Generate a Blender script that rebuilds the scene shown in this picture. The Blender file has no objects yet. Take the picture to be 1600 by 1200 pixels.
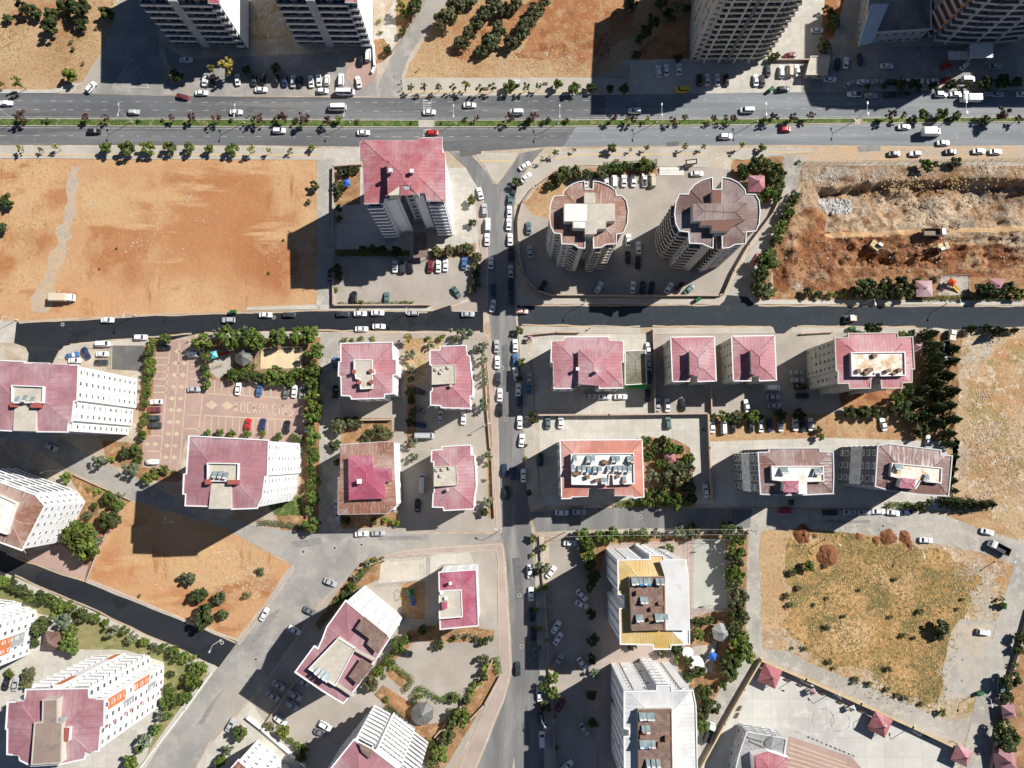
import bpy, bmesh, math, random
from mathutils import Vector, Matrix, noise as mnoise
from mathutils.geometry import tessellate_polygon

# ------------------------------------------------------------------ camera, sky, sun
FPX = 1110.0            # focal length in photograph pixels (1600 wide)
CAMH = 240.0            # drone height in metres
TILT = math.atan(115.0 / FPX)
CT, ST = math.cos(TILT), math.sin(TILT)
scene = bpy.context.scene
cam_d = bpy.data.cameras.new('drone_camera')
cam = bpy.data.objects.new('drone_camera', cam_d)
scene.collection.objects.link(cam)
cam.location = (0, 0, CAMH)
cam.rotation_euler = (TILT, 0, 0)
cam_d.sensor_fit = 'HORIZONTAL'
cam_d.sensor_width = 36.0
cam_d.lens = 36.0 * FPX / 1600.0
cam_d.clip_start = 1.0
cam_d.clip_end = 8000.0
scene.camera = cam

SUN_EL = math.radians(42.5)
SHX, SHY = -0.872, -0.490          # horizontal direction in which shadows fall
world = bpy.data.worlds.new('World')
scene.world = world
world.use_nodes = True
wn = world.node_tree
bg = wn.nodes['Background']
sky = wn.nodes.new('ShaderNodeTexSky')
sky.sky_type = 'NISHITA'
sky.sun_disc = False
sky.sun_elevation = SUN_EL
sky.sun_rotation = math.atan2(-SHX, -SHY)
sky.altitude = 900
sky.air_density = 0.75
sky.dust_density = 0.0
sky.ozone_density = 4.0
wn.links.new(sky.outputs[0], bg.inputs[0])
bg.inputs[1].default_value = 0.05
sun_d = bpy.data.lights.new('sun', 'SUN')
sun_d.energy = 5.0
sun_d.angle = math.radians(0.53)
sun_d.color = (1.0, 0.97, 0.925)
sun = bpy.data.objects.new('sun', sun_d)
scene.collection.objects.link(sun)
_d = Vector((SHX * math.cos(SUN_EL), SHY * math.cos(SUN_EL), -math.sin(SUN_EL)))
sun.rotation_euler = _d.to_track_quat('-Z', 'Y').to_euler()
sun.location = (0, 0, 200)
vs = scene.view_settings
vs.view_transform = 'Standard'
vs.look = 'None'
vs.exposure = 0.45
vs.gamma = 1.0
vs.use_curve_mapping = False

# ------------------------------------------------------------------ helpers
C = scene.collection
RND = random.Random(7)
UP = Vector((0, 0, 1))


def P(u, v, z=0.0):
    """the place (metres) at height z that the photograph shows at pixel u, v"""
    x = (u - 800.0) / FPX
    y = (600.0 - v) / FPX
    dy = y * CT + ST
    dz = y * ST - CT
    t = (z - CAMH) / dz
    return Vector((x * t, dy * t, z))


def lin(c):
    return tuple(((v / 255.0) / 12.92 if v / 255.0 <= 0.04045 else ((v / 255.0 + 0.055) / 1.055) ** 2.4) for v in c)


def mkmesh(name, verts, faces, mats=(), midx=None, smooth=False, uvs=None):
    me = bpy.data.meshes.new(name)
    me.from_pydata([tuple(v) for v in verts], [], faces)
    for m in mats:
        me.materials.append(m)
    if midx is not None:
        me.polygons.foreach_set('material_index', midx)
    if smooth:
        me.polygons.foreach_set('use_smooth', [True] * len(me.polygons))
    if uvs is not None:
        ul = me.uv_layers.new(name='UVMap')
        ul.data.foreach_set('uv', [c for uv in uvs for c in uv])
    me.update()
    return me


def link(name, me, parent=None, loc=None, rz=None, scale=None):
    o = bpy.data.objects.new(name, me)
    C.objects.link(o)
    if parent is not None:
        o.parent = parent
    if loc is not None:
        o.location = loc
    if rz is not None:
        o.rotation_euler = (0, 0, rz)
    if scale is not None:
        o.scale = scale
    return o


def tag(o, label=None, cat=None, group=None, kind=None):
    if label:
        o['label'] = label
    if cat:
        o['category'] = cat
    if group:
        o['group'] = group
    if kind:
        o['kind'] = kind
    return o


def thing(name, label, cat, loc=(0, 0, 0), rz=0.0, group=None):
    o = bpy.data.objects.new(name, None)
    C.objects.link(o)
    o.empty_display_size = 0.5
    o.location = loc
    o.rotation_euler = (0, 0, rz)
    return tag(o, label, cat, group)


class MB:
    """collects vertices and faces of one mesh"""
    def __init__(s):
        s.v = []; s.f = []; s.m = []; s.uv = []

    def add(s, verts, faces, mi=0):
        b = len(s.v)
        s.v += [tuple(v) for v in verts]
        s.f += [tuple(i + b for i in f) for f in faces]
        s.m += [mi] * len(faces)
        return s

    def box(s, x0, x1, y0, y1, z0, z1, mi=0, M=None):
        vs = [Vector(p) for p in ((x0, y0, z0), (x1, y0, z0), (x1, y1, z0), (x0, y1, z0),
                                  (x0, y0, z1), (x1, y0, z1), (x1, y1, z1), (x0, y1, z1))]
        if M is not None:
            vs = [M @ v for v in vs]
        return s.add(vs, [(0, 3, 2, 1), (4, 5, 6, 7), (0, 1, 5, 4), (1, 2, 6, 5), (2, 3, 7, 6), (3, 0, 4, 7)], mi)

    def bar(s, a, b, r, n=6, mi=0, r2=None):
        a = Vector(a); b = Vector(b)
        r2 = r if r2 is None else r2
        d = (b - a).normalized()
        e = d.cross(UP if abs(d.z) < 0.9 else Vector((1, 0, 0))).normalized()
        g = d.cross(e)
        vs = []
        for c, q in ((a, r), (b, r2)):
            for k in range(n):
                t = 2 * math.pi * k / n
                vs.append(c + e * math.cos(t) * q + g * math.sin(t) * q)
        fs = [(k, (k + 1) % n, n + (k + 1) % n, n + k) for k in range(n)]
        fs += [tuple(range(n - 1, -1, -1)), tuple(range(n, 2 * n))]
        return s.add(vs, fs, mi)

    def beam(s, a, b, w, z0, z1, mi=0):
        """box along the ground from a to b (xy), width w"""
        a = Vector((a[0], a[1])); b = Vector((b[0], b[1]))
        d = (b - a).normalized(); n = Vector((-d.y, d.x)) * (w / 2)
        q = [a - n, b - n, b + n, a + n]
        vs = [(p.x, p.y, z) for z in (z0, z1) for p in q]
        return s.add(vs, [(0, 3, 2, 1), (4, 5, 6, 7), (0, 1, 5, 4), (1, 2, 6, 5), (2, 3, 7, 6), (3, 0, 4, 7)], mi)

    def mesh(s, name, *mats, smooth=False):
        return mkmesh(name, s.v, s.f, mats, s.m if len(mats) > 1 else None, smooth)

    def obj(s, name, mats, parent=None, smooth=False, world=False, **k):
        if not isinstance(mats, (list, tuple)):
            mats = [mats]
        if world and parent is not None:
            L = parent.location
            s.v = [(v[0] - L.x, v[1] - L.y, v[2] - L.z) for v in s.v]
        return link(name, s.mesh(name, *mats, smooth=smooth), parent, **k)


def area2(poly):
    return sum(poly[i].x * poly[(i + 1) % len(poly)].y - poly[(i + 1) % len(poly)].x * poly[i].y for i in range(len(poly)))


def inset(poly, d):
    """offset a clockwise or counter-clockwise polygon inwards by d"""
    sgn = 1 if area2(poly) > 0 else -1
    n = len(poly); out = []
    for i in range(n):
        a, b, c = poly[i - 1], poly[i], poly[(i + 1) % n]
        d1 = Vector((b.x - a.x, b.y - a.y)).normalized(); d2 = Vector((c.x - b.x, c.y - b.y)).normalized()
        n1 = Vector((-d1.y, d1.x)) * sgn; n2 = Vector((-d2.y, d2.x)) * sgn
        den = 1 + n1.dot(n2)
        if den < 0.25:
            den = 0.25
        o = (n1 + n2) * (d / den)
        out.append(Vector((b.x + o.x, b.y + o.y, b.z if len(b) > 2 else 0)))
    return out


def tess(poly):
    return [tuple(t) for t in tessellate_polygon([[Vector((p.x, p.y, 0)) for p in poly]])]


def prism(mb, poly, z0, z1, mi=0, top=True, mtop=None):
    n = len(poly)
    ccw = area2(poly) > 0
    vs = [(p.x, p.y, z0) for p in poly] + [(p.x, p.y, z1) for p in poly]
    fs = []
    for i in range(n):
        j = (i + 1) % n
        fs.append((i, j, n + j, n + i) if ccw else (j, i, n + i, n + j))
    mb.add(vs, fs, mi)
    if top:
        tv = [(p.x, p.y, z1) for p in poly]
        tf = []
        for t in tess(poly):
            a, b, c = (Vector(tv[k]) for k in t)
            tf.append(t if (b - a).cross(c - a).z > 0 else t[::-1])
        mb.add(tv, tf, mi if mtop is None else mtop)
    return mb


def ring(mb, outer, inner, z0, z1, mi=0):
    n = len(outer)
    vs = [(p.x, p.y, z0) for p in outer] + [(p.x, p.y, z1) for p in outer] + [(p.x, p.y, z1) for p in inner] + [(p.x, p.y, z0) for p in inner]
    fs = []
    for i in range(n):
        j = (i + 1) % n
        fs += [(j, i, n + i, n + j), (n + j, n + i, 2 * n + i, 2 * n + j), (2 * n + j, 2 * n + i, 3 * n + i, 3 * n + j)]
    return mb.add(vs, fs, mi)


def px(poly, z=0.0):
    return [P(u, v, z) for u, v in poly]


def rectpx(u0, v0, u1, v1):
    return [(u0, v0), (u1, v0), (u1, v1), (u0, v1)]


# ------------------------------------------------------------------ materials
def newmat(name):
    m = bpy.data.materials.new(name)
    m.use_nodes = True
    nt = m.node_tree
    b = nt.nodes['Principled BSDF']
    b.inputs['Specular IOR Level'].default_value = 0.25
    return m, nt, b


def N(nt, t, **k):
    n = nt.nodes.new(t)
    for a, v in k.items():
        setattr(n, a, v)
    return n


def wcoord(nt, scale=(1, 1, 1), rot=0.0, obj=False):
    if obj:
        g = N(nt, 'ShaderNodeTexCoord').outputs['Object']
    else:
        g = N(nt, 'ShaderNodeNewGeometry').outputs['Position']
    mp = N(nt, 'ShaderNodeMapping')
    mp.inputs['Scale'].default_value = scale
    mp.inputs['Rotation'].default_value = (0, 0, rot)
    nt.links.new(g, mp.inputs[0])
    return mp.outputs[0]


def nz(nt, vec, scale, detail=4.0, rough=0.55, off=0.0):
    n = N(nt, 'ShaderNodeTexNoise')
    n.inputs['Scale'].default_value = scale
    n.inputs['Detail'].default_value = detail
    n.inputs['Roughness'].default_value = rough
    if off:
        a = N(nt, 'ShaderNodeVectorMath', operation='ADD')
        a.inputs[1].default_value = (off * 13.7, off * 7.1, off * 3.3)
        nt.links.new(vec, a.inputs[0])
        vec = a.outputs[0]
    nt.links.new(vec, n.inputs['Vector'])
    return n.outputs['Fac']


def ramp(nt, fac, t, soft):
    r = N(nt, 'ShaderNodeMapRange')
    r.inputs['From Min'].default_value = t - soft
    r.inputs['From Max'].default_value = t + soft
    r.clamp = True
    nt.links.new(fac, r.inputs['Value'])
    return r.outputs[0]


def mixc(nt, fac, a, b, mode='MIX'):
    m = N(nt, 'ShaderNodeMix', data_type='RGBA', blend_type=mode)
    if isinstance(fac, (int, float)):
        m.inputs[0].default_value = fac
    else:
        nt.links.new(fac, m.inputs[0])
    for s, v in ((6, a), (7, b)):
        if isinstance(v, tuple):
            m.inputs[s].default_value = (*v[:3], 1)
        else:
            nt.links.new(v, m.inputs[s])
    return m.outputs[2]


def surf(name, base, layers=(), grain=(2.5, 0.25), rough=0.9, bump=None, obj=False, spec=0.2, seams=None, spots=()):
    """layers: (colour, scale, threshold, softness, offset, stretch(x,y), strength)"""
    m, nt, b = newmat(name)
    vec = wcoord(nt, obj=obj)
    col = base
    if spots:
        nzv = N(nt, 'ShaderNodeTexNoise'); nzv.inputs['Scale'].default_value = 0.06; nzv.inputs['Detail'].default_value = 4; nt.links.new(vec, nzv.inputs['Vector'])
        sb = N(nt, 'ShaderNodeVectorMath', operation='SUBTRACT'); sb.inputs[1].default_value = (.5, .5, .5); nt.links.new(nzv.outputs['Color'], sb.inputs[0])
        ms = N(nt, 'ShaderNodeVectorMath', operation='SCALE'); ms.inputs['Scale'].default_value = 34.0; nt.links.new(sb.outputs[0], ms.inputs[0])
        ad = N(nt, 'ShaderNodeVectorMath', operation='ADD'); nt.links.new(vec, ad.inputs[0]); nt.links.new(ms.outputs[0], ad.inputs[1])
        for (su, sv, ru, rv, sc_) in spots:
            c0 = P(su, sv)
            mp = N(nt, 'ShaderNodeMapping'); mp.vector_type = 'POINT'
            mp.inputs['Location'].default_value = (-c0.x / (ru * .216), -c0.y / (rv * .216), 0); mp.inputs['Scale'].default_value = (1 / (ru * .216), 1 / (rv * .216), 0)
            nt.links.new(ad.outputs[0], mp.inputs[0])
            ln = N(nt, 'ShaderNodeVectorMath', operation='LENGTH'); nt.links.new(mp.outputs[0], ln.inputs[0])
            r_ = N(nt, 'ShaderNodeMapRange'); r_.inputs['From Min'].default_value = 1.25; r_.inputs['From Max'].default_value = 0.55; r_.clamp = True
            nt.links.new(ln.outputs['Value'], r_.inputs['Value'])
            col = mixc(nt, r_.outputs[0], col, sc_)
    for i, L in enumerate(layers):
        c, sc, t, so = L[:4]
        st = L[5] if len(L) > 5 else None
        v2 = vec if st is None else wcoord(nt, (st[0], st[1], 1), st[2] if len(st) > 2 else 0, obj)
        f = ramp(nt, nz(nt, v2, sc, 5, 0.6, (L[4] if len(L) > 4 else i + 1)), t, so)
        if len(L) > 6:
            mm = N(nt, 'ShaderNodeMath', operation='MULTIPLY')
            mm.inputs[1].default_value = L[6]
            nt.links.new(f, mm.inputs[0]); f = mm.outputs[0]
        col = mixc(nt, f, col, c)
    if seams:
        br = N(nt, 'ShaderNodeTexBrick')
        br.inputs['Scale'].default_value = 1.0; br.inputs['Brick Width'].default_value = seams[0]; br.inputs['Row Height'].default_value = seams[1]
        br.inputs['Mortar Size'].default_value = seams[2]; br.offset = 0.0
        br.inputs['Color1'].default_value = (1, 1, 1, 1); br.inputs['Color2'].default_value = (0.93, 0.93, 0.93, 1); br.inputs['Mortar'].default_value = (0.72, 0.71, 0.70, 1)
        nt.links.new(vec, br.inputs['Vector'])
        col = mixc(nt, 1.0, col, br.outputs[0], 'MULTIPLY')
    if grain:
        g = N(nt, 'ShaderNodeMapRange')
        g.inputs['From Min'].default_value = 0.3
        g.inputs['From Max'].default_value = 0.7
        g.inputs['To Min'].default_value = 1 - grain[1]
        g.inputs['To Max'].default_value = 1 + grain[1]
        nt.links.new(nz(nt, vec, grain[0], 3, 0.7, 9.0), g.inputs['Value'])
        cc = N(nt, 'ShaderNodeCombineColor')
        for k in range(3):
            nt.links.new(g.outputs[0], cc.inputs[k])
        col = mixc(nt, 1.0, col, cc.outputs[0], 'MULTIPLY')
    if isinstance(col, tuple):
        b.inputs['Base Color'].default_value = (*col, 1)
    else:
        nt.links.new(col, b.inputs['Base Color'])
    b.inputs['Roughness'].default_value = rough
    b.inputs['Specular IOR Level'].default_value = spec
    if bump:
        bp = N(nt, 'ShaderNodeBump')
        bp.inputs['Strength'].default_value = bump[1]
        bp.inputs['Distance'].default_value = bump[2] if len(bump) > 2 else 0.3
        nt.links.new(nz(nt, vec, bump[0], 5, 0.65, 4.0), bp.inputs['Height'])
        nt.links.new(bp.outputs[0], b.inputs['Normal'])
    return m


def plain(name, col, rough=0.6, spec=0.3, metal=0.0, var=0.0):
    m, nt, b = newmat(name)
    b.inputs['Base Color'].default_value = (*col, 1)
    b.inputs['Roughness'].default_value = rough
    b.inputs['Specular IOR Level'].default_value = spec
    b.inputs['Metallic'].default_value = metal
    if var:
        vec = wcoord(nt)
        f = ramp(nt, nz(nt, vec, 0.6, 4), 0.5, 0.25)
        nt.links.new(mixc(nt, f, tuple(c * (1 - var) for c in col), tuple(min(1, c * (1 + var)) for c in col)), b.inputs['Base Color'])
    return m


def foliage(name, c1, c2, c3, rough=0.75):
    m, nt, b = newmat(name)
    g = N(nt, 'ShaderNodeNewGeometry')
    r = N(nt, 'ShaderNodeValToRGB')
    r.color_ramp.elements[0].color = (*c1, 1)
    r.color_ramp.elements[1].color = (*c3, 1)
    e = r.color_ramp.elements.new(0.55); e.color = (*c2, 1)
    nt.links.new(g.outputs['Random Per Island'], r.inputs[0])
    oi = N(nt, 'ShaderNodeObjectInfo')
    mr = N(nt, 'ShaderNodeMapRange')
    mr.inputs['To Min'].default_value = 0.85; mr.inputs['To Max'].default_value = 1.6
    nt.links.new(oi.outputs['Random'], mr.inputs['Value'])
    cc = N(nt, 'ShaderNodeCombineColor')
    for k in range(3):
        nt.links.new(mr.outputs[0], cc.inputs[k])
    col = mixc(nt, 1.0, r.outputs[0], cc.outputs[0], 'MULTIPLY')
    w2 = N(nt, 'ShaderNodeTexWhiteNoise', noise_dimensions='1D'); nt.links.new(oi.outputs['Random'], w2.inputs['W'])
    m2 = N(nt, 'ShaderNodeMath', operation='MULTIPLY'); m2.inputs[1].default_value = 0.45; nt.links.new(w2.outputs[0], m2.inputs[0])
    col = mixc(nt, m2.outputs[0], col, mixc(nt, 1.0, col, (1.55, 1.12, 0.85), 'MULTIPLY'))
    nt.links.new(col, b.inputs['Base Color'])
    b.inputs['Roughness'].default_value = rough
    b.inputs['Specular IOR Level'].default_value = 0.15
    return m


def roofmat(name, c1, c2, rust=None, streak=0.0, rib=1.1, ribdark=0.82):
    """sheet metal roofing: ribs run down the slope (UV in metres), sheets vary in tone, rust or washed streaks"""
    m, nt, b = newmat(name)
    uv = N(nt, 'ShaderNodeUVMap').outputs[0]
    sp = N(nt, 'ShaderNodeSeparateXYZ'); nt.links.new(uv, sp.inputs[0])
    # sheet tone: white noise of the sheet index
    dv = N(nt, 'ShaderNodeMath', operation='DIVIDE'); dv.inputs[1].default_value = rib
    nt.links.new(sp.outputs[0], dv.inputs[0])
    fl = N(nt, 'ShaderNodeMath', operation='FLOOR'); nt.links.new(dv.outputs[0], fl.inputs[0])
    wn_ = N(nt, 'ShaderNodeTexWhiteNoise', noise_dimensions='1D'); nt.links.new(fl.outputs[0], wn_.inputs['W'])
    pw = N(nt, 'ShaderNodeMath', operation='POWER'); pw.inputs[1].default_value = 2.2
    nt.links.new(wn_.outputs[0], pw.inputs[0])
    col = mixc(nt, pw.outputs[0], c1, c2)
    pos = wcoord(nt)
    col = mixc(nt, ramp(nt, nz(nt, pos, 0.16, 4, 0.6, 2.0), 0.55, 0.15), col, tuple(0.75 * c for c in c1))
    fad = ramp(nt, nz(nt, pos, 0.07, 5, 0.65, 5.0), 0.55, 0.10)
    col = mixc(nt, fad, col, tuple(min(1, 0.72 * c + 0.16) for c in c2))
    mp2 = N(nt, 'ShaderNodeMapping'); mp2.inputs['Scale'].default_value = (2.2, 0.18, 1); nt.links.new(uv, mp2.inputs[0])
    st_ = ramp(nt, nz(nt, mp2.outputs[0], 0.8, 5, 0.7, 8.0), 0.63, 0.09)
    col = mixc(nt, st_, col, tuple(0.55 * c + 0.03 for c in c1))
    if rust:
        mp = N(nt, 'ShaderNodeMapping'); mp.inputs['Scale'].default_value = (1.6, 0.22, 1)
        nt.links.new(uv, mp.inputs[0])
        f = ramp(nt, nz(nt, mp.outputs[0], 1.0, 5, 0.65, 3.0), rust[1], 0.1)
        col = mixc(nt, f, col, rust[0])
    fr = N(nt, 'ShaderNodeMath', operation='FRACT'); nt.links.new(dv.outputs[0], fr.inputs[0])
    gt = N(nt, 'ShaderNodeMath', operation='GREATER_THAN'); gt.inputs[1].default_value = 0.86
    nt.links.new(fr.outputs[0], gt.inputs[0])
    col = mixc(nt, gt.outputs[0], col, mixc(nt, 1.0, col, (ribdark,) * 3, 'MULTIPLY'))
    nt.links.new(col, b.inputs['Base Color'])
    b.inputs['Roughness'].default_value = 0.5
    b.inputs['Specular IOR Level'].default_value = 0.35
    bp = N(nt, 'ShaderNodeBump'); bp.inputs['Strength'].default_value = 0.5; bp.inputs['Distance'].default_value = 0.06
    nt.links.new(gt.outputs[0], bp.inputs['Height']); nt.links.new(bp.outputs[0], b.inputs['Normal'])
    return m


def pavers(name, c1, c2, mortar, size=0.5, big=None):
    m, nt, b = newmat(name)
    vec = wcoord(nt)
    br = N(nt, 'ShaderNodeTexBrick')
    br.inputs['Color1'].default_value = (*c1, 1); br.inputs['Color2'].default_value = (*c2, 1); br.inputs['Mortar'].default_value = (*mortar, 1)
    br.inputs['Scale'].default_value = 1.0
    br.inputs['Brick Width'].default_value = size * 2; br.inputs['Row Height'].default_value = size
    br.inputs['Mortar Size'].default_value = 0.03
    nt.links.new(vec, br.inputs['Vector'])
    f = ramp(nt, nz(nt, vec, 0.12, 5, 0.6, 2.0), 0.52, 0.16)
    col = mixc(nt, f, br.outputs[0], mixc(nt, 1.0, br.outputs[0], (0.78, 0.78, 0.77), 'MULTIPLY'))
    f2 = ramp(nt, nz(nt, vec, 0.9, 5, 0.7, 6.0), 0.62, 0.12)
    col = mixc(nt, f2, col, mixc(nt, 0.5, col, mortar))
    nt.links.new(col, b.inputs['Base Color'])
    b.inputs['Roughness'].default_value = 0.9
    return m


A = {}
A['ground'] = surf('ground_dust', (0.42, 0.36, 0.28), [((0.36, 0.26, 0.17), 0.03, 0.5, 0.12), ((0.5, 0.45, 0.37), 0.15, 0.58, 0.1)], bump=(1.5, 0.3))
A['concrete'] = surf('concrete_paving', (0.50, 0.465, 0.40), [((0.42, 0.39, 0.335), 0.06, 0.53, 0.14), ((0.56, 0.525, 0.455), 0.35, 0.6, 0.14), ((0.36, 0.33, 0.285), 1.1, 0.68, 0.06)], (3.0, 0.10), bump=(3, 0.15), seams=(4.5, 4.5, 0.05))
A['yard'] = surf('school_yard_concrete', (0.53, 0.51, 0.46), [((0.44, 0.42, 0.38), 0.05, 0.53, 0.12), ((0.58, 0.56, 0.50), 0.3, 0.6, 0.1), ((0.40, 0.37, 0.33), 0.9, 0.7, 0.06)], (3.0, 0.08), seams=(6.0, 6.0, 0.05))
A['lane'] = surf('worn_concrete_lane', (0.40, 0.37, 0.32), [((0.30, 0.28, 0.245), 0.05, 0.5, 0.12), ((0.47, 0.43, 0.37), 0.4, 0.6, 0.12), ((0.25, 0.23, 0.2), 1.3, 0.66, 0.08)], (2.5, 0.15), bump=(2, 0.2))
A['asphalt'] = surf('worn_grey_asphalt', (0.138, 0.140, 0.142), [((0.105, 0.106, 0.108), 0.06, 0.5, 0.1, 1, (0.35, 2.4)), ((0.185, 0.183, 0.180), 0.09, 0.58, 0.1, 2, (0.2, 3.0)), ((0.22, 0.205, 0.185), 0.5, 0.68, 0.1), ((0.085, 0.085, 0.087), 1.2, 0.70, 0.04, 5)], (4.0, 0.10), 0.85)
A['asphalt_r'] = surf('pale_bluish_asphalt', (0.20, 0.214, 0.222), [((0.17, 0.182, 0.19), 0.06, 0.5, 0.1, 1, (0.3, 2.4)), ((0.26, 0.268, 0.27), 0.09, 0.56, 0.1, 2, (0.15, 3.0)), ((0.29, 0.27, 0.24), 0.4, 0.68, 0.1), ((0.15, 0.155, 0.16), 1.2, 0.70, 0.04, 5)], (4.0, 0.08), 0.85)
A['asphalt2'] = surf('sun_bleached_asphalt', (0.30, 0.285, 0.26), [((0.225, 0.215, 0.20), 0.045, 0.5, 0.12), ((0.37, 0.345, 0.31), 0.22, 0.58, 0.12), ((0.17, 0.165, 0.16), 0.6, 0.68, 0.05), ((0.40, 0.35, 0.28), 0.03, 0.6, 0.1, 7)], (3.5, 0.12), 0.9)
A['asphalt_ns'] = surf('grey_street_asphalt', (0.20, 0.195, 0.188), [((0.15, 0.147, 0.143), 0.07, 0.5, 0.12, 1, (2.4, 0.35)), ((0.27, 0.255, 0.235), 0.12, 0.6, 0.1, 2, (2.0, 0.3)), ((0.11, 0.11, 0.11), 0.9, 0.68, 0.05)], (4.0, 0.12), 0.88)
A['tar'] = surf('fresh_black_asphalt', (0.0185, 0.0215, 0.026), [((0.024, 0.027, 0.032), 0.07, 0.5, 0.12, 1, (0.25, 2.6)), ((0.038, 0.040, 0.043), 0.5, 0.70, 0.08), ((0.015, 0.017, 0.02), 0.2, 0.6, 0.06, 5), ((0.06, 0.058, 0.054), 0.05, 0.62, 0.08, 7, (0.12, 1.2)), ((0.10, 0.092, 0.08), 0.9, 0.72, 0.04, 8)], (5.0, 0.14), 0.8, spec=0.15)
A['tar_e'] = surf('fresh_asphalt_dusty', (0.034, 0.041, 0.050), [((0.028, 0.034, 0.041), 0.07, 0.5, 0.12, 1, (0.25, 2.6)), ((0.05, 0.056, 0.063), 0.4, 0.66, 0.1), ((0.075, 0.075, 0.074), 0.05, 0.60, 0.08, 7, (0.12, 1.2)), ((0.11, 0.10, 0.088), 0.9, 0.72, 0.04, 8)], (5.0, 0.12), 0.8, spec=0.15)
A['patch'] = surf('repaired_asphalt', (0.225, 0.215, 0.20), [((0.27, 0.255, 0.235), 0.3, 0.52, 0.12), ((0.18, 0.172, 0.165), 0.7, 0.6, 0.08, 3)], (3.5, 0.15), 0.9)
A['patch_d'] = surf('dark_repaired_asphalt', (0.118, 0.118, 0.118), [((0.145, 0.143, 0.14), 0.3, 0.52, 0.12), ((0.095, 0.095, 0.095), 0.7, 0.6, 0.08, 3)], (3.5, 0.15), 0.9)
A['walk'] = pavers('sidewalk_pavers', (0.50, 0.45, 0.38), (0.46, 0.42, 0.355), (0.38, 0.34, 0.29), 0.4)
A['pinkwalk'] = pavers('pinkish_sidewalk_pavers', (0.46, 0.36, 0.305), (0.42, 0.34, 0.29), (0.36, 0.29, 0.25), 0.4)
A['pink'] = pavers('rose_car_park_pavers', (0.45, 0.305, 0.25), (0.415, 0.285, 0.24), (0.36, 0.255, 0.215), 0.35)
A['beige_pave'] = pavers('beige_car_park_pavers', (0.415, 0.365, 0.31), (0.39, 0.345, 0.295), (0.33, 0.29, 0.25), 0.4)
A['cream'] = surf('cream_paver_bands', (0.53, 0.43, 0.30), [((0.45, 0.36, 0.255), 0.8, 0.53, 0.12), ((0.42, 0.31, 0.245), 0.3, 0.62, 0.06, 4)], (4, 0.10))
A['kerb'] = surf('kerb_stone', (0.50, 0.46, 0.38), [((0.4, 0.37, 0.31), 0.7, 0.55, 0.12)], (3, 0.1))
A['kerb_y'] = surf('yellowish_tactile_strip', (0.60, 0.42, 0.20), [((0.5, 0.38, 0.22), 0.7, 0.55, 0.12)], (3, 0.1))
A['paint'] = surf('worn_white_road_paint', (0.46, 0.45, 0.43), [((0.27, 0.265, 0.26), 0.7, 0.52, 0.06)], (4, 0.1))
A['soil_w'] = surf('orange_field_soil', (0.465, 0.267, 0.136), [((0.504, 0.322, 0.170), 0.03, 0.58, 0.06, 2), ((0.330, 0.135, 0.057), 0.06, 0.64, 0.05, 3, (0.6, 1.3, 0.3)), ((0.494, 0.305, 0.155), 0.09, 0.62, 0.05, 4, (0.3, 2.0, 0.4)), ((0.339, 0.147, 0.064), 0.12, 0.66, 0.05, 6, (2.0, 0.4, 0.2)), ((0.390, 0.224, 0.112), 0.8, 0.63, 0.07, 8)], (2.0, 0.12), bump=(0.7, 0.6), spots=[(340, 345, 170, 95, (0.396, 0.183, 0.082)), (440, 390, 70, 60, (0.343, 0.139, 0.059)), (330, 290, 110, 25, (0.367, 0.161, 0.070)), (185, 380, 40, 60, (0.362, 0.157, 0.068)), (150, 330, 30, 30, (0.367, 0.161, 0.070)), (30, 375, 45, 55, (0.367, 0.161, 0.068)), (170, 300, 60, 35, (0.495, 0.322, 0.163)), (60, 290, 70, 30, (0.386, 0.177, 0.080)), (170, 870, 55, 45, (0.404, 0.187, 0.084)), (235, 835, 50, 40, (0.429, 0.262, 0.138)), (330, 890, 80, 40, (0.450, 0.312, 0.168)), (300, 945, 70, 22, (0.405, 0.195, 0.087))])
A['soil_tan'] = surf('tan_dry_soil', (0.400, 0.248, 0.130), [((0.469, 0.320, 0.182), 0.05, 0.52, 0.1), ((0.331, 0.161, 0.076), 0.06, 0.57, 0.07, 3), ((0.375, 0.269, 0.144), 0.4, 0.56, 0.1, 4), ((0.253, 0.179, 0.092), 1.0, 0.62, 0.07, 6)], (2.2, 0.25), bump=(1.2, 0.4))
A['soil_red'] = surf('red_brown_soil', (0.311, 0.131, 0.057), [((0.397, 0.209, 0.097), 0.10, 0.52, 0.09), ((0.228, 0.083, 0.036), 0.14, 0.58, 0.07, 3), ((0.410, 0.256, 0.131), 0.35, 0.60, 0.1, 4), ((0.194, 0.099, 0.048), 1.3, 0.64, 0.07, 6)], (2.5, 0.2), bump=(0.9, 0.7))
A['soil_pile'] = surf('dark_red_heap_soil', (0.20, 0.075, 0.034), [((0.27, 0.12, 0.055), 0.7, 0.55, 0.1), ((0.13, 0.05, 0.024), 1.1, 0.6, 0.08, 3)], (4, 0.25), bump=(3, 0.8))
A['soil_dig'] = surf('excavated_soil', (0.38, 0.265, 0.165), [((0.30, 0.165, 0.08), 0.055, 0.51, 0.05), ((0.46, 0.36, 0.25), 0.05, 0.55, 0.05, 3), ((0.27, 0.225, 0.175), 0.12, 0.57, 0.05, 5), ((0.20, 0.10, 0.048), 0.18, 0.60, 0.05, 6), ((0.16, 0.12, 0.08), 1.0, 0.60, 0.06, 9)], (1.3, 0.32), bump=(0.8, 1.0, 0.7), spots=[(1300, 275, 60, 20, (0.34, 0.30, 0.25)), (1470, 275, 70, 14, (0.24, 0.17, 0.10)), (1420, 320, 80, 20, (0.47, 0.35, 0.22)), (1560, 300, 30, 25, (0.26, 0.225, 0.18)), (1500, 330, 60, 12, (0.33, 0.17, 0.08))])
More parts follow.
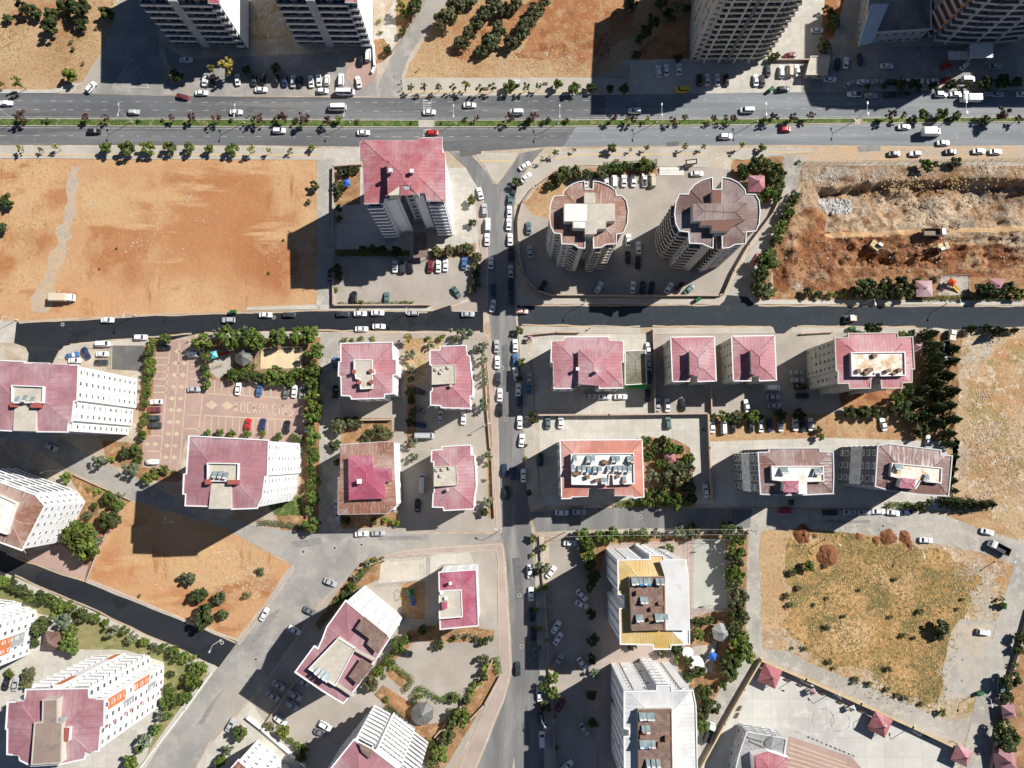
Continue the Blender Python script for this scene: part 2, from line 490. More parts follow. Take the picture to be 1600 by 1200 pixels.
A['soil_digred'] = surf('excavated_red_soil', (0.255, 0.105, 0.043), [((0.33, 0.17, 0.080), 0.09, 0.52, 0.05), ((0.16, 0.060, 0.025), 0.11, 0.54, 0.05, 3), ((0.37, 0.245, 0.145), 0.14, 0.60, 0.05, 5), ((0.105, 0.044, 0.021), 0.35, 0.59, 0.06, 6), ((0.36, 0.28, 0.195), 0.9, 0.65, 0.06, 9)], (1.3, 0.32), bump=(0.8, 1.0, 0.7), spots=[(1330, 415, 30, 25, (0.17, 0.06, 0.024)), (1290, 390, 40, 20, (0.22, 0.08, 0.03)), (1240, 440, 24, 14, (0.42, 0.34, 0.26)), (1240, 345, 25, 30, (0.36, 0.22, 0.12)), (1560, 415, 40, 10, (0.40, 0.27, 0.16))])
A['soil_haul'] = surf('haul_road_dust', (0.47, 0.30, 0.155), [((0.40, 0.22, 0.10), 0.1, 0.54, 0.08, 1, (0.3, 2.5)), ((0.52, 0.37, 0.22), 0.2, 0.58, 0.08, 3, (0.3, 2.5))], (2, 0.12), bump=(1.0, 0.4))
A['grass_dry'] = surf('dry_yellow_grass', (0.347, 0.221, 0.080), [((0.248, 0.171, 0.066), 0.035, 0.48, 0.05), ((0.462, 0.289, 0.123), 0.06, 0.55, 0.05, 3), ((0.165, 0.137, 0.053), 0.11, 0.57, 0.05, 4), ((0.495, 0.323, 0.164), 0.04, 0.61, 0.03, 7), ((0.396, 0.216, 0.086), 0.3, 0.59, 0.07, 5), ((0.143, 0.108, 0.043), 0.7, 0.58, 0.06, 6)], (1.4, 0.4), bump=(1.4, 0.9), spots=[(1260, 900, 40, 40, (0.220, 0.181, 0.070)), (1340, 940, 60, 40, (0.275, 0.186, 0.078)), (1300, 1010, 40, 25, (0.440, 0.265, 0.094)), (1440, 1010, 30, 60, (0.462, 0.265, 0.102)), (1470, 900, 50, 30, (0.440, 0.274, 0.119)), (1300, 855, 50, 18, (0.462, 0.255, 0.107)), (300, 890, 90, 45, (0.462, 0.309, 0.143)), (380, 905, 50, 40, (0.473, 0.323, 0.156))])
A['lot_e'] = surf('rubble_strewn_soil', (0.431, 0.302, 0.176), [((0.372, 0.205, 0.095), 0.05, 0.58, 0.07), ((0.372, 0.335, 0.271), 0.035, 0.55, 0.05, 3), ((0.284, 0.214, 0.090), 0.12, 0.59, 0.06, 4), ((0.529, 0.428, 0.310), 0.4, 0.60, 0.07, 5), ((0.196, 0.153, 0.082), 1.0, 0.62, 0.07, 6)], (1.8, 0.28), bump=(1.0, 0.7), spots=[(1525, 560, 26, 50, (0.412, 0.372, 0.310)), (1570, 600, 30, 50, (0.461, 0.279, 0.142)), (1550, 660, 22, 34, (0.323, 0.237, 0.103)), (1530, 640, 10, 120, (0.470, 0.344, 0.215)), (1545, 745, 50, 16, (0.490, 0.372, 0.241)), (1575, 560, 20, 22, (0.412, 0.214, 0.095)), (1540, 820, 30, 20, (0.353, 0.251, 0.112))])
A['gravel'] = surf('grey_gravel', (0.41, 0.375, 0.325), [((0.47, 0.38, 0.275), 0.08, 0.53, 0.1), ((0.33, 0.31, 0.275), 0.3, 0.57, 0.1, 3)], (3, 0.18), bump=(3, 0.4))
A['track'] = surf('dusty_track', (0.44, 0.345, 0.25), [((0.48, 0.335, 0.205), 0.09, 0.5, 0.07), ((0.37, 0.315, 0.25), 0.3, 0.56, 0.1, 3)], (2.5, 0.18), bump=(2, 0.4))
A['whitesheet'] = surf('chalky_white_sheet', (0.60, 0.595, 0.58), [((0.54, 0.52, 0.48), 0.2, 0.57, 0.1), ((0.55, 0.47, 0.36), 0.35, 0.66, 0.06, 3)], (1.5, 0.04), 0.6)
A['lawn'] = surf('watered_lawn', (0.075, 0.12, 0.028), [((0.12, 0.15, 0.042), 0.25, 0.52, 0.1), ((0.27, 0.235, 0.11), 0.4, 0.60, 0.08, 3), ((0.045, 0.08, 0.018), 0.9, 0.56, 0.1, 4)], (2.5, 0.35), bump=(4, 0.5))
A['lawn_dry'] = surf('half_dry_lawn', (0.26, 0.225, 0.10), [((0.15, 0.17, 0.06), 0.12, 0.5, 0.1), ((0.40, 0.31, 0.17), 0.2, 0.6, 0.1, 3)], (3, 0.3), bump=(4, 0.5))
A['bed'] = surf('garden_bed_soil', (0.33, 0.175, 0.085), [((0.20, 0.11, 0.055), 0.25, 0.55, 0.1), ((0.42, 0.29, 0.165), 0.4, 0.6, 0.1, 3), ((0.14, 0.13, 0.05), 0.7, 0.62, 0.08, 5)], (2.5, 0.3), bump=(2, 0.5))
A['sand'] = surf('court_sand', (0.66, 0.52, 0.33), [((0.6, 0.46, 0.28), 0.3, 0.55, 0.1)], (3, 0.08))
A['court'] = surf('dark_court', (0.115, 0.11, 0.105), [((0.16, 0.15, 0.14), 0.2, 0.58, 0.1)], (3, 0.1))
A['court_g'] = surf('pale_green_court', (0.37, 0.37, 0.32), [((0.42, 0.41, 0.35), 0.2, 0.55, 0.1)], (3, 0.05))

A['white'] = surf('white_render', (0.84, 0.835, 0.82), [((0.75, 0.745, 0.73), 0.10, 0.60, 0.12)], (1.2, 0.03), 0.8)
A['cream_wall'] = surf('cream_render', (0.56, 0.53, 0.44), [((0.48, 0.45, 0.38), 0.15, 0.57, 0.1)], (1.2, 0.04), 0.85)
A['beige_wall'] = surf('beige_render', (0.50, 0.455, 0.38), [((0.44, 0.40, 0.34), 0.15, 0.57, 0.1)], (1.2, 0.05), 0.85)
A['grey_wall'] = surf('grey_render', (0.36, 0.37, 0.38), [((0.30, 0.31, 0.32), 0.15, 0.57, 0.1)], (1.2, 0.05), 0.85)
A['lightgrey_wall'] = surf('light_grey_render', (0.56, 0.56, 0.55), [((0.48, 0.48, 0.47), 0.15, 0.57, 0.1)], (1.2, 0.04), 0.85)
A['dark_wall'] = surf('charcoal_render', (0.15, 0.155, 0.165), [((0.19, 0.19, 0.195), 0.15, 0.57, 0.1)], (1.2, 0.06), 0.8)
A['orange_wall'] = surf('orange_render', (0.60, 0.20, 0.085), [((0.52, 0.17, 0.075), 0.2, 0.57, 0.1)], (1.2, 0.05), 0.85)
A['maroon_wall'] = surf('maroon_render', (0.33, 0.09, 0.075), (), (1.2, 0.05), 0.85)
A['brown_wall'] = surf('brown_render', (0.19, 0.10, 0.075), (), (1.2, 0.05), 0.85)
A['slab'] = surf('bare_concrete_slab', (0.50, 0.45, 0.37), [((0.43, 0.385, 0.315), 0.25, 0.56, 0.12), ((0.56, 0.52, 0.44), 0.7, 0.62, 0.1), ((0.3, 0.27, 0.22), 1.1, 0.72, 0.05)], (2.5, 0.1))
A['slab_w'] = surf('whitewashed_slab', (0.74, 0.71, 0.65), [((0.58, 0.53, 0.45), 0.35, 0.6, 0.1), ((0.45, 0.34, 0.24), 0.9, 0.70, 0.07)], (2.5, 0.08))
A['slab_stain'] = surf('stained_terrace_slab', (0.68, 0.62, 0.53), [((0.55, 0.36, 0.19), 0.35, 0.57, 0.07), ((0.42, 0.30, 0.21), 0.6, 0.64, 0.06, 3), ((0.76, 0.74, 0.69), 0.5, 0.6, 0.08, 5)], (2.5, 0.12))
A['deck'] = surf('weathered_brown_deck', (0.19, 0.125, 0.10), [((0.27, 0.19, 0.15), 0.5, 0.55, 0.1), ((0.12, 0.08, 0.065), 0.9, 0.62, 0.08, 3)], (3, 0.2))
A['deck_l'] = surf('grey_brown_weathered_slab', (0.26, 0.195, 0.165), [((0.31, 0.235, 0.195), 0.12, 0.53, 0.1), ((0.21, 0.16, 0.14), 0.4, 0.6, 0.1, 3)], (3, 0.12))
A['redroof'] = roofmat('crimson_sheet_roof', (0.43, 0.125, 0.14), (0.42, 0.19, 0.20))
A['midgrey'] = roofmat('mid_grey_flat_roof', (0.205, 0.205, 0.20), (0.24, 0.24, 0.235), rib=1.6)
A['redroof2'] = roofmat('faded_crimson_sheet_roof', (0.43, 0.165, 0.185), (0.43, 0.215, 0.23))
A['mauve'] = roofmat('dusty_rose_sheet_roof', (0.36, 0.165, 0.185), (0.375, 0.19, 0.205), rib=1.6, ribdark=0.9)
A['magenta'] = roofmat('magenta_sheet_roof', (0.39, 0.085, 0.14), (0.41, 0.105, 0.16), ribdark=0.9)
A['rust'] = roofmat('rusty_sheet_roof', (0.265, 0.115, 0.072), (0.32, 0.155, 0.10), ((0.42, 0.36, 0.31), 0.60), rib=0.9)
A['rust2'] = roofmat('brown_rust_sheet_roof', (0.20, 0.10, 0.08), (0.24, 0.125, 0.10), ((0.52, 0.49, 0.46), 0.66), rib=0.9)
A['rust3'] = roofmat('washed_brown_sheet_roof', (0.185, 0.08, 0.065), (0.24, 0.12, 0.10), ((0.52, 0.51, 0.49), 0.58), rib=0.9)
A['tower_brown'] = roofmat('dark_brown_sheet_roof', (0.135, 0.072, 0.060), (0.16, 0.088, 0.074), ((0.30, 0.20, 0.17), 0.64), rib=0.8)
A['salmon'] = roofmat('salmon_sheet_roof', (0.52, 0.20, 0.145), (0.56, 0.25, 0.18), rib=0.8, ribdark=0.88)
A['yellow'] = roofmat('ochre_sheet_roof', (0.58, 0.385, 0.115), (0.62, 0.43, 0.15), rib=0.8, ribdark=0.85)
A['whiteroof'] = roofmat('white_sheet_roof', (0.70, 0.69, 0.66), (0.74, 0.735, 0.72), ((0.66, 0.58, 0.47), 0.66), rib=1.2, ribdark=0.94)
A['greyroof'] = roofmat('pale_grey_sheet_roof', (0.55, 0.55, 0.54), (0.60, 0.60, 0.585), rib=1.2, ribdark=0.92)
A['darkroof'] = roofmat('dark_felt_roof', (0.115, 0.115, 0.105), (0.13, 0.13, 0.115), rib=1.2)
A['olive_roof'] = roofmat('olive_sheet_roof', (0.15, 0.14, 0.085), (0.16, 0.15, 0.095), rib=1.2)
A['brownroof'] = roofmat('brown_panel_roof', (0.165, 0.09, 0.073), (0.185, 0.105, 0.085), rib=0.8)
A['glass'] = plain('dark_window_glass', (0.025, 0.032, 0.04), 0.12, 0.5)
A['bluepanel'] = plain('solar_glass', (0.21, 0.26, 0.265), 0.3, 0.5, var=0.3)
A['frame'] = plain('white_window_frame', (0.70, 0.70, 0.69), 0.5)
A['metal'] = plain('galvanised_metal', (0.45, 0.46, 0.47), 0.45, 0.5, 0.3)
A['darkmetal'] = plain('dark_painted_metal', (0.05, 0.052, 0.055), 0.5)
A['lampmetal'] = plain('pale_lamp_metal', (0.62, 0.63, 0.62), 0.45, 0.4, 0.2)
A['tank_w'] = plain('white_tank_plastic', (0.62, 0.62, 0.60), 0.45, var=0.2)
A['tank_b'] = plain('blue_tank_plastic', (0.06, 0.26, 0.50), 0.4)
A['tank_o'] = plain('rust_orange_tank', (0.42, 0.14, 0.06), 0.6)
A['wood'] = plain('weathered_wood', (0.22, 0.13, 0.08), 0.8, var=0.2)
A['bark'] = surf('tree_bark', (0.16, 0.11, 0.075), [((0.10, 0.07, 0.05), 2.0, 0.5, 0.2)], (6, 0.2))
A['stone'] = surf('tan_wall_stone', (0.40, 0.33, 0.255), [((0.32, 0.26, 0.20), 0.4, 0.55, 0.12)], (3, 0.15))
A['coping'] = surf('pink_wall_coping', (0.46, 0.35, 0.28), [((0.38, 0.28, 0.22), 0.5, 0.57, 0.12)], (3, 0.1))
A['coping_y'] = surf('yellow_wall_coping', (0.54, 0.42, 0.24), [((0.44, 0.35, 0.22), 0.5, 0.55, 0.12)], (3, 0.12))
A['rock'] = surf('broken_rock', (0.50, 0.45, 0.38), [((0.62, 0.59, 0.54), 0.9, 0.55, 0.1), ((0.40, 0.31, 0.22), 0.5, 0.6, 0.1, 4)], (3, 0.15))
A['rock_g'] = surf('grey_rubble', (0.40, 0.385, 0.36), [((0.55, 0.54, 0.51), 0.9, 0.55, 0.1)], (3, 0.2))
A['rock_d'] = surf('brown_rock', (0.33, 0.25, 0.17), [((0.46, 0.40, 0.32), 0.9, 0.58, 0.1), ((0.24, 0.13, 0.07), 0.5, 0.55, 0.1, 4)], (3, 0.2))
A['rubber'] = plain('black_rubber', (0.018, 0.018, 0.018), 0.85)
A['plastic_r'] = plain('red_play_plastic', (0.62, 0.09, 0.03), 0.4)
A['plastic_b'] = plain('blue_play_plastic', (0.03, 0.13, 0.45), 0.4)
A['plastic_c'] = plain('turquoise_play_plastic', (0.10, 0.42, 0.48), 0.4)
A['plastic_y'] = plain('yellow_play_plastic', (0.70, 0.45, 0.05), 0.4)
A['plastic_g'] = plain('green_plastic', (0.02, 0.12, 0.045), 0.5)
A['excav'] = plain('dusty_excavator_yellow', (0.50, 0.40, 0.22), 0.7, var=0.25)
A['canvas'] = plain('white_canvas', (0.78, 0.77, 0.74), 0.8)
A['skyblue'] = plain('pale_blue_cladding', (0.42, 0.50, 0.56), 0.35, 0.5)
A['skin'] = plain('skin', (0.42, 0.26, 0.18), 0.6)

F = {
    'green': foliage('mid_green_leaves', (0.035, 0.058, 0.013), (0.07, 0.112, 0.024), (0.13, 0.18, 0.042)),
    'lime': foliage('light_green_leaves', (0.07, 0.105, 0.02), (0.12, 0.165, 0.03), (0.21, 0.25, 0.055)),
    'dark': foliage('dark_green_leaves', (0.022, 0.036, 0.013), (0.048, 0.07, 0.024), (0.088, 0.115, 0.042)),
    'olive': foliage('olive_leaves', (0.045, 0.055, 0.026), (0.085, 0.10, 0.048), (0.15, 0.165, 0.085)),
    'silver': foliage('silver_green_leaves', (0.06, 0.085, 0.05), (0.11, 0.145, 0.09), (0.19, 0.23, 0.15)),
    'plum': foliage('purple_brown_leaves', (0.055, 0.03, 0.026), (0.10, 0.058, 0.048), (0.16, 0.105, 0.08)),
    'yellow': foliage('yellowish_leaves', (0.12, 0.12, 0.03), (0.20, 0.19, 0.05), (0.31, 0.28, 0.085)),
    'conifer': foliage('conifer_needles', (0.018, 0.03, 0.013), (0.036, 0.055, 0.022), (0.066, 0.09, 0.035)),
    'straw': foliage('dry_straw', (0.21, 0.155, 0.07), (0.33, 0.25, 0.125), (0.45, 0.35, 0.19)),
    'weed': foliage('grey_green_weeds', (0.07, 0.085, 0.035), (0.12, 0.135, 0.06), (0.19, 0.195, 0.095)),
}
PAINT = {
    'white': (0.80, 0.80, 0.79), 'silver': (0.42, 0.43, 0.44), 'grey': (0.16, 0.165, 0.17), 'black': (0.016, 0.017, 0.019),
    'dark': (0.04, 0.045, 0.05), 'red': (0.50, 0.02, 0.02), 'maroon': (0.17, 0.025, 0.03), 'blue': (0.06, 0.15, 0.32), 'navy': (0.02, 0.035, 0.09),
    'yellow': (0.70, 0.50, 0.02), 'pink': (0.50, 0.13, 0.17), 'teal': (0.10, 0.17, 0.165), 'beige': (0.55, 0.48, 0.37), 'green': (0.03, 0.10, 0.05), 'peach': (0.72, 0.50, 0.42),
}
PM = {}
for _k, _c in PAINT.items():
    PM[_k], _nt, _b = newmat(_k + '_car_paint')
    _b.inputs['Base Color'].default_value = (*_c, 1)
    _b.inputs['Roughness'].default_value = 0.32
    _b.inputs['Specular IOR Level'].default_value = 0.5
    _b.inputs['Coat Weight'].default_value = 0.3
    _b.inputs['Coat Roughness'].default_value = 0.1

# ------------------------------------------------------------------ ground, roads, pavements
_cnt = [0]


def rough_poly(poly, amp, step=2.5):
    out = []
    n = len(poly)
    for i in range(n):
        a, b = poly[i], poly[(i + 1) % n]
        k = max(1, int((b - a).length / step))
        for j in range(k):
            p = a.lerp(b, j / k)
            d = mnoise.noise_vector(Vector((p.x * 0.23, p.y * 0.23, 3.1)))
            d2 = mnoise.noise_vector(Vector((p.x * 0.05, p.y * 0.05, 9.1)))
            out.append(Vector((p.x + d.x * amp + d2.x * amp, p.y + d.y * amp + d2.y * amp, p.z)))
    return out


def sheet(name, poly, mat, lev=1, amp=0.0, kind='structure', worldpts=False):
    w = poly if worldpts else px(poly)
    if amp:
        w = rough_poly(w, amp)
    z = lev * 0.012 + (_cnt[0] % 10) * 0.0011
    _cnt[0] += 1
    vs = [(p.x, p.y, z) for p in w]
    fs = []
    for t in tess(w):
        a, b, c = (Vector(vs[k]) for k in t)
        fs.append(t if (b - a).cross(c - a).z > 0 else t[::-1])
    o = link(name, mkmesh(name, vs, fs, [A[mat]]))
    return tag(o, kind=kind)


def slab(name, poly, mat, h=0.13, kerb='kerb', amp=0.0):
    """raised pavement with kerb stones round its edge"""
    w = px(poly)
    if amp:
        w = rough_poly(w, amp)
    if area2(w) > 0:
        w = w[::-1]
    h = h + (_cnt[0] % 10) * 0.0012
    _cnt[0] += 1
    mb = MB()
    prism(mb, w, -0.05, h)
    o = mb.obj(name, A[mat])
    tag(o, kind='structure')
    if kerb:
        inn = inset(w, 0.22)
        out = inset(w, -0.004)
        k = MB()
        ring(k, out, inn, -0.05, h + 0.012)
        k.obj('kerb_stones', A[kerb], o)
    return o


def band(pts, w):
    """polygon of a strip w metres wide along pixel points"""
    q = px(pts)
    L, R = [], []
    for i, p in enumerate(q):
        a = q[max(0, i - 1)]; b = q[min(len(q) - 1, i + 1)]
        d = Vector((b.x - a.x, b.y - a.y)).normalized()
        n = Vector((-d.y, d.x, 0)) * (w / 2)
        L.append(p + n); R.append(p - n)
    return L + R[::-1]


# pit in the excavation plot is cut out of the ground sheet
pa = P(1262, 275); pb = P(1262, 425)
PX0 = (pa.x + pb.x) / 2; PX1 = P(1720, 350).x; PY1 = pa.y; PY0 = pb.y
G = 3000.0
gv = [(x, y, 0) for y in (-G, PY0, PY1, G) for x in (-G, PX0, PX1, G)]
gf = [(r * 4 + c, r * 4 + c + 1, r * 4 + c + 5, r * 4 + c + 4) for r in range(3) for c in range(3) if not (r == 1 and c == 1)]
tag(link('ground', mkmesh('ground', gv, gf, [A['ground']])), kind='structure')

# fields and plots
sheet('field', [(-60, -60), (195, -60), (172, 55), (128, 128), (95, 142), (-60, 143)], 'soil_tan', 1, 0.8)
sheet('orange_field', [(-60, 249), (494, 247), (500, 340), (497, 475), (385, 486), (200, 492), (30, 501), (-60, 500)], 'soil_w', 1, 0.3)
sheet('dirt_track', [(112, 262), (128, 262), (118, 330), (104, 380), (92, 430), (86, 478), (55, 488), (52, 465), (68, 430), (84, 385), (100, 320)], 'track', 2, 2.6)
sheet('olive_grove_soil', [(712, -60), (1100, -60), (1085, 95), (985, 95), (925, 122), (632, 124), (640, 100), (668, 60)], 'soil_tan', 1, 0.8)
sheet('bare_soil', [(880, -30), (1000, -30), (985, 60), (940, 100), (840, 100), (805, 92), (820, 70)], 'soil_red', 2, 3.5)
sheet('bare_soil', [(720, 55), (800, 0), (880, -30), (830, 60), (760, 92), (700, 90)], 'soil_red', 2, 3.5)
sheet('vacant_lot', [(1502, 518), (1700, 505), (1700, 850), (1592, 842), (1530, 825), (1480, 800), (1492, 690), (1500, 600)], 'lot_e', 1, 0.8)
sheet('grassy_lot', [(1186, 828), (1260, 824), (1420, 838), (1540, 862), (1583, 880), (1562, 960), (1542, 1020), (1520, 1112), (1470, 1120), (1380, 1090), (1260, 1035), (1186, 1006), (1183, 900)], 'lot_e', 1, 0.6)
sheet('dry_grass', [(1238, 850), (1300, 838), (1380, 848), (1460, 862), (1530, 890), (1505, 960), (1488, 985), (1475, 1030), (1470, 1095), (1440, 1100), (1370, 1078), (1290, 1040), (1225, 1000), (1222, 930)], 'grass_dry', 2, 4.0)
sheet('gravel_patch', [(1500, 965), (1556, 975), (1545, 1020), (1528, 1085), (1480, 1095), (1472, 1060), (1480, 1010), (1490, 975)], 'gravel', 3, 0.8)
sheet('sandy_strip', [(1188, 832), (1226, 830), (1222, 900), (1226, 940), (1240, 970), (1215, 990), (1188, 985)], 'soil_tan', 2, 1.0)
sheet('dirt_road', [(1190, 1012), (1230, 1022), (1300, 1052), (1400, 1094), (1478, 1126), (1520, 1120), (1505, 1160), (1460, 1150), (1360, 1104), (1260, 1058), (1186, 1030)], 'lane', 2, 0.7)
sheet('vacant_triangle', [(205, 783), (260, 800), (350, 825), (456, 882), (420, 935), (372, 998), (300, 972), (135, 908), (150, 855), (185, 800)], 'soil_w', 1, 0.6)

# avenue
sheet('avenue_carriageway', [(-80, 146), (100, 146), (290, 150), (620, 153), (800, 150), (945, 148.7), (945, 187), (800, 187.5), (400, 187), (-80, 185)], 'asphalt', 3)
sheet('avenue_carriageway', [(945, 148.7), (1000, 148), (1250, 144), (1700, 140), (1700, 183), (1200, 186), (945, 187)], 'asphalt_r', 3)
sheet('avenue_carriageway', [(-80, 197), (400, 199), (800, 199), (900, 198.3), (880, 229), (860, 229), (760, 236), (690, 236), (560, 229), (400, 227), (-80, 226)], 'asphalt', 3)
sheet('avenue_carriageway', [(900, 198.3), (1200, 196), (1700, 190), (1700, 226), (1450, 228), (1240, 226), (1000, 228), (880, 229)], 'asphalt_r', 3)
slab('median_strip', [(-80, 184.5), (400, 186.5), (655, 187.5), (655, 199), (400, 198.5), (-80, 196.5)], 'lawn', 0.15)
slab('median_strip', [(678, 187.5), (800, 187.5), (1200, 185.5), (1336, 184.5), (1336, 193), (1200, 195), (800, 198.5), (678, 199)], 'lawn', 0.15)
slab('median_strip', [(1346, 184.3), (1700, 182.3), (1700, 190), (1346, 193)], 'lawn', 0.15)
slab('median_crossing', [(655.6, 187.5), (677.4, 187.5), (677.4, 199), (655.6, 199)], 'walk', 0.08)
# side pavements of the avenue
slab('sidewalk', [(-80, 140), (80, 140), (118, 130), (132, 130), (110, 140), (90, 145.5), (-80, 146)], 'concrete', 0.13)
slab('sidewalk', [(-80, 228), (400, 229), (500, 232), (508, 240), (508, 250), (-80, 247)], 'walk', 0.13)
slab('sidewalk', [(628, 124), (640, 122), (925, 122), (984, 124), (984, 148), (800, 149.5), (630, 150.5)], 'walk', 0.13)
sheet('forecourt', [(290, 92), (470, 85), (590, 74), (588, 150), (300, 149), (262, 100), (255, 70)], 'asphalt2', 2)
sheet('forecourt', [(545, 92), (583, 72), (590, 110), (584, 128), (562, 142), (540, 120)], 'pink', 3)
sheet('forecourt', [(984, 94), (1250, 88), (1252, 144), (984, 147.5)], 'concrete', 2)
sheet('forecourt', [(1252, 82), (1420, 72), (1700, 72), (1700, 140), (1252, 143.5)], 'asphalt2', 2)
slab('sidewalk', [(1345, 133), (1700, 128), (1700, 140), (1352, 142.6)], 'walk', 0.13)
sheet('courtyard', [(1205, 80), (1262, -20), (1330, -20), (1300, 40), (1295, 90), (1205, 95)], 'concrete', 2)
sheet('garden_bed', [(1290, -10), (1325, -10), (1320, 20), (1305, 60), (1285, 66), (1282, 40)], 'soil_red', 3, 0.5)
sheet('lane', [(1325, -20), (1360, -20), (1340, 40), (1322, 95), (1300, 95), (1302, 60)], 'lane', 3)
sheet('courtyard', [(390, 62), (470, 60), (470, -30), (385, -30)], 'lot_e', 2)
sheet('garden_bed', [(984, 94), (1076, 98), (1076, 55), (1040, 30), (1030, 50), (1005, 70)], 'soil_red', 2, 0.5)
sheet('side_street', [(622, 152), (585, 151), (592, 130), (610, 92), (630, 60), (672, -30), (712, -60), (700, 5), (665, 50), (640, 85), (628, 118), (626, 150)], 'asphalt2', 4)
sheet('garden_strip', [(585, 62), (600, 60), (612, 82), (600, 95), (588, 100), (583, 75)], 'bed', 3)
sheet('garden_path', [(590, 55), (625, -20), (650, -20), (612, 78)], 'concrete', 2)
sheet('garden_bed', [(624, -20), (672, -30), (640, 40), (622, 62), (618, 30)], 'bed', 3)
sheet('side_street', [(110, 145.8), (128, 132), (165, 70), (190, -10), (232, -10), (244, 35), (250, 88), (262, 118), (298, 149)], 'asphalt2', 4)
slab('traffic_island', [(205, 92), (214, 104), (234, 138), (175, 137), (178, 132)], 'asphalt2', 0.13)
# service pavement south of the avenue
sheet('dusty_shoulder', [(1240, 227), (1450, 229), (1700, 227), (1700, 251), (1256, 254), (1240, 240)], 'track', 2, 0.5)
sheet('forecourt', [(505, 232), (562, 231), (562, 258), (505, 262)], 'concrete', 2)
slab('sidewalk', [(808, 290), (830, 262), (868, 240), (900, 233), (1110, 231), (1113, 246), (1106, 262), (985, 259), (900, 258), (868, 268), (822, 300), (812, 322), (805, 318)], 'walk', 0.13)
slab('sidewalk', [(1142, 236), (1160, 232), (1266, 233), (1268, 238), (1250, 240), (1200, 244), (1160, 250), (1142, 248)], 'walk', 0.13)
slab('traffic_island', [(742, 242), (770, 239), (808, 239), (803, 250), (776, 286), (771, 284), (756, 258)], 'walk', 0.13)

# north-south street and its branches
NS = [(700, 236), (735, 241), (755, 262), (771, 287), (778, 288), (805, 252), (812, 240), (850, 232), (830, 255), (806, 288), (803, 330), (805, 420), (804, 476), (808, 520), (814, 600), (818, 700), (824, 780), (832, 842),
      (835, 900), (839, 1000), (846, 1100), (852, 1240), (730, 1240), (762, 1160), (790, 1090), (801, 1050), (799, 1000), (795, 930), (790, 862), (783, 835), (780, 760), (776, 640), (768, 525), (763, 480), (762, 430), (758, 340), (748, 296), (728, 262)]
sheet('street', NS, 'asphalt_ns', 4)
sheet('asphalt_patch', [(718, 234), (752, 229), (752, 241), (719, 245)], 'court', 5)
sheet('street', [(-60, 640), (20, 650), (70, 668), (150, 716), (252, 766), (330, 806), (420, 826), (500, 832), (620, 832), (660, 834), (783, 834), (786, 845), (780, 848), (640, 858), (575, 872), (556, 888), (500, 940), (432, 1040), (388, 1092),
                 (322, 1165), (282, 1240), (190, 1240), (215, 1200), (290, 1105), (372, 1004), (424, 935), (457, 881), (350, 824), (262, 798), (205, 780), (110, 736), (40, 690), (-60, 672)], 'asphalt2', 4, 0.15)
sheet('street', [(830, 800), (900, 793), (1050, 792), (1200, 794), (1330, 800), (1480, 806), (1530, 826), (1594, 846), (1700, 852), (1700, 905), (1607, 880), (1600, 950), (1585, 1030), (1548, 1200), (1540, 1240), (1492, 1240), (1520, 1112), (1545, 1020),
                 (1562, 955), (1585, 882), (1535, 864), (1420, 842), (1260, 826), (1190, 828), (1186, 850), (1188, 960), (1192, 1000), (1184, 1022), (1130, 1120), (1084, 1200), (1060, 1240), (1050, 1240), (1090, 1150), (1140, 1050), (1165, 1000), (1167, 880), (1172, 826), (1000, 826), (838, 832)], 'lane', 3)
sheet('street', [(828, 801), (900, 794), (1050, 793), (1175, 795), (1172, 825), (1000, 825), (838, 831)], 'asphalt_ns', 4)
# black streets
sheet('black_street', [(26, 503), (100, 500), (205, 493), (300, 490), (490, 484.5), (755, 487), (755, 519.5), (500, 518.5), (430, 518), (310, 521), (270, 531), (245, 530), (200, 530), (125, 535), (104, 540), (92, 548), (80, 572), (60, 600), (40, 600), (45, 552), (40, 542), (22, 536)], 'tar', 5, 0.06)
sheet('black_street', [(672, 487.5), (700, 478), (704, 477), (706, 488)], 'tar', 4)
sheet('black_street', [(808, 476.5), (930, 475.5), (1126, 475.5), (1132, 470), (1136, 461), (1168, 464), (1180, 476), (1700, 477.5), (1700, 511), (1600, 510), (1485, 515), (1465, 512), (1238, 511), (1225, 521), (1212, 521), (1208, 511), (1012, 511.5), (1002, 512), (810, 509.5)], 'tar_e', 5, 0.06)
sheet('black_street', [(-60, 837), (0, 860), (135, 909), (372, 1002.5), (342, 1042.5), (130, 948), (20, 900), (-60, 868)], 'tar', 5, 0.05)
sheet('lane', [(-60, 503), (26, 503), (22, 536), (-60, 534)], 'concrete', 3)
# pavements along the streets
slab('sidewalk', [(762, 330), (763, 480), (765, 487), (710, 487), (706, 478), (740, 468), (752, 455), (752, 400), (744, 330), (742, 290), (750, 300)], 'pinkwalk')
slab('sidewalk', [(385, 484.6), (495, 483), (495, 470), (500, 470), (500, 484), (672, 486.5), (672, 479), (500, 476.5), (495, 476), (385, 480)], 'concrete')
slab('sidewalk', [(810, 460), (820, 466), (860, 466), (925, 466), (1126, 466), (1132, 463), (1130, 470), (1124, 474.8), (930, 474.8), (808, 475.8), (806, 440), (810, 430)], 'walk')
slab('sidewalk', [(812, 510), (1000, 512.2), (1000, 522), (900, 520), (830, 520), (822, 530), (832, 600), (836, 700), (842, 770), (850, 792), (830, 799), (826, 780), (820, 700), (816, 600), (810, 520)], 'walk')
slab('sidewalk', [(1018, 512.4), (1208, 511.8), (1210, 521), (1018, 522)], 'walk')
slab('sidewalk', [(1238, 511.8), (1434, 511.8), (1434, 520), (1234, 520)], 'walk')
slab('sidewalk', [(1180, 468), (1700, 470), (1700, 477), (1182, 475.4)], 'concrete')
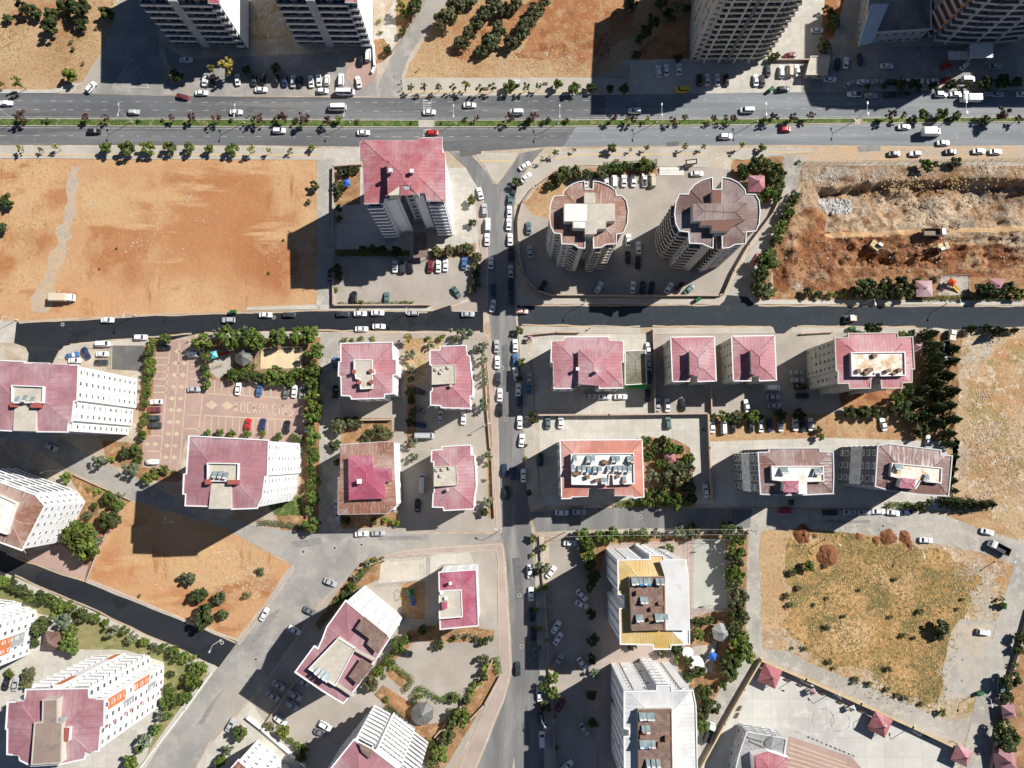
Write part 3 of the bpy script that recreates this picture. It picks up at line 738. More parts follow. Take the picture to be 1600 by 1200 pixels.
slab('sidewalk', [(534, 518.8), (755, 520), (762, 524), (770, 545), (778, 640), (781, 760), (784, 833), (776, 831), (770, 700), (764, 600), (758, 545), (745, 528), (534, 527)], 'pinkwalk')
slab('sidewalk', [(100, 541), (128, 536), (200, 531), (245, 531), (240, 540), (175, 540), (120, 546), (95, 562), (90, 560)], 'walk')
slab('sidewalk', [(305, 523), (375, 518.6), (432, 518.8), (500, 519.2), (500, 527), (305, 530)], 'walk')
slab('sidewalk', [(580, 872), (640, 859), (780, 849), (786, 852), (792, 930), (796, 1000), (798, 1050), (788, 1090), (760, 1158), (728, 1240), (700, 1240), (760, 1100), (779, 1060), (778, 880), (775, 860), (660, 866)], 'pinkwalk')
slab('sidewalk', [(457, 884), (461, 888), (425, 940), (374, 1008), (370, 1002), (420, 937)], 'pinkwalk')
slab('sidewalk', [(140, 905), (300, 972), (372, 1000), (372, 1002), (300, 976), (135, 910)], 'pinkwalk')
slab('sidewalk', [(-60, 868.5), (20, 901), (130, 949), (342, 1043), (330, 1052), (125, 957), (15, 909), (-60, 880)], 'concrete')
slab('sidewalk', [(320, 1060), (338, 1046), (300, 1098), (250, 1165), (225, 1205), (210, 1240), (195, 1240), (240, 1165), (290, 1095)], 'concrete')
slab('sidewalk', [(838, 840), (850, 838), (850, 900), (856, 1000), (862, 1100), (868, 1240), (853, 1240), (847, 1100), (840, 1000), (836, 900)], 'walk')
slab('sidewalk', [(832, 833), (1172, 826.2), (1172, 832), (910, 834), (900, 842), (850, 838)], 'pinkwalk')
slab('sidewalk', [(796, 1240), (803, 1180), (806, 1240)], 'walk')
# courtyards and car parks
sheet('car_park', [(524, 402), (742, 402), (742, 462), (702, 478), (524, 477)], 'beige_pave', 2)
sheet('courtyard', [(524, 262), (760, 262), (760, 330), (742, 402), (524, 402)], 'concrete', 1)
sheet('garden_bed', [(524, 262), (563, 262), (563, 320), (524, 322)], 'bed', 3, 0.3)
sheet('lane', [(495, 248), (524, 248), (524, 477), (495, 484)], 'lane', 3)
sheet('garden_bed', [(524, 390), (640, 392), (640, 401), (524, 401)], 'bed', 3, 0.3)
sheet('courtyard', [(672, 392), (742, 380), (742, 402), (672, 403)], 'bed', 3, 0.3)
sheet('courtyard', [(805, 330), (880, 262), (1110, 262), (1200, 270), (1215, 320), (1160, 400), (1128, 462), (860, 462), (815, 430)], 'beige_pave', 1)
sheet('courtyard', [(820, 318), (850, 285), (885, 275), (890, 300), (860, 340), (830, 335)], 'soil_tan', 2, 0.6)
sheet('forecourt', [(918, 272), (1105, 262), (1110, 310), (1050, 340), (985, 340), (985, 296), (920, 296)], 'beige_pave', 2)
sheet('garden_bed', [(1145, 250), (1225, 244), (1222, 300), (1195, 320), (1180, 290), (1140, 275)], 'bed', 3, 0.6)
sheet('garden_bed', [(868, 268), (1025, 256), (1025, 275), (905, 278), (845, 300), (836, 298)], 'bed', 3, 0.5)
sheet('lane', [(1225, 244), (1256, 244), (1252, 262), (1240, 300), (1210, 372), (1182, 425), (1166, 463), (1136, 461), (1155, 420), (1210, 330), (1225, 290)], 'lane', 2)
sheet('hedge_bed', [(1256, 290), (1245, 330), (1218, 385), (1210, 400), (1200, 455), (1175, 462), (1185, 430), (1214, 375), (1244, 305)], 'bed', 3, 0.5)
sheet('car_park', [(100, 545), (240, 533), (275, 531), (305, 530), (520, 528), (500, 690), (290, 690), (280, 740), (215, 735), (225, 600), (225, 545)], 'pink', 2)
sheet('court', [(176, 536), (228, 540), (226, 580), (175, 577)], 'court', 3)
sheet('garden_bed', [(226, 530), (246, 530), (240, 600), (234, 680), (212, 690), (222, 600)], 'bed', 3, 0.4)
sheet('park_soil', [(322, 530), (500, 525), (500, 598), (330, 594), (322, 570)], 'bed', 3, 0.5)
sheet('playground_floor', [(326, 548), (366, 545), (362, 585), (340, 592), (328, 580)], 'gravel', 4)
sheet('sand_court', [(408, 548), (472, 545), (470, 575), (407, 576)], 'sand', 4)
sheet('garden_bed', [(160, 688), (220, 692), (222, 728), (285, 742), (282, 755), (225, 752), (165, 718)], 'bed', 3, 0.5)
sheet('garden_bed', [(100, 735), (205, 783), (185, 800), (155, 850), (136, 905), (60, 880), (90, 840), (130, 780)], 'bed', 2, 0.6)
sheet('terrace', [(50, 862), (95, 850), (138, 885), (132, 905), (50, 878)], 'pink', 3)
sheet('garden_bed', [(476, 600), (503, 560), (503, 830), (440, 830), (430, 800), (470, 780)], 'bed', 3, 0.4)
sheet('lawn', [(420, 790), (470, 770), (474, 805), (430, 805)], 'lawn', 4, 0.4)
sheet('lane', [(500, 520), (534, 520), (530, 690), (530, 832), (498, 832)], 'lane', 3)
sheet('courtyard', [(534, 528), (665, 528), (760, 530), (776, 660), (778, 830), (660, 832), (534, 832)], 'beige_pave', 2)
sheet('garden_bed', [(630, 528), (690, 528), (690, 545), (668, 548), (668, 600), (632, 600)], 'lot_e', 3, 0.4)
sheet('garden_bed', [(636, 600), (650, 600), (650, 700), (636, 700)], 'bed', 3, 0.3)
sheet('garden_bed', [(534, 655), (612, 652), (614, 690), (534, 695)], 'bed', 3, 0.3)
sheet('garden_bed', [(534, 805), (620, 800), (622, 822), (534, 826)], 'bed', 3, 0.3)
sheet('garden_bed', [(756, 560), (762, 560), (768, 700), (772, 810), (764, 810), (758, 640)], 'bed', 3, 0.2)
sheet('courtyard', [(830, 522), (1020, 522), (1022, 648), (838, 648)], 'concrete', 2)
sheet('courtyard', [(1022, 522), (1440, 521), (1440, 640), (1380, 690), (1110, 700), (1106, 646), (1022, 646)], 'beige_pave', 1)
sheet('courtyard', [(1106, 648), (1450, 645), (1500, 690), (1480, 800), (1112, 790)], 'soil_tan', 1)
sheet('courtyard', [(1110, 690), (1290, 684), (1480, 690), (1480, 798), (1112, 790)], 'concrete', 2)
sheet('courtyard', [(842, 650), (1104, 648), (1110, 787), (845, 790)], 'concrete', 2)
sheet('garden_bed', [(1005, 682), (1050, 686), (1078, 700), (1086, 790), (1005, 788)], 'bed', 3, 0.6)
sheet('garden_bed', [(1310, 612), (1385, 610), (1385, 640), (1318, 640)], 'soil_red', 3, 0.3)
sheet('garden_bed', [(1378, 618), (1440, 520), (1505, 520), (1492, 690), (1440, 690)], 'bed', 2, 0.6)
sheet('car_park', [(858, 840), (910, 840), (945, 860), (940, 1010), (930, 1240), (872, 1240)], 'beige_pave', 2)
sheet('courtyard', [(910, 836), (1170, 832), (1166, 1000), (1120, 1110), (1090, 1180), (1080, 1240), (935, 1240), (940, 1010)], 'pinkwalk', 1)
sheet('basketball_court', [(1084, 843), (1134, 843), (1136, 950), (1082, 950)], 'court_g', 3)
sheet('garden_bed', [(905, 838), (945, 836), (1170, 832), (1168, 1000), (1140, 1060), (1090, 1130), (1086, 1080), (1060, 1040), (1085, 965), (1136, 952), (1134, 842), (950, 850), (935, 900), (905, 870)], 'bed', 2, 0.5)
sheet('playground_floor', [(1082, 1010), (1120, 1005), (1112, 1050), (1078, 1052)], 'gravel', 4)
sheet('school_yard', [(1187, 1034), (1300, 1082), (1430, 1140), (1500, 1172), (1490, 1240), (1075, 1240), (1100, 1190), (1130, 1130)], 'yard', 2)
sheet('painted_yard', [(1232, 1150), (1330, 1182), (1380, 1240), (1220, 1240)], 'pink', 3)
sheet('courtyard', [(560, 876), (665, 868), (775, 860), (778, 1060), (755, 1110), (690, 1240), (470, 1240), (395, 1095), (432, 1044), (505, 940)], 'beige_pave', 2)
sheet('court', [(597, 872), (665, 868), (667, 905), (592, 912)], 'slab', 3)
sheet('court', [(672, 868), (735, 862), (740, 880), (690, 882), (672, 900)], 'concrete', 3)
sheet('playground_floor', [(627, 912), (664, 906), (664, 968), (628, 966)], 'soil_tan', 3)
sheet('garden_bed', [(566, 872), (595, 872), (592, 905), (560, 920), (530, 950), (500, 985), (492, 975), (535, 915)], 'bed', 3, 0.4)
sheet('garden_bed', [(600, 1052), (612, 1040), (642, 1062), (633, 1079), (617, 1068)], 'bed', 3, 0.3)
sheet('garden_bed', [(584, 1086), (598, 1072), (625, 1088), (652, 1106), (642, 1132), (612, 1112)], 'bed', 3, 0.4)
sheet('garden_bed', [(640, 984), (690, 975), (772, 984), (772, 1000), (700, 1006), (650, 1000), (625, 1025), (600, 1042), (585, 1062), (570, 1075), (575, 1055)], 'bed', 3, 0.4)
sheet('garden_bed', [(772, 1024), (779, 1052), (756, 1104), (700, 1190), (680, 1215), (655, 1180), (640, 1136), (690, 1128), (722, 1100), (748, 1062)], 'bed', 3, 0.4)
sheet('courtyard', [(-60, 880), (15, 910), (125, 958), (325, 1052), (240, 1165), (195, 1240), (-60, 1240)], 'concrete', 2)
sheet('garden_bed', [(-60, 878), (60, 935), (130, 960), (230, 1005), (325, 1052), (240, 1165), (228, 1180), (255, 1110), (258, 1035), (200, 1015), (120, 1015), (118, 970), (60, 960), (40, 945), (-60, 940)], 'lawn_dry', 3, 0.4)
sheet('courtyard', [(285, 1240), (322, 1170), (390, 1096), (470, 1200), (480, 1240)], 'concrete', 3)
sheet('garden_bed', [(1607, 950), (1700, 950), (1700, 1240), (1548, 1240)], 'bed', 2)
sheet('sidewalk', [(1480, 806), (1500, 800), (1560, 812), (1592, 842), (1530, 826)], 'soil_tan', 4)

# paint and inlaid bands
mk = MB()
def dash(mb, pts, w, z, on=2.0, off=3.0):
    q = px(pts)
    for a, b in zip(q[:-1], q[1:]):
        L = (b - a).length; d = (b - a).normalized(); s = 0.0
        n = Vector((-d.y, d.x, 0)) * (w / 2)
        while s < L:
            e = min(L, s + on)
            p0 = a + d * s; p1 = a + d * e
            mb.add([(p.x, p.y, z) for p in (p0 - n, p1 - n, p1 + n, p0 + n)], [(0, 1, 2, 3)])
            s += on + off
def stripe(mb, a, b, w, z):
    a, b = P(*a), P(*b); d = (b - a).normalized(); n = Vector((-d.y, d.x, 0)) * (w / 2)
    mb.add([(p.x, p.y, z) for p in (a - n, b - n, b + n, a + n)], [(0, 1, 2, 3)])
ZM = 0.075
dash(mk, [(0, 157), (290, 160), (620, 160), (1250, 154), (1600, 150)], 0.16, ZM, 2.0, 4.0)
dash(mk, [(0, 171), (620, 174), (1250, 170), (1600, 167)], 0.16, ZM, 2.0, 4.0)
dash(mk, [(0, 212), (620, 214), (1250, 211), (1600, 207)], 0.16, ZM, 2.0, 4.0)
dash(mk, [(0, 182.5), (400, 184.5), (800, 185), (1200, 183), (1600, 180.5)], 0.14, ZM, 60, 0.1)
dash(mk, [(0, 199.5), (400, 201.5), (800, 201.5), (1200, 198.5), (1600, 193.5)], 0.14, ZM, 60, 0.1)
for v in (157, 161, 165, 169, 173, 177):
    stripe(mk, (661, v), (674, v), 0.5, ZM)
for v in (203, 207, 211, 215, 219):
    stripe(mk, (661, v), (674, v), 0.5, ZM)
tag(mk.obj('road_markings', A['paint']), kind='structure')

# car park bands, diamonds and inlaid letters
cp = MB(); ZP = 0.052
for v in (559, 570.5, 581, 592, 603, 613):
    stripe(cp, (240, v), (264, v), 0.35, ZP)
for v in (681, 705, 722):
    stripe(cp, (230, v), (252, v), 0.35, ZP)
for a, b in (((266, 538), (250, 724)), ((281, 536), (266, 724)), ((297, 533), (281, 724)), ((317, 615), (310, 675))):
    stripe(cp, a, b, 0.35, ZP)
for v in (570, 581, 592):
    stripe(cp, (297, v), (314, v), 0.35, ZP)
stripe(cp, (292, 648), (312, 649), 0.35, ZP); stripe(cp, (290, 670), (311, 670), 0.35, ZP)
stripe(cp, (322, 615), (470, 623), 0.4, ZP); stripe(cp, (320, 649), (470, 657), 0.4, ZP)
for i in range(14):
    u = 325 + i * 11
    stripe(cp, (u, 593 + i * 0.5), (u - 1, 615 + i * 0.55), 0.3, ZP)
    stripe(cp, (u - 5, 650 + i * 0.55), (u - 6, 674 + i * 0.4), 0.3, ZP)
def diamond(mb, u, v, a, b, z):
    mb.add([P(u - a, v, z), P(u, v + b, z), P(u + a, v, z), P(u, v - b, z)], [(0, 1, 2, 3)])
for i in range(10):
    v = 549 + i * 18.4
    diamond(cp, 277 - i * 2.0, v, 5.2, 3.7, ZP); diamond(cp, 290 - i * 2.0, v, 5.2, 3.7, ZP)
diamond(cp, 330.5, 632.5, 10, 7, ZP); diamond(cp, 355, 633.5, 10, 7, ZP)
for u in (230, 243):
    diamond(cp, u, 694, 5, 3.6, ZP)
LET = {'K': [((0, 0), (0, 4)), ((3, 0), (0, 2)), ((0, 2), (3, 4))], 'O': [((0, 0), (3, 0)), ((3, 0), (3, 4)), ((3, 4), (0, 4)), ((0, 4), (0, 0))], 'C': [((3, 0), (0, 0)), ((0, 0), (0, 4)), ((0, 4), (3, 4))],
       'A': [((0, 4), (0, 0.5)), ((0, 0.2), (3, 0.2)), ((3, 0.5), (3, 4)), ((0, 2.2), (3, 2.2))], 'L': [((0, 0), (0, 4)), ((0, 4), (3, 4))], 'E': [((0, 0), (0, 4)), ((0, 0), (3, 0)), ((0, 2), (2.6, 2)), ((0, 4), (3, 4))],
       'I': [((0.4, 1.2), (0.4, 4)), ((0.4, 0), (0.4, 0.4))], 'N': [((0, 4), (0, 0)), ((0, 0), (3, 4)), ((3, 4), (3, 0))], 'S': [((3, 0), (0, 0)), ((0, 0), (0, 2)), ((0, 2), (3, 2)), ((3, 2), (3, 4)), ((3, 4), (0, 4))]}
lu = 367.0
for ch in 'KOCKALEINS':
    for (x0, y0), (x1, y1) in LET[ch]:
        k = 1.85; lv = 627.5 + (lu - 367) * 0.07
        stripe(cp, (lu + x0 * k, lv + y0 * 3.9), (lu + x1 * k, lv + y1 * 3.9), 0.42, ZP)
    lu += 6.2 if ch == 'I' else 9.8
tag(cp.obj('car_park_inlays', A['cream']), kind='structure')

sp = MB()
yb = MB()
for i in range(6):
    stripe(yb, (1234 - i * 1.5, 1161 + i * 7), (1322 + i * 9, 1192 + i * 9), 0.45, 0.062)
tag(yb.obj('yard_bands', A['cream']), kind='structure')
for (u, v, r) in ((1286, 1124, 17), (1313, 1128, 15)):
    for k in range(24):
        t0, t1 = k * math.pi / 12, (k + 1) * math.pi / 12
        stripe(sp, (u + r * math.cos(t0), v + r * math.sin(t0)), (u + r * math.cos(t1), v + r * math.sin(t1)), 0.25, 0.062)
for i in range(11):
    stripe(sp, (1262 + i * 7, 1150 + i * 2.9), (1264 + i * 7, 1154 + i * 2.9), 0.4, 0.062)
stripe(sp, (1240, 1142), (1336, 1182), 0.4, 0.062)
tag(sp.obj('yard_markings', A['paint']), kind='structure')
ys = MB()
for pts in ([(0, 242), (400, 242), (500, 243)], [(868, 249), (905, 241.5), (1105, 241)], [(632, 143.5), (925, 143)], [(746, 252), (800, 252)], [(1205, 238), (1266, 238)]):
    dash(ys, pts, 0.45, 0.165, 500, 1)
tag(ys.obj('tactile_paving_strip', A['kerb_y']), kind='structure')

# excavation plot: one displaced sheet with the pit below street level
def sm(a, b, x):
    t = min(1, max(0, (x - a) / (b - a)))
    return t * t * (3 - 2 * t)
def fb(x, y, s, o=0.0):
    return mnoise.fractal(Vector((x * s + o, y * s - o, o)), 1.0, 2.0, 5)
def unproj(p):
    # pixel of a ground point
    d = Vector((p.x, p.y, -CAMH)); y = d.y * CT + d.z * ST; z = -d.y * ST + d.z * CT
    return 800 + FPX * d.x / -z, 600 - FPX * y / -z
HEAPS = [(1290, 345, 9, 1.6), (1238, 395, 12, 1.8), (1262, 375, 10, 1.5), (1300, 420, 14, 2.2), (1325, 405, 9, 1.4), (1405, 362, 8, 1.6), (1440, 400, 8, 1.4), (1545, 400, 12, 1.8), (1500, 345, 9, 1.0), (1580, 340, 10, 1.4), (1230, 425, 10, 1.5), (1380, 398, 7, 1.3), (1410, 395, 7, 1.6), (1515, 385, 8, 1.2), (1275, 330, 7, 1.2)]
def pit(u, v, x, y):
    n = fb(x, y, 0.022, 3.0); n2 = fb(x, y, 0.22, 7.0); n3 = fb(x, y, 0.7, 11.0); nm = fb(x, y, 0.09, 5.0)
    vv = v + n * 16 + nm * 8; uu = u + n * 26 + nm * 10
    z = 0.0
    z -= 4.6 * sm(288, 292, vv) * (1 - sm(300, 350, vv) * 0.62)
    z -= 1.6 * sm(1530, 1545, uu) * sm(300, 306, vv) * (1 - sm(330, 345, vv))
    z += 2.2 * sm(1395, 1400, uu) * (1 - sm(1428, 1440, uu)) * sm(286, 290, v) * (1 - sm(298, 306, v))
    step = math.floor(max(0.0, (vv - 366) / 13.0)); fr_ = (vv - 366) / 13.0 - step
    if vv > 366:
        z -= min(3, step + sm(0.0, 0.22, fr_)) * 1.15 * sm(1310, 1350, uu) * (1 - sm(410, 424, vv))
    z -= 2.0 * sm(1335, 1350, uu) * (1 - sm(1385, 1400, uu)) * sm(384, 390, vv) * (1 - sm(412, 420, vv))
    rid = abs(fb(x + y * 0.6, y - x * 0.3, 0.10, 9.0))
    z += (2.6 * rid + 1.0 * nm) * sm(345, 365, vv) * (1 - sm(1325, 1360, uu))
    hv = 368 - (u - 1270) * 0.045 if u < 1460 else 359.5 - (u - 1460) * 0.03
    flat = math.exp(-((v - hv) / 6.0) ** 2)
    hp_ = 0.0
    for (a, b, r_, h_) in HEAPS:
        dd = ((u - a) ** 2 + (v - b) ** 2) / (r_ * r_)
        if dd < 5:
            hp_ = max(hp_, h_ * math.exp(-dd * (1 + 0.6 * nm)))
    z += (n2 * 0.9 + n3 * 0.45 + nm * 1.1) * (1 - 0.85 * flat) - 0.35
    m = sm(PX0 + 1.0, PX0 + 9, x) * sm(PY0 + 0.5, PY0 + 3.0, y) * sm(PY1 - 0.5, PY1 - 2.0, y)
    base = 0.05 + max(0, 0.6 * n2 + 0.25 * n3 + 1.4 * rid * sm(1215, 1230, u) * sm(330, 350, v)) * (1 - sm(440, 452, v)) * (1 - sm(1325, 1335, u) * sm(424, 432, v))
    zz = z * m + base * (1 - m) if m < 1 else z
    return zz + hp_ * (1 + 0.4 * n2)
x0, x1 = P(1205, 350).x, P(1700, 350).x
y1, y0 = P(1400, 256.5).y, P(1400, 463).y
st = 0.55
nx = int((x1 - x0) / st); ny = int((y1 - y0) / st)
vs_ = []; keep = []
for j in range(ny + 1):
    for i in range(nx + 1):
        x = x0 + (x1 - x0) * i / nx; y = y0 + (y1 - y0) * j / ny
        u, v = unproj(Vector((x, y, 0)))
        left = 1256 - max(0, v - 258) * 0.05 if v < 300 else 1254 - (v - 300) * 0.50
        left = max(left, 1205)
        top = v > 257.5
        keep.append(u > left and top)
        vs_.append((x, y, pit(u, v, x, y)))
fs_ = []
W1 = nx + 1
for j in range(ny):
    for i in range(nx):
        q = (j * W1 + i, j * W1 + i + 1, (j + 1) * W1 + i + 1, (j + 1) * W1 + i)
        xx, yy = vs_[q[0]][0], vs_[q[0]][1]
        if all(keep[k] for k in q) or (xx > PX0 - 2 and PY0 - 2 < yy < PY1 + 2):
            fs_.append(q)
mi_ = []
for q in fs_:
    x, y = vs_[q[0]][0], vs_[q[0]][1]; u, v = unproj(Vector((x, y, 0)))
    n = fb(x, y, 0.07, 5.0); n2 = fb(x, y, 0.3, 2.0)
    hv = 368 - (u - 1270) * 0.045 if u < 1460 else 359.5 - (u - 1460) * 0.03
    if abs(v - hv + n2 * 1.5) < 4.2 and u > 1290:
        mi_.append(2)
    elif v + n * 14 + n2 * 4 > 366 + max(0, u - 1440) * 0.12 or (u < 1290 and v + n * 20 + n2 * 6 > 335):
        mi_.append(1)
    else:
        mi_.append(0)
tag(link('excavation_terrain', mkmesh('excavation_terrain', vs_, fs_, [A['soil_dig'], A['soil_digred'], A['soil_haul']], mi_, smooth=True)), kind='structure')
PITFN = lambda u, v: (lambda p: pit(u, v, p.x, p.y))(P(u, v))
sheet('garden_bed', [(1330, 434), (1700, 434), (1700, 470), (1180, 468), (1200, 456), (1330, 452)], 'bed', 6, 0.4)
sheet('playground_floor', [(1470, 432), (1512, 432), (1512, 462), (1465, 462)], 'gravel', 8)

# asphalt repairs
for q, m_ in (([(784, 540), (792, 539), (794, 600), (786, 602)], 'patch_d'), ([(800, 872), (812, 870), (818, 935), (806, 938)], 'patch_d'), ([(590, 838), (668, 836), (669, 842), (592, 845)], 'patch'), ([(452, 846), (500, 840), (503, 850), (465, 856)], 'patch'), ([(418, 962), (440, 950), (402, 1004), (392, 1004)], 'patch'),
              ([(330, 1098), (352, 1075), (318, 1130), (306, 1134)], 'patch'), ([(300, 166), (412, 167), (412, 172), (300, 171)], 'patch_d'), ([(450, 208), (560, 209), (560, 213), (450, 212)], 'patch_d'), ([(1042, 222), (1060, 221), (1060, 228), (1042, 228)], 'patch_d'), ([(1340, 228), (1376, 227), (1376, 236), (1342, 237)], 'patch'), ([(1290, 812), (1360, 814), (1360, 818), (1290, 817)], 'patch')):
    sheet('asphalt_patch', q, m_, 6, 0.25)
mc = MB().bar((0, 0, 0), (0, 0, 0.02), 0.42, 14).mesh('cover', A['darkmetal'])
mr_ = MB().bar((0, 0, 0), (0, 0, 0.012), 0.62, 14).mesh('collar', A['kerb'])
for u, v, lab in ((523, 856, 'on the grey street below the rusty-roofed block'), (565, 851, 'right of another on the street below the rusty-roofed block'), (474, 862, 'at the tip of the triangle lot'), (785, 575, 'on the main street by the upper red block'), (790, 655, 'on the main street by the pavement gap'), (812, 930, 'on the lowest main street stretch'), (815, 1010, 'on the main street above the curve'), (238, 107, 'on the shaded side street by the island'), (193, 81, 'on the shaded side street, upper'), (98, 507, 'on the black street near the field track'), (428, 496, 'behind the white car on the black street'), (1254, 213, 'on the lower avenue lanes'), (1494, 214, 'on the lower avenue lanes near the right edge'), (347, 1004, 'on the end of the black diagonal street'), (400, 1030, 'on the wide lower left street'), (1000, 808, 'on the street below the walled garden'), (1380, 822, 'on the street below the charcoal blocks')):
    p = P(u, v); t = thing('manhole_cover', 'round manhole cover ' + lab, 'manhole cover', (p.x, p.y, 0.082), 0, 'manhole covers')
    link('collar', mr_, t); link('cover', mc, t)

# dust blown along the kerbs of the black streets
for pts in ([(30, 504), (205, 494.5), (380, 488.5), (495, 485.5), (668, 487.6)], [(110, 538), (205, 529), (300, 521.5)], [(320, 519.6), (500, 517.5), (750, 518.6)], [(812, 477.5), (1125, 476.6)], [(1185, 477), (1600, 478.4)], [(815, 508.5), (1000, 510.5)], [(1020, 510.5), (1205, 510)], [(1245, 510), (1430, 510.2)], [(10, 864.5), (135, 910.5), (370, 1003)], [(22, 899), (130, 947), (338, 1040)]):
    sheet('kerb_dust', band(pts, 0.55), 'track', 7, 0.35, worldpts=True)

# ------------------------------------------------------------------ buildings
_mesh_cache = {}


def window_mesh(w, h, var=0, f=0.09):
    k = ('w', round(w, 1), round(h, 1), var, f)
    if k not in _mesh_cache:
        mb = MB()
        # local x along wall, y outward, z up: frame ring and recessed pane with one mullion
        mb.box(-w / 2, w / 2, -0.05, 0.05, 0, h, 1)
        if var:
            mb.box(-w / 2, w / 2, 0.05, 0.075, h * (0.62 if var == 1 else 0.25), h, 2)
        for a in ((-w / 2 - f, -w / 2, -0.05, 0.12, -f, h + f), (w / 2, w / 2 + f, -0.05, 0.12, -f, h + f), (-w / 2, w / 2, -0.05, 0.12, h, h + f), (-w / 2, w / 2, -0.05, 0.2, -f, 0), (-0.03, 0.03, 0.05, 0.1, 0, h)):
            mb.box(*a, 0)
        _mesh_cache[k] = mb.mesh('window', A['frame'], A['glass'], A['lightgrey_wall'])
    return _mesh_cache[k]


def ac_mesh():
    if 'ac' not in _mesh_cache:
        mb = MB(); mb.box(-0.42, 0.42, 0.06, 0.42, 0, 0.6, 0); mb.bar((0, 0.42, 0.3), (0, 0.44, 0.3), 0.22, 10, 1)
        _mesh_cache['ac'] = mb.mesh('air_conditioner', A['frame'], A['darkmetal'])
    return _mesh_cache['ac']


def balcony_mesh(w, d, mat, h=1.0):
    k = ('b', round(w, 1), round(d, 1), mat.name, h)
    if k not in _mesh_cache:
        mb = MB()
        mb.box(-w / 2, w / 2, 0, d, 0, 0.16)
        mb.box(-w / 2, w / 2, d - 0.12, d, 0.16, h)
        mb.box(-w / 2, -w / 2 + 0.12, 0, d - 0.12, 0.16, h)
        mb.box(w / 2 - 0.12, w / 2, 0, d - 0.12, 0.16, h)
        _mesh_cache[k] = mb.mesh('balcony', mat)
    return _mesh_cache[k]


def clip(poly, conv):
    """Sutherland-Hodgman: clip 2-D polygon by convex counter-clockwise polygon"""
    out = list(poly)
    n = len(conv)
    for i in range(n):
        a, b = conv[i], conv[(i + 1) % n]
        ins = lambda p: (b[0] - a[0]) * (p[1] - a[1]) - (b[1] - a[1]) * (p[0] - a[0])
        src, out = out, []
        for j in range(len(src)):
            p, q = src[j], src[(j + 1) % len(src)]
            dp, dq = ins(p), ins(q)
            if dp >= -1e-7:
                out.append(p)
            if (dp > 1e-7 and dq < -1e-7) or (dp < -1e-7 and dq > 1e-7):
                t = dp / (dp - dq)
                out.append((p[0] + (q[0] - p[0]) * t, p[1] + (q[1] - p[1]) * t))
        if not out:
            return []
    return out


def hip(poly, z, pitch, mats, parent, ang, name='roof', thick=0.12):
    """hipped sheet roof over the oriented bounding box of poly, cut to poly. mats: one or four (right, left, back, front)"""
    ca, sa = math.cos(ang), math.sin(ang)
    loc = [(p.x * ca + p.y * sa, -p.x * sa + p.y * ca) for p in poly]
    if sum(loc[i][0] * loc[(i + 1) % len(loc)][1] - loc[(i + 1) % len(loc)][0] * loc[i][1] for i in range(len(loc))) < 0:
        loc = loc[::-1]
    xa, xb = min(p[0] for p in loc), max(p[0] for p in loc)
    ya, yb = min(p[1] for p in loc), max(p[1] for p in loc)
    a, b = (xb - xa) / 2, (yb - ya) / 2
    m = min(a, b)
    R1 = (xa + m, (ya + yb) / 2 if a >= b else ya + m); R2 = (xb - m, (ya + yb) / 2 if a >= b else yb - m)
    if a >= b:
        faces = {0: [(xb, ya), (xb, yb), R2], 1: [(xa, yb), (xa, ya), R1], 2: [(xb, yb), (xa, yb), R1, R2], 3: [(xa, ya), (xb, ya), R2, R1]}
    else:
        faces = {0: [(xb, ya), (xb, yb), R2, R1], 1: [(xa, yb), (xa, ya), R1, R2], 2: [(xb, yb), (xa, yb), R2], 3: [(xa, ya), (xb, ya), R1]}
    dist = {0: lambda p: xb - p[0], 1: lambda p: p[0] - xa, 2: lambda p: yb - p[1], 3: lambda p: p[1] - ya}
    al = {0: lambda p: p[1], 1: lambda p: p[1], 2: lambda p: p[0], 3: lambda p: p[0]}
    mats = mats if isinstance(mats, (list, tuple)) else [mats] * 4
    um = list(dict.fromkeys(mats))
    V, Fc, mi, uv = [], [], [], []
    for k in range(4):
        c = clip(loc, faces[k])
        if len(c) < 3:
            continue
        tr = tess([Vector((p[0], p[1], 0)) for p in c])
        b0 = len(V)
        for p in c:
            V.append((p[0] * ca - p[1] * sa, p[0] * sa + p[1] * ca, z + pitch * dist[k](p)))
        for t in tr:
            A_, B_, C_ = (Vector(V[b0 + q]) for q in t)
            t = t if (B_ - A_).cross(C_ - A_).z > 0 else t[::-1]
            Fc.append(tuple(b0 + q for q in t)); mi.append(um.index(mats[k]))
            uv += [(al[k](c[q]), dist[k](c[q])) for q in t]
    L = parent.location
    V = [(v[0] - L.x, v[1] - L.y, v[2] - L.z) for v in V]
    o = link(name, mkmesh(name, V, Fc, um, mi, uvs=uv), parent)
    # ridge and hip cappings
    cap = MB()
    W = lambda q, d: Vector((q[0] * ca - q[1] * sa - L.x, q[0] * sa + q[1] * ca - L.y, z + d - L.z + 0.03))
    top = pitch * m
    for c, r in (((xa, ya), R1), ((xa, yb), R1 if a >= b else R2), ((xb, ya), R2 if a >= b else R1), ((xb, yb), R2)):
        # only the part of the hip above the outline
        if any(abs(c[0] - q[0]) < 1.2 and abs(c[1] - q[1]) < 1.2 for q in loc):
            cap.bar(W(c, 0), W(r, top), 0.11, 4)
        else:
            cc = (c[0] + (r[0] - c[0]) * 0.4, c[1] + (r[1] - c[1]) * 0.4)
            cap.bar(W(cc, top * 0.4), W(r, top), 0.11, 4)
    cap.bar(W(R1, top), W(R2, top + 0.001), 0.11, 4)
    c_ = cap.obj('ridge_cap', um[0], o)
    return o


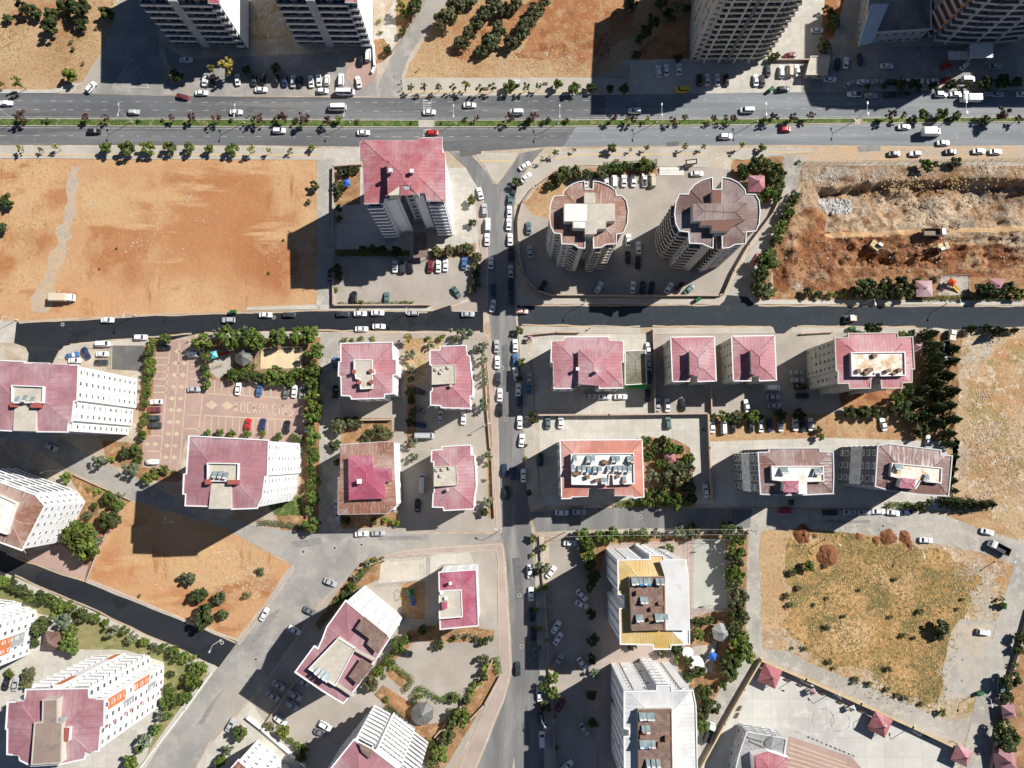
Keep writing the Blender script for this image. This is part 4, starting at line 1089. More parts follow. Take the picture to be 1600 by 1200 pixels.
def main_angle(poly):
    best = max(range(len(poly)), key=lambda i: (poly[(i + 1) % len(poly)] - poly[i]).length)
    d = poly[(best + 1) % len(poly)] - poly[best]
    a = math.atan2(d.y, d.x)
    while a > math.pi / 4: a -= math.pi / 2
    while a < -math.pi / 4: a += math.pi / 2
    return a


def facade(root, W, h, n, fac, z0=0.0, wmat='white', step=3.2, win=(1.3, 1.4), bal='white', bald=1.2, bay=5.0, fr=0.09, ac=0.06):
    """windows and balconies on the walls that look towards the open middle of the picture"""
    L = root.location
    sh = (h - z0) / n
    for i in range(len(W)):
        a, b = W[i], W[(i + 1) % len(W)]
        d = Vector((b.x - a.x, b.y - a.y, 0)); ln = d.length
        if ln < 1.9:
            continue
        d.normalize(); nrm = Vector((-d.y, d.x, 0))
        mid = (a + b) / 2
        style = fac.get(i, fac.get('*', 'w')) if isinstance(fac, dict) else fac
        if nrm.dot(Vector((-mid.x, -mid.y, 0))) < -0.5 or style == 'n':
            continue
        rz = math.atan2(d.y, d.x)
        if style[0] == 'w':
            sp_ = float(style[1:]) if len(style) > 1 else step
            c = max(1, round(ln / sp_))
            ww = min(win[0], ln / c * 0.62)
            mes = [window_mesh(ww, win[1], q_, fr) for q_ in (0, 0, 0, 0, 1, 1, 2)]
            for s in range(n):
                for k in range(c):
                    p = a + d * (ln * (k + 0.5) / c)
                    link('window', RND.choice(mes), root, (p.x - L.x, p.y - L.y, z0 + s * sh + 0.95), rz)
                    if RND.random() < ac:
                        q = p + d * (ww * 0.5 + 0.6) if ln / c > ww + 1.4 else p
                        link('air_conditioner', ac_mesh(), root, (q.x - L.x, q.y - L.y, z0 + s * sh + (0.9 if q is not p else 0.15)), rz)
        elif style[0] in 'bm':
            c = max(1, round(ln / bay)); bw = ln / c
            wm = window_mesh(bw * 0.72, 2.1)
            wm2 = window_mesh(min(1.4, bw * 0.5), 1.4)
            bm_ = balcony_mesh(bw * (0.96 if style[0] == 'b' else 0.9), bald, A[bal])
            for s in range(n):
                for k in range(c):
                    p = a + d * (ln * (k + 0.5) / c)
                    loc = (p.x - L.x, p.y - L.y)
                    if style[0] == 'm' and k % 2 == 1:
                        link('window', wm2, root, (*loc, z0 + s * sh + 0.95), rz)
                        continue
                    link('window', wm, root, (*loc, z0 + s * sh + 0.3), rz)
                    if s > 0 or z0 > 0:
                        link('balcony', bm_, root, (*loc, z0 + s * sh), rz)


def panel(root, W, i, s0, s1, za, zb, mat, t=0.06, name='facade_panel'):
    a, b = W[i], W[(i + 1) % len(W)]
    d = Vector((b.x - a.x, b.y - a.y, 0)); ln = d.length; d.normalize()
    L = root.location
    p = a + d * (ln * (s0 + s1) / 2)
    w = ln * (s1 - s0)
    mb = MB().box(-w / 2, w / 2, -0.03, t, za, zb)
    return mb.obj(name, A[mat], root, loc=(p.x - L.x, p.y - L.y, 0), rz=math.atan2(d.y, d.x))


class Bld:
    def __init__(s, label, poly, h, wall='white', roof=None, base=False, n=None, fac='w', pitch=0.16, rim='frame', rimh=0.35, rimw=0.35, over=0.45, name='apartment_building', cat='apartment building', ang=None, **kw):
        R = px(poly, 0.0 if base else h)
        if base:
            R = [Vector((p.x, p.y, h)) for p in R]
        if area2(R) > 0:
            R = R[::-1]
        cx = sum(p.x for p in R) / len(R); cy = sum(p.y for p in R) / len(R)
        s.root = thing(name, label, cat, (cx, cy, 0))
        s.R, s.h = R, h
        s.W = inset(R, over) if over else R
        s.ang = main_angle(R) if ang is None else ang
        mb = MB()
        prism(mb, [Vector((p.x, p.y, 0)) for p in s.W], -0.3, h, top=True)
        mb.obj('wall', A[wall], s.root, world=True)
        n = n or max(1, round(h / 3.0))
        s.n = n
        facade(s.root, s.W, h, n, fac, wmat=wall, **kw)
        if roof == 'flat' or roof is None:
            mb = MB(); prism(mb, s.R, h - 0.12, h + 0.1)
            mb.obj('roof_slab', A['slab'], s.root, world=True)
        else:
            mb = MB(); prism(mb, s.R, h - 0.25, h + 0.02)
            mb.obj('eaves', A[rim] if rim else A['frame'], s.root, world=True)
            ms = [A[r] for r in roof] if isinstance(roof, (list, tuple)) else A[roof]
            hip(inset(R, 0.12), h + 0.05, pitch, ms, s.root, s.ang)
        if rim:
            mb = MB(); ring(mb, s.R, inset(s.R, rimw), h - 0.2, h + rimh)
            mb.obj('parapet', A[rim], s.root, world=True)

    def core(s, poly, z1, mat='slab', name='roof_terrace', rim=None, z0=0.0, rimh=0.5, side='cream_wall'):
        """raised box on the roof; poly is the pixel outline of its top"""
        z = s.h + z1
        w = px(poly, z)
        if area2(w) > 0:
            w = w[::-1]
        mb = MB(); prism(mb, w, s.h + z0, z, 0, mtop=1)
        o = mb.obj(name, [A[side], A[mat]], s.root, world=True)
        if rim:
            mb = MB(); ring(mb, inset(w, -0.05), inset(w, 0.25), z - 0.15, z + rimh)
            L = s.root.location
            mb.obj('terrace_parapet', A[rim], o, world=False).data.transform(Matrix.Translation(-L))
        return o

    def upper(s, poly, z1, mat, pitch=0.16, side='cream_wall', name='upper_roof'):
        z = s.h + z1
        w = px(poly, z)
        if area2(w) > 0:
            w = w[::-1]
        mb = MB(); prism(mb, inset(w, 0.3), s.h - 0.1, z, 0)
        mb.obj('penthouse_wall', A[side], s.root, world=True)
        return hip(w, z, pitch, A[mat], s.root, s.ang, name=name)

    def chimney(s, u, v, z, w=0.8, hh=1.6, mat='slab'):
        p = P(u, v, s.h + z)
        L = s.root.location
        mb = MB(); mb.box(-w / 2, w / 2, -w / 2, w / 2, 0, hh); mb.box(-w / 2 - 0.12, w / 2 + 0.12, -w / 2 - 0.12, w / 2 + 0.12, hh, hh + 0.15)
        mb.obj('chimney', A[mat], s.root, loc=(p.x - L.x, p.y - L.y, s.h + z - 0.4), rz=s.ang)

    def sheetpatch(s, poly, z, mat, name='roof_sheet'):
        w = px(poly, s.h + z)
        if area2(w) > 0:
            w = w[::-1]
        mb = MB(); prism(mb, w, s.h + z - 0.05, s.h + z)
        return mb.obj(name, A[mat], s.root, world=True)


ORD = ['first', 'second', 'third', 'fourth', 'fifth', 'sixth', 'seventh', 'eighth', 'ninth', 'tenth', 'eleventh', 'twelfth', 'thirteenth', 'fourteenth', 'fifteenth', 'sixteenth', 'seventeenth', 'eighteenth', 'nineteenth', 'twentieth',
       'twenty-first', 'twenty-second', 'twenty-third', 'twenty-fourth', 'twenty-fifth', 'twenty-sixth', 'twenty-seventh', 'twenty-eighth', 'twenty-ninth', 'thirtieth', 'thirty-first', 'thirty-second', 'thirty-third', 'thirty-fourth', 'thirty-fifth', 'thirty-sixth', 'thirty-seventh', 'thirty-eighth', 'thirty-ninth', 'fortieth',
       'forty-first', 'forty-second', 'forty-third', 'forty-fourth', 'forty-fifth', 'forty-sixth', 'forty-seventh', 'forty-eighth', 'forty-ninth', 'fiftieth']

# four slabs of the upper edge whose roofs lie beyond the picture
b1 = Bld('dark grey balconied tower at the upper left beyond its long shadow', [(271, -40), (391, -36), (391, 80), (374, 79), (374, 73), (271, 71)], 26.5, 'dark_wall', 'redroof', base=True, n=8, fac={'*': 'b', 1: 'n'}, bal='lightgrey_wall', bay=5.2, name='apartment_tower', rim=None)
b2 = Bld('grey balconied tower with white flank, second from the upper left', [(464, -40), (584, -36), (584, 78), (566, 78), (566, 72), (464, 71)], 26.5, 'dark_wall', 'redroof', base=True, n=8, fac={'*': 'b', 1: 'n'}, bal='lightgrey_wall', bay=5.2, name='apartment_tower', rim=None)
for b_, e in ((b1, 4), (b2, 4)):
    panel(b_.root, b_.W, e, 0.44, 0.56, 0.5, 26.4, 'grey_wall', 1.3, 'stair_strip')
    panel(b_.root, b_.W, 1, 0.0, 1.0, 0.5, 26.3, 'white', 0.1, 'white_flank')
b3 = Bld('beige high tower with ribbed balconies above the yellow van', [(1080, -45), (1200, -45), (1198, 92), (1176, 96), (1090, 97), (1076, 97), (1076, 40)], 37.0, 'beige_wall', 'tower_brown', base=True, n=13, fac={'*': 'b', 5: 'w4', 4: 'w', 6: 'w4'}, bal='beige_wall', bay=4.2, name='apartment_tower', rim=None)
for k in (0.1, 0.36, 0.64, 0.9):
    panel(b3.root, b3.W, 3, k - 0.012, k + 0.012, 0.5, 36.5, 'lightgrey_wall', 1.45, 'pilaster')
panel(b3.root, b3.W, 3, 0.475, 0.525, 0.5, 37.0, 'dark_wall', 1.5, 'stair_strip')
b4 = Bld('curved dark tower with orange end wall at the upper right', [(1438, -60), (1580, -60), (1580, 66), (1540, 70), (1490, 70), (1450, 66), (1438, 40)], 45.0, 'dark_wall', 'darkroof', base=True, n=15, fac={'*': 'b', 6: 'w'}, bal='grey_wall', bay=6.5, bald=1.8, name='apartment_tower', rim=None)
panel(b4.root, b4.W, 5, 0.0, 1.0, 6, 44, 'orange_wall', 0.3); panel(b4.root, b4.W, 6, 0.5, 1.0, 6, 44, 'brown_wall', 0.2)
for e, k in ((3, 0.5), (2, 0.02), (2, 0.9), (4, 0.5)):
    panel(b4.root, b4.W, e, k - 0.012, k + 0.012, 2, 44.5, 'lightgrey_wall', 2.0, 'pilaster')
b4b = Bld('pale annex with sunlit roof at the upper right corner', [(1584, -60), (1690, -60), (1690, 60), (1584, 60)], 7.5, 'lightgrey_wall', 'whiteroof', base=True, n=2, fac='w', name='annex_building', cat='building', rim='skyblue', pitch=0.02)
b4c = Bld('tower just beyond the upper right corner whose shadow crosses the avenue', [(1696, -60), (1860, -60), (1860, 68), (1696, 68)], 45.0, 'grey_wall', 'darkroof', base=True, n=15, fac='n', name='apartment_tower', rim=None)
pod = Bld('low glazed podium with pale blue roof strip beside curved tower', [(1350, -60), (1436, -60), (1436, 66), (1337, 72), (1337, 50)], 7.5, 'grey_wall', 'darkroof', base=True, n=2, fac='w', name='podium_building', cat='building', rim='lightgrey_wall', pitch=0.02)
pod.core([(1362, 6), (1389, 6), (1364, 64), (1342, 70)], 1.0, 'skyblue', 'roof_strip', side='skyblue')
cnp = thing('entrance_canopy', 'pale grey entrance canopy in front of the curved tower', 'canopy', P(1533, 82))
mb = MB(); prism(mb, px([(1516, 68), (1552, 68), (1552, 90), (1516, 90)], 5.0), 4.7, 5.0); mb.obj('canopy_roof', A['greyroof'], cnp, world=True)
for u, v in ((1518, 90), (1550, 90), (1518, 70), (1550, 70)):
    p = P(u, v, 4.7) - cnp.location
    MB().bar((p.x, p.y, 0), (p.x, p.y, 4.7), 0.15).obj('post', A['metal'], cnp)
ccp = thing('glass_canopy', 'three-bay pale glass canopy left of the entrance canopy', 'canopy', P(1498, 87))
for k in range(3):
    u = 1482 + k * 10.8
    mb = MB(); prism(mb, px([(u, 80), (u + 9.8, 80), (u + 9.8, 93), (u, 93)], 3.5), 3.4, 3.5); mb.obj('pane', A['lightgrey_wall'], ccp, world=True)
for u, v in ((1482, 92), (1514, 92)):
    p = P(u, v, 3.4) - ccp.location
    MB().bar((p.x, p.y, 0), (p.x, p.y, 3.4), 0.12).obj('post', A['darkmetal'], ccp)

# red tower on the avenue
b5 = Bld('tall crimson hip-roofed tower standing at the avenue crossing', [(566, 219), (654, 219), (654, 215.5), (691, 214), (692, 238), (696, 240), (697, 315), (666, 314.5), (664, 303), (643, 303), (641, 289), (626, 289), (624, 308), (601, 311), (599, 318), (569, 319), (567, 251), (562, 249), (562, 222)],
         33.5, 'white', 'redroof', n=11, fac={'*': 'w', 14: 'b', 6: 'b', 4: 'w2.4', 5: 'w3'}, bal='white', bay=4.0, rim=None, pitch=0.13, name='apartment_tower')
panel(b5.root, b5.W, 7, 0.1, 0.9, 3, 32, 'dark_wall', 0.8); panel(b5.root, b5.W, 8, 0.25, 0.85, 3, 32, 'white', 0.5); panel(b5.root, b5.W, 12, 0.2, 0.85, 3, 32, 'white', 0.5); panel(b5.root, b5.W, 9, 0.05, 0.95, 3, 32, 'dark_wall', 0.2); panel(b5.root, b5.W, 11, 0.05, 0.95, 3, 32, 'dark_wall', 0.2)
b5.upper([(604, 251), (655, 250), (655, 304), (643, 304), (642, 290), (626, 290), (625, 306), (606, 307)], 3.3, 'redroof', 0.10)
b5.chimney(611, 268, 4.6, 0.9, 1.4, 'tank_w'); b5.chimney(644, 269, 4.2, 0.9, 1.4, 'tank_w')
b5.core([(629, 288), (640, 284), (640, 296), (632, 297)], 3.6, 'grey_wall', 'lift_housing', side='grey_wall')
wk = thing('covered_walkway', 'flat brown covered walkway leading from red tower to car park', 'walkway', P(655, 385))
mb = MB(); prism(mb, px([(646, 363), (666, 363), (668, 401), (646, 403)], 3.2), 2.95, 3.2); mb.obj('walkway_roof', A['deck'], wk, world=True)
for u, v in ((647, 380), (666, 380), (647, 400), (667, 400)):
    p = P(u, v, 3) - wk.location; MB().bar((p.x, p.y, 0), (p.x, p.y, 2.95), 0.14).obj('post', A['metal'], wk)

# twin round towers
TL = [(880, 299), (887, 292), (896, 287), (905, 284), (914, 283), (914.5, 296), (926, 296), (926.5, 283), (936, 284), (946, 287.5), (955, 292), (962, 298), (963, 305.5), (972, 306.5), (979, 314), (982, 330), (980.5, 350), (974, 365), (963.5, 367), (963, 382), (947, 383), (940, 387.5), (926.5, 389), (926, 369), (915, 369), (914, 389), (904, 388.5), (896, 383), (877, 382), (876, 366.5), (865, 365), (859.5, 353), (858, 338), (859, 322), (863, 309), (867, 306.5), (879, 306)]
TR = [(1076, 299), (1084, 289), (1096, 282), (1113, 277), (1113.5, 296), (1126.5, 296), (1127, 277), (1141, 279.5), (1154, 286), (1164, 297), (1165, 303.5), (1180, 304), (1186, 314), (1187.5, 330), (1186, 350), (1181, 362), (1166, 363.5), (1165, 382), (1148, 383), (1139, 388), (1127.5, 389), (1127, 368), (1114.5, 368), (1114, 389), (1105, 386), (1097, 382), (1076, 381), (1075, 363.5), (1061, 362), (1055, 350), (1053, 335), (1055, 317), (1060.5, 303.5), (1075, 303.5)]
b6 = Bld('round brown-roofed tower with pale concrete cross on top', TL, 28.0, 'beige_wall', 'rust', n=9, fac={'*': 'w2.2', 19: 'b', 20: 'b', 21: 'b', 24: 'b', 25: 'b', 26: 'b'}, bal='beige_wall', bay=4.0, pitch=0.06, rimh=0.5, rimw=0.24, name='apartment_tower')
b6.core([(881, 318), (961, 318), (961, 345), (947, 346), (947, 357), (930, 358), (930, 366), (914, 366), (914, 357), (895, 356), (895, 346), (881, 346)], 3.2, 'slab', 'roof_terrace')
b6.core([(913, 301), (930, 301), (930, 317.5), (913, 317.5)], 2.9, 'slab', 'roof_slab_wing')
b6.sheetpatch([(882, 319), (917, 319), (917, 345), (882, 345.5)], 3.27, 'slab_w', 'whitewashed_slab'); b6.sheetpatch([(896, 347), (914, 347), (914, 356), (896, 356)], 3.26, 'slab_w', 'whitewashed_slab')
b6.sheetpatch([(918, 347), (935, 347), (932, 365), (916, 366)], 3.25, 'slab', 'roof_slab_wing')
b7 = Bld('round brown-roofed tower with brown sheet cross on top', TR, 28.5, 'beige_wall', 'tower_brown', n=9, fac={'*': 'w2.2', 19: 'b', 20: 'b', 23: 'b', 24: 'b', 25: 'b', 27: 'b', 28: 'b', 29: 'b', 30: 'b'}, bal='beige_wall', bay=4.0, pitch=0.06, rimh=0.5, rimw=0.24, name='apartment_tower')
b7.core([(1082, 318), (1166, 317), (1166, 342), (1150, 350), (1140, 360), (1127, 361), (1113, 361), (1112, 352), (1095, 352), (1095, 345), (1082, 345)], 3.0, 'brown_wall', 'roof_terrace')
b7.upper([(1083, 318), (1166, 317), (1166, 342), (1095, 345), (1083, 345)], 3.05, 'brownroof', 0.03)
b7.core([(1113, 297), (1127, 297), (1127, 317), (1113, 317)], 2.8, 'brown_wall', 'roof_slab_wing')

# low blocks of the middle
b8 = Bld('crimson-roofed block with beige cross terrace beside the pine car park', [(532, 536), (614, 534), (615, 561), (620, 562), (620, 586), (615, 587), (615, 616), (602, 617), (601, 623), (549, 624.5), (547, 619.5), (533, 619), (532, 589), (528, 588), (529, 565), (532, 564.5)], 14.0, 'white', 'redroof2', n=4, fac={'*': 'w'})
b8.core([(553, 562), (582, 562), (582, 577), (586, 578), (586, 585), (582, 586), (582, 607), (563, 608), (562, 593), (556, 592), (553, 577)], 1.9, 'slab', rim='frame', rimh=0.25)
for u, v in ((554, 581), (580, 580), (562, 598), (581, 597)):
    b8.chimney(u, v, 1.9, 0.9, 1.3, 'maroon_wall')
b9 = Bld('crimson-roofed block with square concrete terrace at its left edge', [(671, 547), (687, 546), (687, 540.5), (729, 539), (730, 555), (735, 555.5), (737, 582), (740, 600), (739, 619), (735, 620), (736, 639), (689, 638), (688, 634.5), (672, 634), (672, 612), (675, 610), (674, 571), (671, 570.5)], 14.0, 'white', 'redroof2', n=4)
b9.core([(675, 571), (711, 570), (712, 599), (675, 601)], 1.7, 'slab', rim='slab', rimh=0.2)
for u, v in ((682, 577), (692, 578), (701, 574), (689, 582), (705, 603)):
    b9.chimney(u, v, 1.7, 0.7, 0.9)
b11 = Bld('rusty brown hip-roofed block with magenta roof piled on top', [(531, 694), (612, 689), (616, 692), (617, 730), (618, 752), (620, 790), (606, 803), (528, 804), (528, 746), (531, 745)], 14.0, 'white', 'rust', n=4, rim=None, pitch=0.12)
b11.upper([(544, 712), (583, 711), (584, 731), (601, 731), (602, 753), (603, 779), (545, 781)], 2.4, 'magenta', 0.13)
b11.upper([(601, 732), (613, 731), (613, 752), (601, 753)], 2.2, 'magenta', 0.1)
b11.chimney(562, 752, 4.0, 1.2, 1.0, 'frame')
b12 = Bld('crimson-roofed block with square terrace, lower of the pair by the street', [(674, 703), (690, 701.5), (690, 697), (736, 694.5), (737, 710), (742, 711), (744, 735), (745, 760), (742, 778), (741, 796), (693, 798.5), (692, 793.5), (675, 793), (676, 772), (678, 768), (677, 722.5), (673, 722)], 14.0, 'white', 'redroof2', n=4)
b12.core([(678, 729), (714, 728), (715, 758), (678, 760)], 1.7, 'slab', rim='slab', rimh=0.2)
for u, v in ((683, 734), (692, 733), (703, 731), (689, 743), (700, 765)):
    b12.chimney(u, v, 1.7, 0.7, 0.9)

# white high-rises on the left
b10 = Bld('white high-rise with rose roof below the inlaid car park', [(295, 680), (421, 687), (419, 745), (415, 746), (411, 778), (403, 795), (361, 796.5), (326, 797), (325, 792), (289, 791), (290, 773), (285.5, 772.5), (287, 740), (291, 739.5)], 33.0, 'white', 'mauve', n=11, fac={'*': 'w2.9'}, pitch=0.12, win=(0.9, 1.0))
b10.core([(325, 723), (374, 724), (373, 752), (325, 752)], 1.6, 'slab', rim='frame', rimh=0.7)
b10.core([(330, 753), (362, 754), (361, 795), (326, 795)], 1.2, 'slab', 'roof_slab_wing')
b10.core([(355, 750), (372, 750), (371, 757), (355, 757)], 2.6, 'maroon_wall', 'chimney_block', side='maroon_wall'); b10.core([(320, 749), (329, 749), (328, 757), (320, 757)], 2.6, 'maroon_wall', 'chimney_block', side='maroon_wall')
b13 = Bld('white high-rise with rose roof cut by the left picture edge', [(-40, 561), (40, 564), (40, 566), (78, 567), (78, 568.5), (124, 570), (122, 627), (117, 628), (114, 659), (109, 660), (107, 676), (56, 675.5), (20, 674.5), (-40, 671)], 33.0, 'white', 'mauve', n=11, fac={'*': 'w2.9'}, pitch=0.12, win=(0.9, 1.0))
b13.core([(20, 602), (70, 604), (69, 630), (20, 630)], 1.6, 'slab', rim='frame', rimh=0.7)
b13.core([(23, 631), (57, 631), (55, 674), (20, 673)], 1.2, 'slab', 'roof_slab_wing')
b13.core([(47, 629), (62, 629), (61, 637), (47, 637)], 2.6, 'maroon_wall', 'chimney_block', side='maroon_wall'); b13.core([(15, 628), (24, 628), (23, 636), (15, 636)], 2.6, 'maroon_wall', 'chimney_block', side='maroon_wall')
b14 = Bld('white block with rusty striped roof at the left picture edge', [(-45, 735), (0, 752), (56, 772), (72, 790), (60, 814), (36, 861), (0, 848), (-60, 828)], 21.0, 'white', 'rust', n=7, fac={'*': 'w2.8', 0: 'b', 1: 'b'}, rim='white', pitch=0.12, win=(0.9, 1.0), ang=-0.34)
b14.core([(-40, 755), (28, 786), (12, 835), (-50, 815)], 1.6, 'slab_w', rim='slab_w')
b15 = Bld('white and orange tower facade cut by the left edge, lower left', [(-70, 925), (35, 940), (38, 947), (60, 951), (47, 1024), (-70, 1062)], 33.0, 'white', 'mauve', base=True, n=11, fac={'*': 'w3', 0: 'b'}, win=(1.0, 1.3))
panel(b15.root, b15.W, 3, 0.42, 0.78, 10, 22, 'orange_wall'); panel(b15.root, b15.W, 3, 0.42, 0.7, 4, 10, 'grey_wall'); panel(b15.root, b15.W, 4, 0.1, 0.4, 8, 20, 'orange_wall')
b16 = Bld('white tower with orange facade panels and rose roof, lower left corner', [(40, 1076), (140, 1074), (141, 1090), (165, 1091), (164, 1135), (159, 1137), (156, 1174), (135, 1175), (134, 1186), (98, 1194), (49, 1197), (31, 1188), (30, 1180), (11, 1179), (11.5, 1140), (9, 1139), (12, 1096), (39, 1094)], 34.0, 'white', 'mauve', n=11, fac={'*': 'w3', 0: 'b'}, pitch=0.12, win=(1.1, 1.3), bay=6)
panel(b16.root, b16.W, 0, 0.42, 0.56, 1, 34, 'white', 1.3, 'stair_strip'); panel(b16.root, b16.W, 0, 0.44, 0.54, 26, 33.8, 'orange_wall', 1.36); panel(b16.root, b16.W, 0, 0.44, 0.54, 3, 9, 'orange_wall', 1.36)
panel(b16.root, b16.W, 3, 0.05, 0.5, 23, 32, 'orange_wall'); panel(b16.root, b16.W, 3, 0.05, 0.42, 9, 18, 'orange_wall'); panel(b16.root, b16.W, 3, 0.55, 0.85, 18, 24, 'grey_wall'); panel(b16.root, b16.W, 3, 0.5, 0.8, 5, 10, 'grey_wall')
for k, (s0, z) in enumerate(((0.1, 30), (0.1, 26), (0.1, 20), (0.1, 17), (0.1, 11), (0.1, 7))):
    panel(b16.root, b16.W, 5, s0, s0 + 0.14, z, z + 1.6, 'maroon_wall')
b16.core([(67, 1093), (90, 1092), (90, 1128), (97, 1129), (96, 1192), (49, 1195), (54, 1129), (66, 1128)], 2.6, 'deck_l', rim='beige_wall', rimh=0.15)
b16.chimney(101, 1122, 1.5, 1.0, 1.5, 'metal'); b16.core([(101, 1137), (109, 1137), (107, 1158), (100, 1158)], 2.2, 'maroon_wall', 'skylight', side='white')

# rotated blocks in the lower middle
b17 = Bld('slanted rose-roofed block with brown sheet patches and pale terrace', [(540, 937), (611, 996), (592, 1025), (560, 1072), (537, 1100), (504, 1080), (460, 1050), (491, 1008), (497, 1012), (504, 996), (510, 979)], 27.0, 'white', 'mauve', n=9, fac={'*': 'w3.0'}, rim='white', pitch=0.10, win=(0.9, 1.0), ang=-0.69 + math.pi / 2 - math.pi / 2)
b17.core([(529, 996), (556, 1013), (524, 1072), (482, 1045)], 2.0, 'slab', rim='frame', rimh=0.3)
b17.sheetpatch([(569, 963), (606, 993), (590, 1022), (573, 1006), (577, 998), (555, 982)], 2.3, 'deck'); b17.sheetpatch([(565, 1028), (583, 1040), (560, 1070), (545, 1057)], 2.25, 'deck')
b17.sheetpatch([(555, 1012), (590, 1030), (588, 1034), (553, 1017)], 2.4, 'slab'); b17.sheetpatch([(526, 1066), (556, 1086), (554, 1090), (523, 1071)], 2.15, 'slab')
b18 = Bld('white slanted block with curved balconies at the lower edge', [(553, 1154), (585, 1171), (653, 1223), (600, 1300), (488, 1235)], 29.0, 'white', 'mauve', n=10, fac={'*': 'w3', 0: 'b', 1: 'b'}, rim='white', pitch=0.1, win=(0.9, 1.0), bay=6.0, ang=-0.65)
panel(b18.root, b18.W, 1, 0.02, 0.6, 1, 28.8, 'white', 1.35, 'white_bay')
for s_ in range(10):
    for k in range(7):
        a_, b_2 = b18.W[1], b18.W[2]
        d_ = Vector((b_2.x - a_.x, b_2.y - a_.y, 0)); n_ = Vector((-d_.y, d_.x, 0)).normalized()
        p_ = a_ + d_ * (0.05 + 0.54 * (k + 0.5) / 7) + n_ * 1.33
        link('window', window_mesh(0.9, 1.1, (0, 0, 1)[(s_ + k) % 3]), b18.root, (p_.x - b18.root.location.x, p_.y - b18.root.location.y, s_ * 2.9 + 0.9), math.atan2(d_.y, d_.x))
b18.sheetpatch([(560, 1160), (583, 1172), (578, 1186), (565, 1175)], 1.4, 'deck')
b19 = Bld('magenta-roofed narrow block beside the curving street', [(685, 893), (745, 889), (748.5, 978), (687, 984)], 14.0, 'white', 'magenta', n=4, pitch=0.10)
b19.core([(686, 923), (721, 921), (723, 964), (686, 967)], 1.5, 'slab', rim='frame', rimh=0.25)
b19.core([(690, 941), (699, 940), (699, 951), (690, 952)], 3.2, 'magenta', 'stair_housing', side='slab')
for u, v in ((690, 926), (704, 911), (697, 934)):
    b19.chimney(u, v, 1.7, 0.7, 0.9, 'frame')
b20 = Bld('ochre and white roofed block with solar heaters above its deck', [(964, 874), (1014, 873), (1014, 866.5), (1037, 867), (1038, 873), (1072, 873.5), (1076, 900), (1078, 1007), (1049, 1008.5), (1048, 1015), (1020, 1015), (1019, 1008), (968, 1007), (967, 950), (975, 949), (975, 930), (965, 929)], 28.0, 'white', ['whiteroof', 'yellow', 'yellow', 'yellow'], n=9, fac={'*': 'w3', 0: 'w5', 4: 'w6', 2: 'w2.2'}, rim='frame', pitch=0.10, win=(0.8, 1.0))
b20.core([(984, 902), (1038, 901), (1039, 984), (987, 985)], 2.4, 'deck', rim='wood', rimh=0.2)
b20.sheetpatch([(1037, 875), (1071, 875), (1076, 902), (1077, 985), (1040, 985), (1039, 902), (1031, 876)], 2.0, 'whitesheet', 'white_roof_sheet')
panel(b20.root, b20.W, 0, 0.28, 0.31, 0.5, 28, 'coping', 0.2, 'pink_strip'); panel(b20.root, b20.W, 4, 0.5, 0.56, 0.5, 28, 'coping', 0.2, 'pink_strip')
b21 = Bld('pale grey roofed block with long brown deck at the lower edge', [(974, 1079), (1025, 1078), (1025, 1070), (1049, 1070), (1050, 1078), (1083, 1077), (1088, 1102), (1091, 1240), (975, 1240), (974, 1150), (982, 1149), (982, 1140), (974, 1138)], 29.0, 'white', ['whiteroof', 'greyroof', 'greyroof', 'greyroof'], n=10, fac={'*': 'w3', 0: 'w5', 4: 'w6', 2: 'w2.2'}, rim='frame', pitch=0.08, win=(0.8, 1.0))
b21.core([(997, 1109), (1049, 1108), (1051, 1225), (998, 1226)], 2.0, 'deck', rim='rust_edge' if False else 'wood', rimh=0.2)
panel(b21.root, b21.W, 0, 0.28, 0.31, 0.5, 29, 'coping', 0.2, 'pink_strip'); panel(b21.root, b21.W, 4, 0.5, 0.56, 0.5, 29, 'coping', 0.2, 'pink_strip')

# east blocks
b22 = Bld('wide crimson hip-roofed block next to the olive-roofed shed', [(861, 532.5), (882, 532), (882, 525.5), (952, 525), (952, 532), (975, 532), (975, 566), (971, 567), (974, 607), (936, 607.5), (935, 597), (902, 597), (901, 607.5), (865, 608), (864, 567), (860, 566)], 15.0, 'cream_wall', 'redroof2', n=5, rim='frame', pitch=0.12, rimh=0.12)
b22.upper([(903, 547), (936, 545), (950, 558), (945, 598), (937, 603), (904, 600)], 2.4, 'redroof2', 0.12)
b22.chimney(902, 577, 1.8, 0.8, 1.6, 'frame'); b22.chimney(933, 580, 4.0, 0.8, 1.2)
shed = Bld('low olive-green flat shed between red block and parked cars', [(976, 548), (1009, 547), (1011, 600), (976, 602)], 5.0, 'cream_wall', 'olive_roof', n=1, rim='frame', pitch=0.01, name='shed', cat='shed', rimw=0.25, rimh=0.2)
b23 = Bld('cream block with crimson hip roof beside white wall, left of two', [(1047, 526), (1117, 525), (1120, 596), (1090, 597), (1089, 588), (1079, 588), (1078, 596.5), (1050, 597)], 13.5, 'cream_wall', 'redroof2', n=4, rim='frame', rimh=0.1, pitch=0.12, win=(1.0, 1.3))
b23.upper([(1077, 547), (1103, 547), (1104, 568), (1090, 586), (1078, 586)], 3.0, 'redroof2', 0.12)
b24 = Bld('cream block with crimson hip roof, right of two alike', [(1142, 524.5), (1211, 523.5), (1214, 595), (1186, 596), (1185, 588), (1174, 588), (1174, 596), (1145, 596)], 13.5, 'cream_wall', 'redroof2', n=4, rim='frame', rimh=0.1, pitch=0.12, win=(1.0, 1.3))
b24.upper([(1173, 545), (1199, 545), (1200, 566), (1186, 585), (1174, 585)], 3.0, 'redroof2', 0.12)
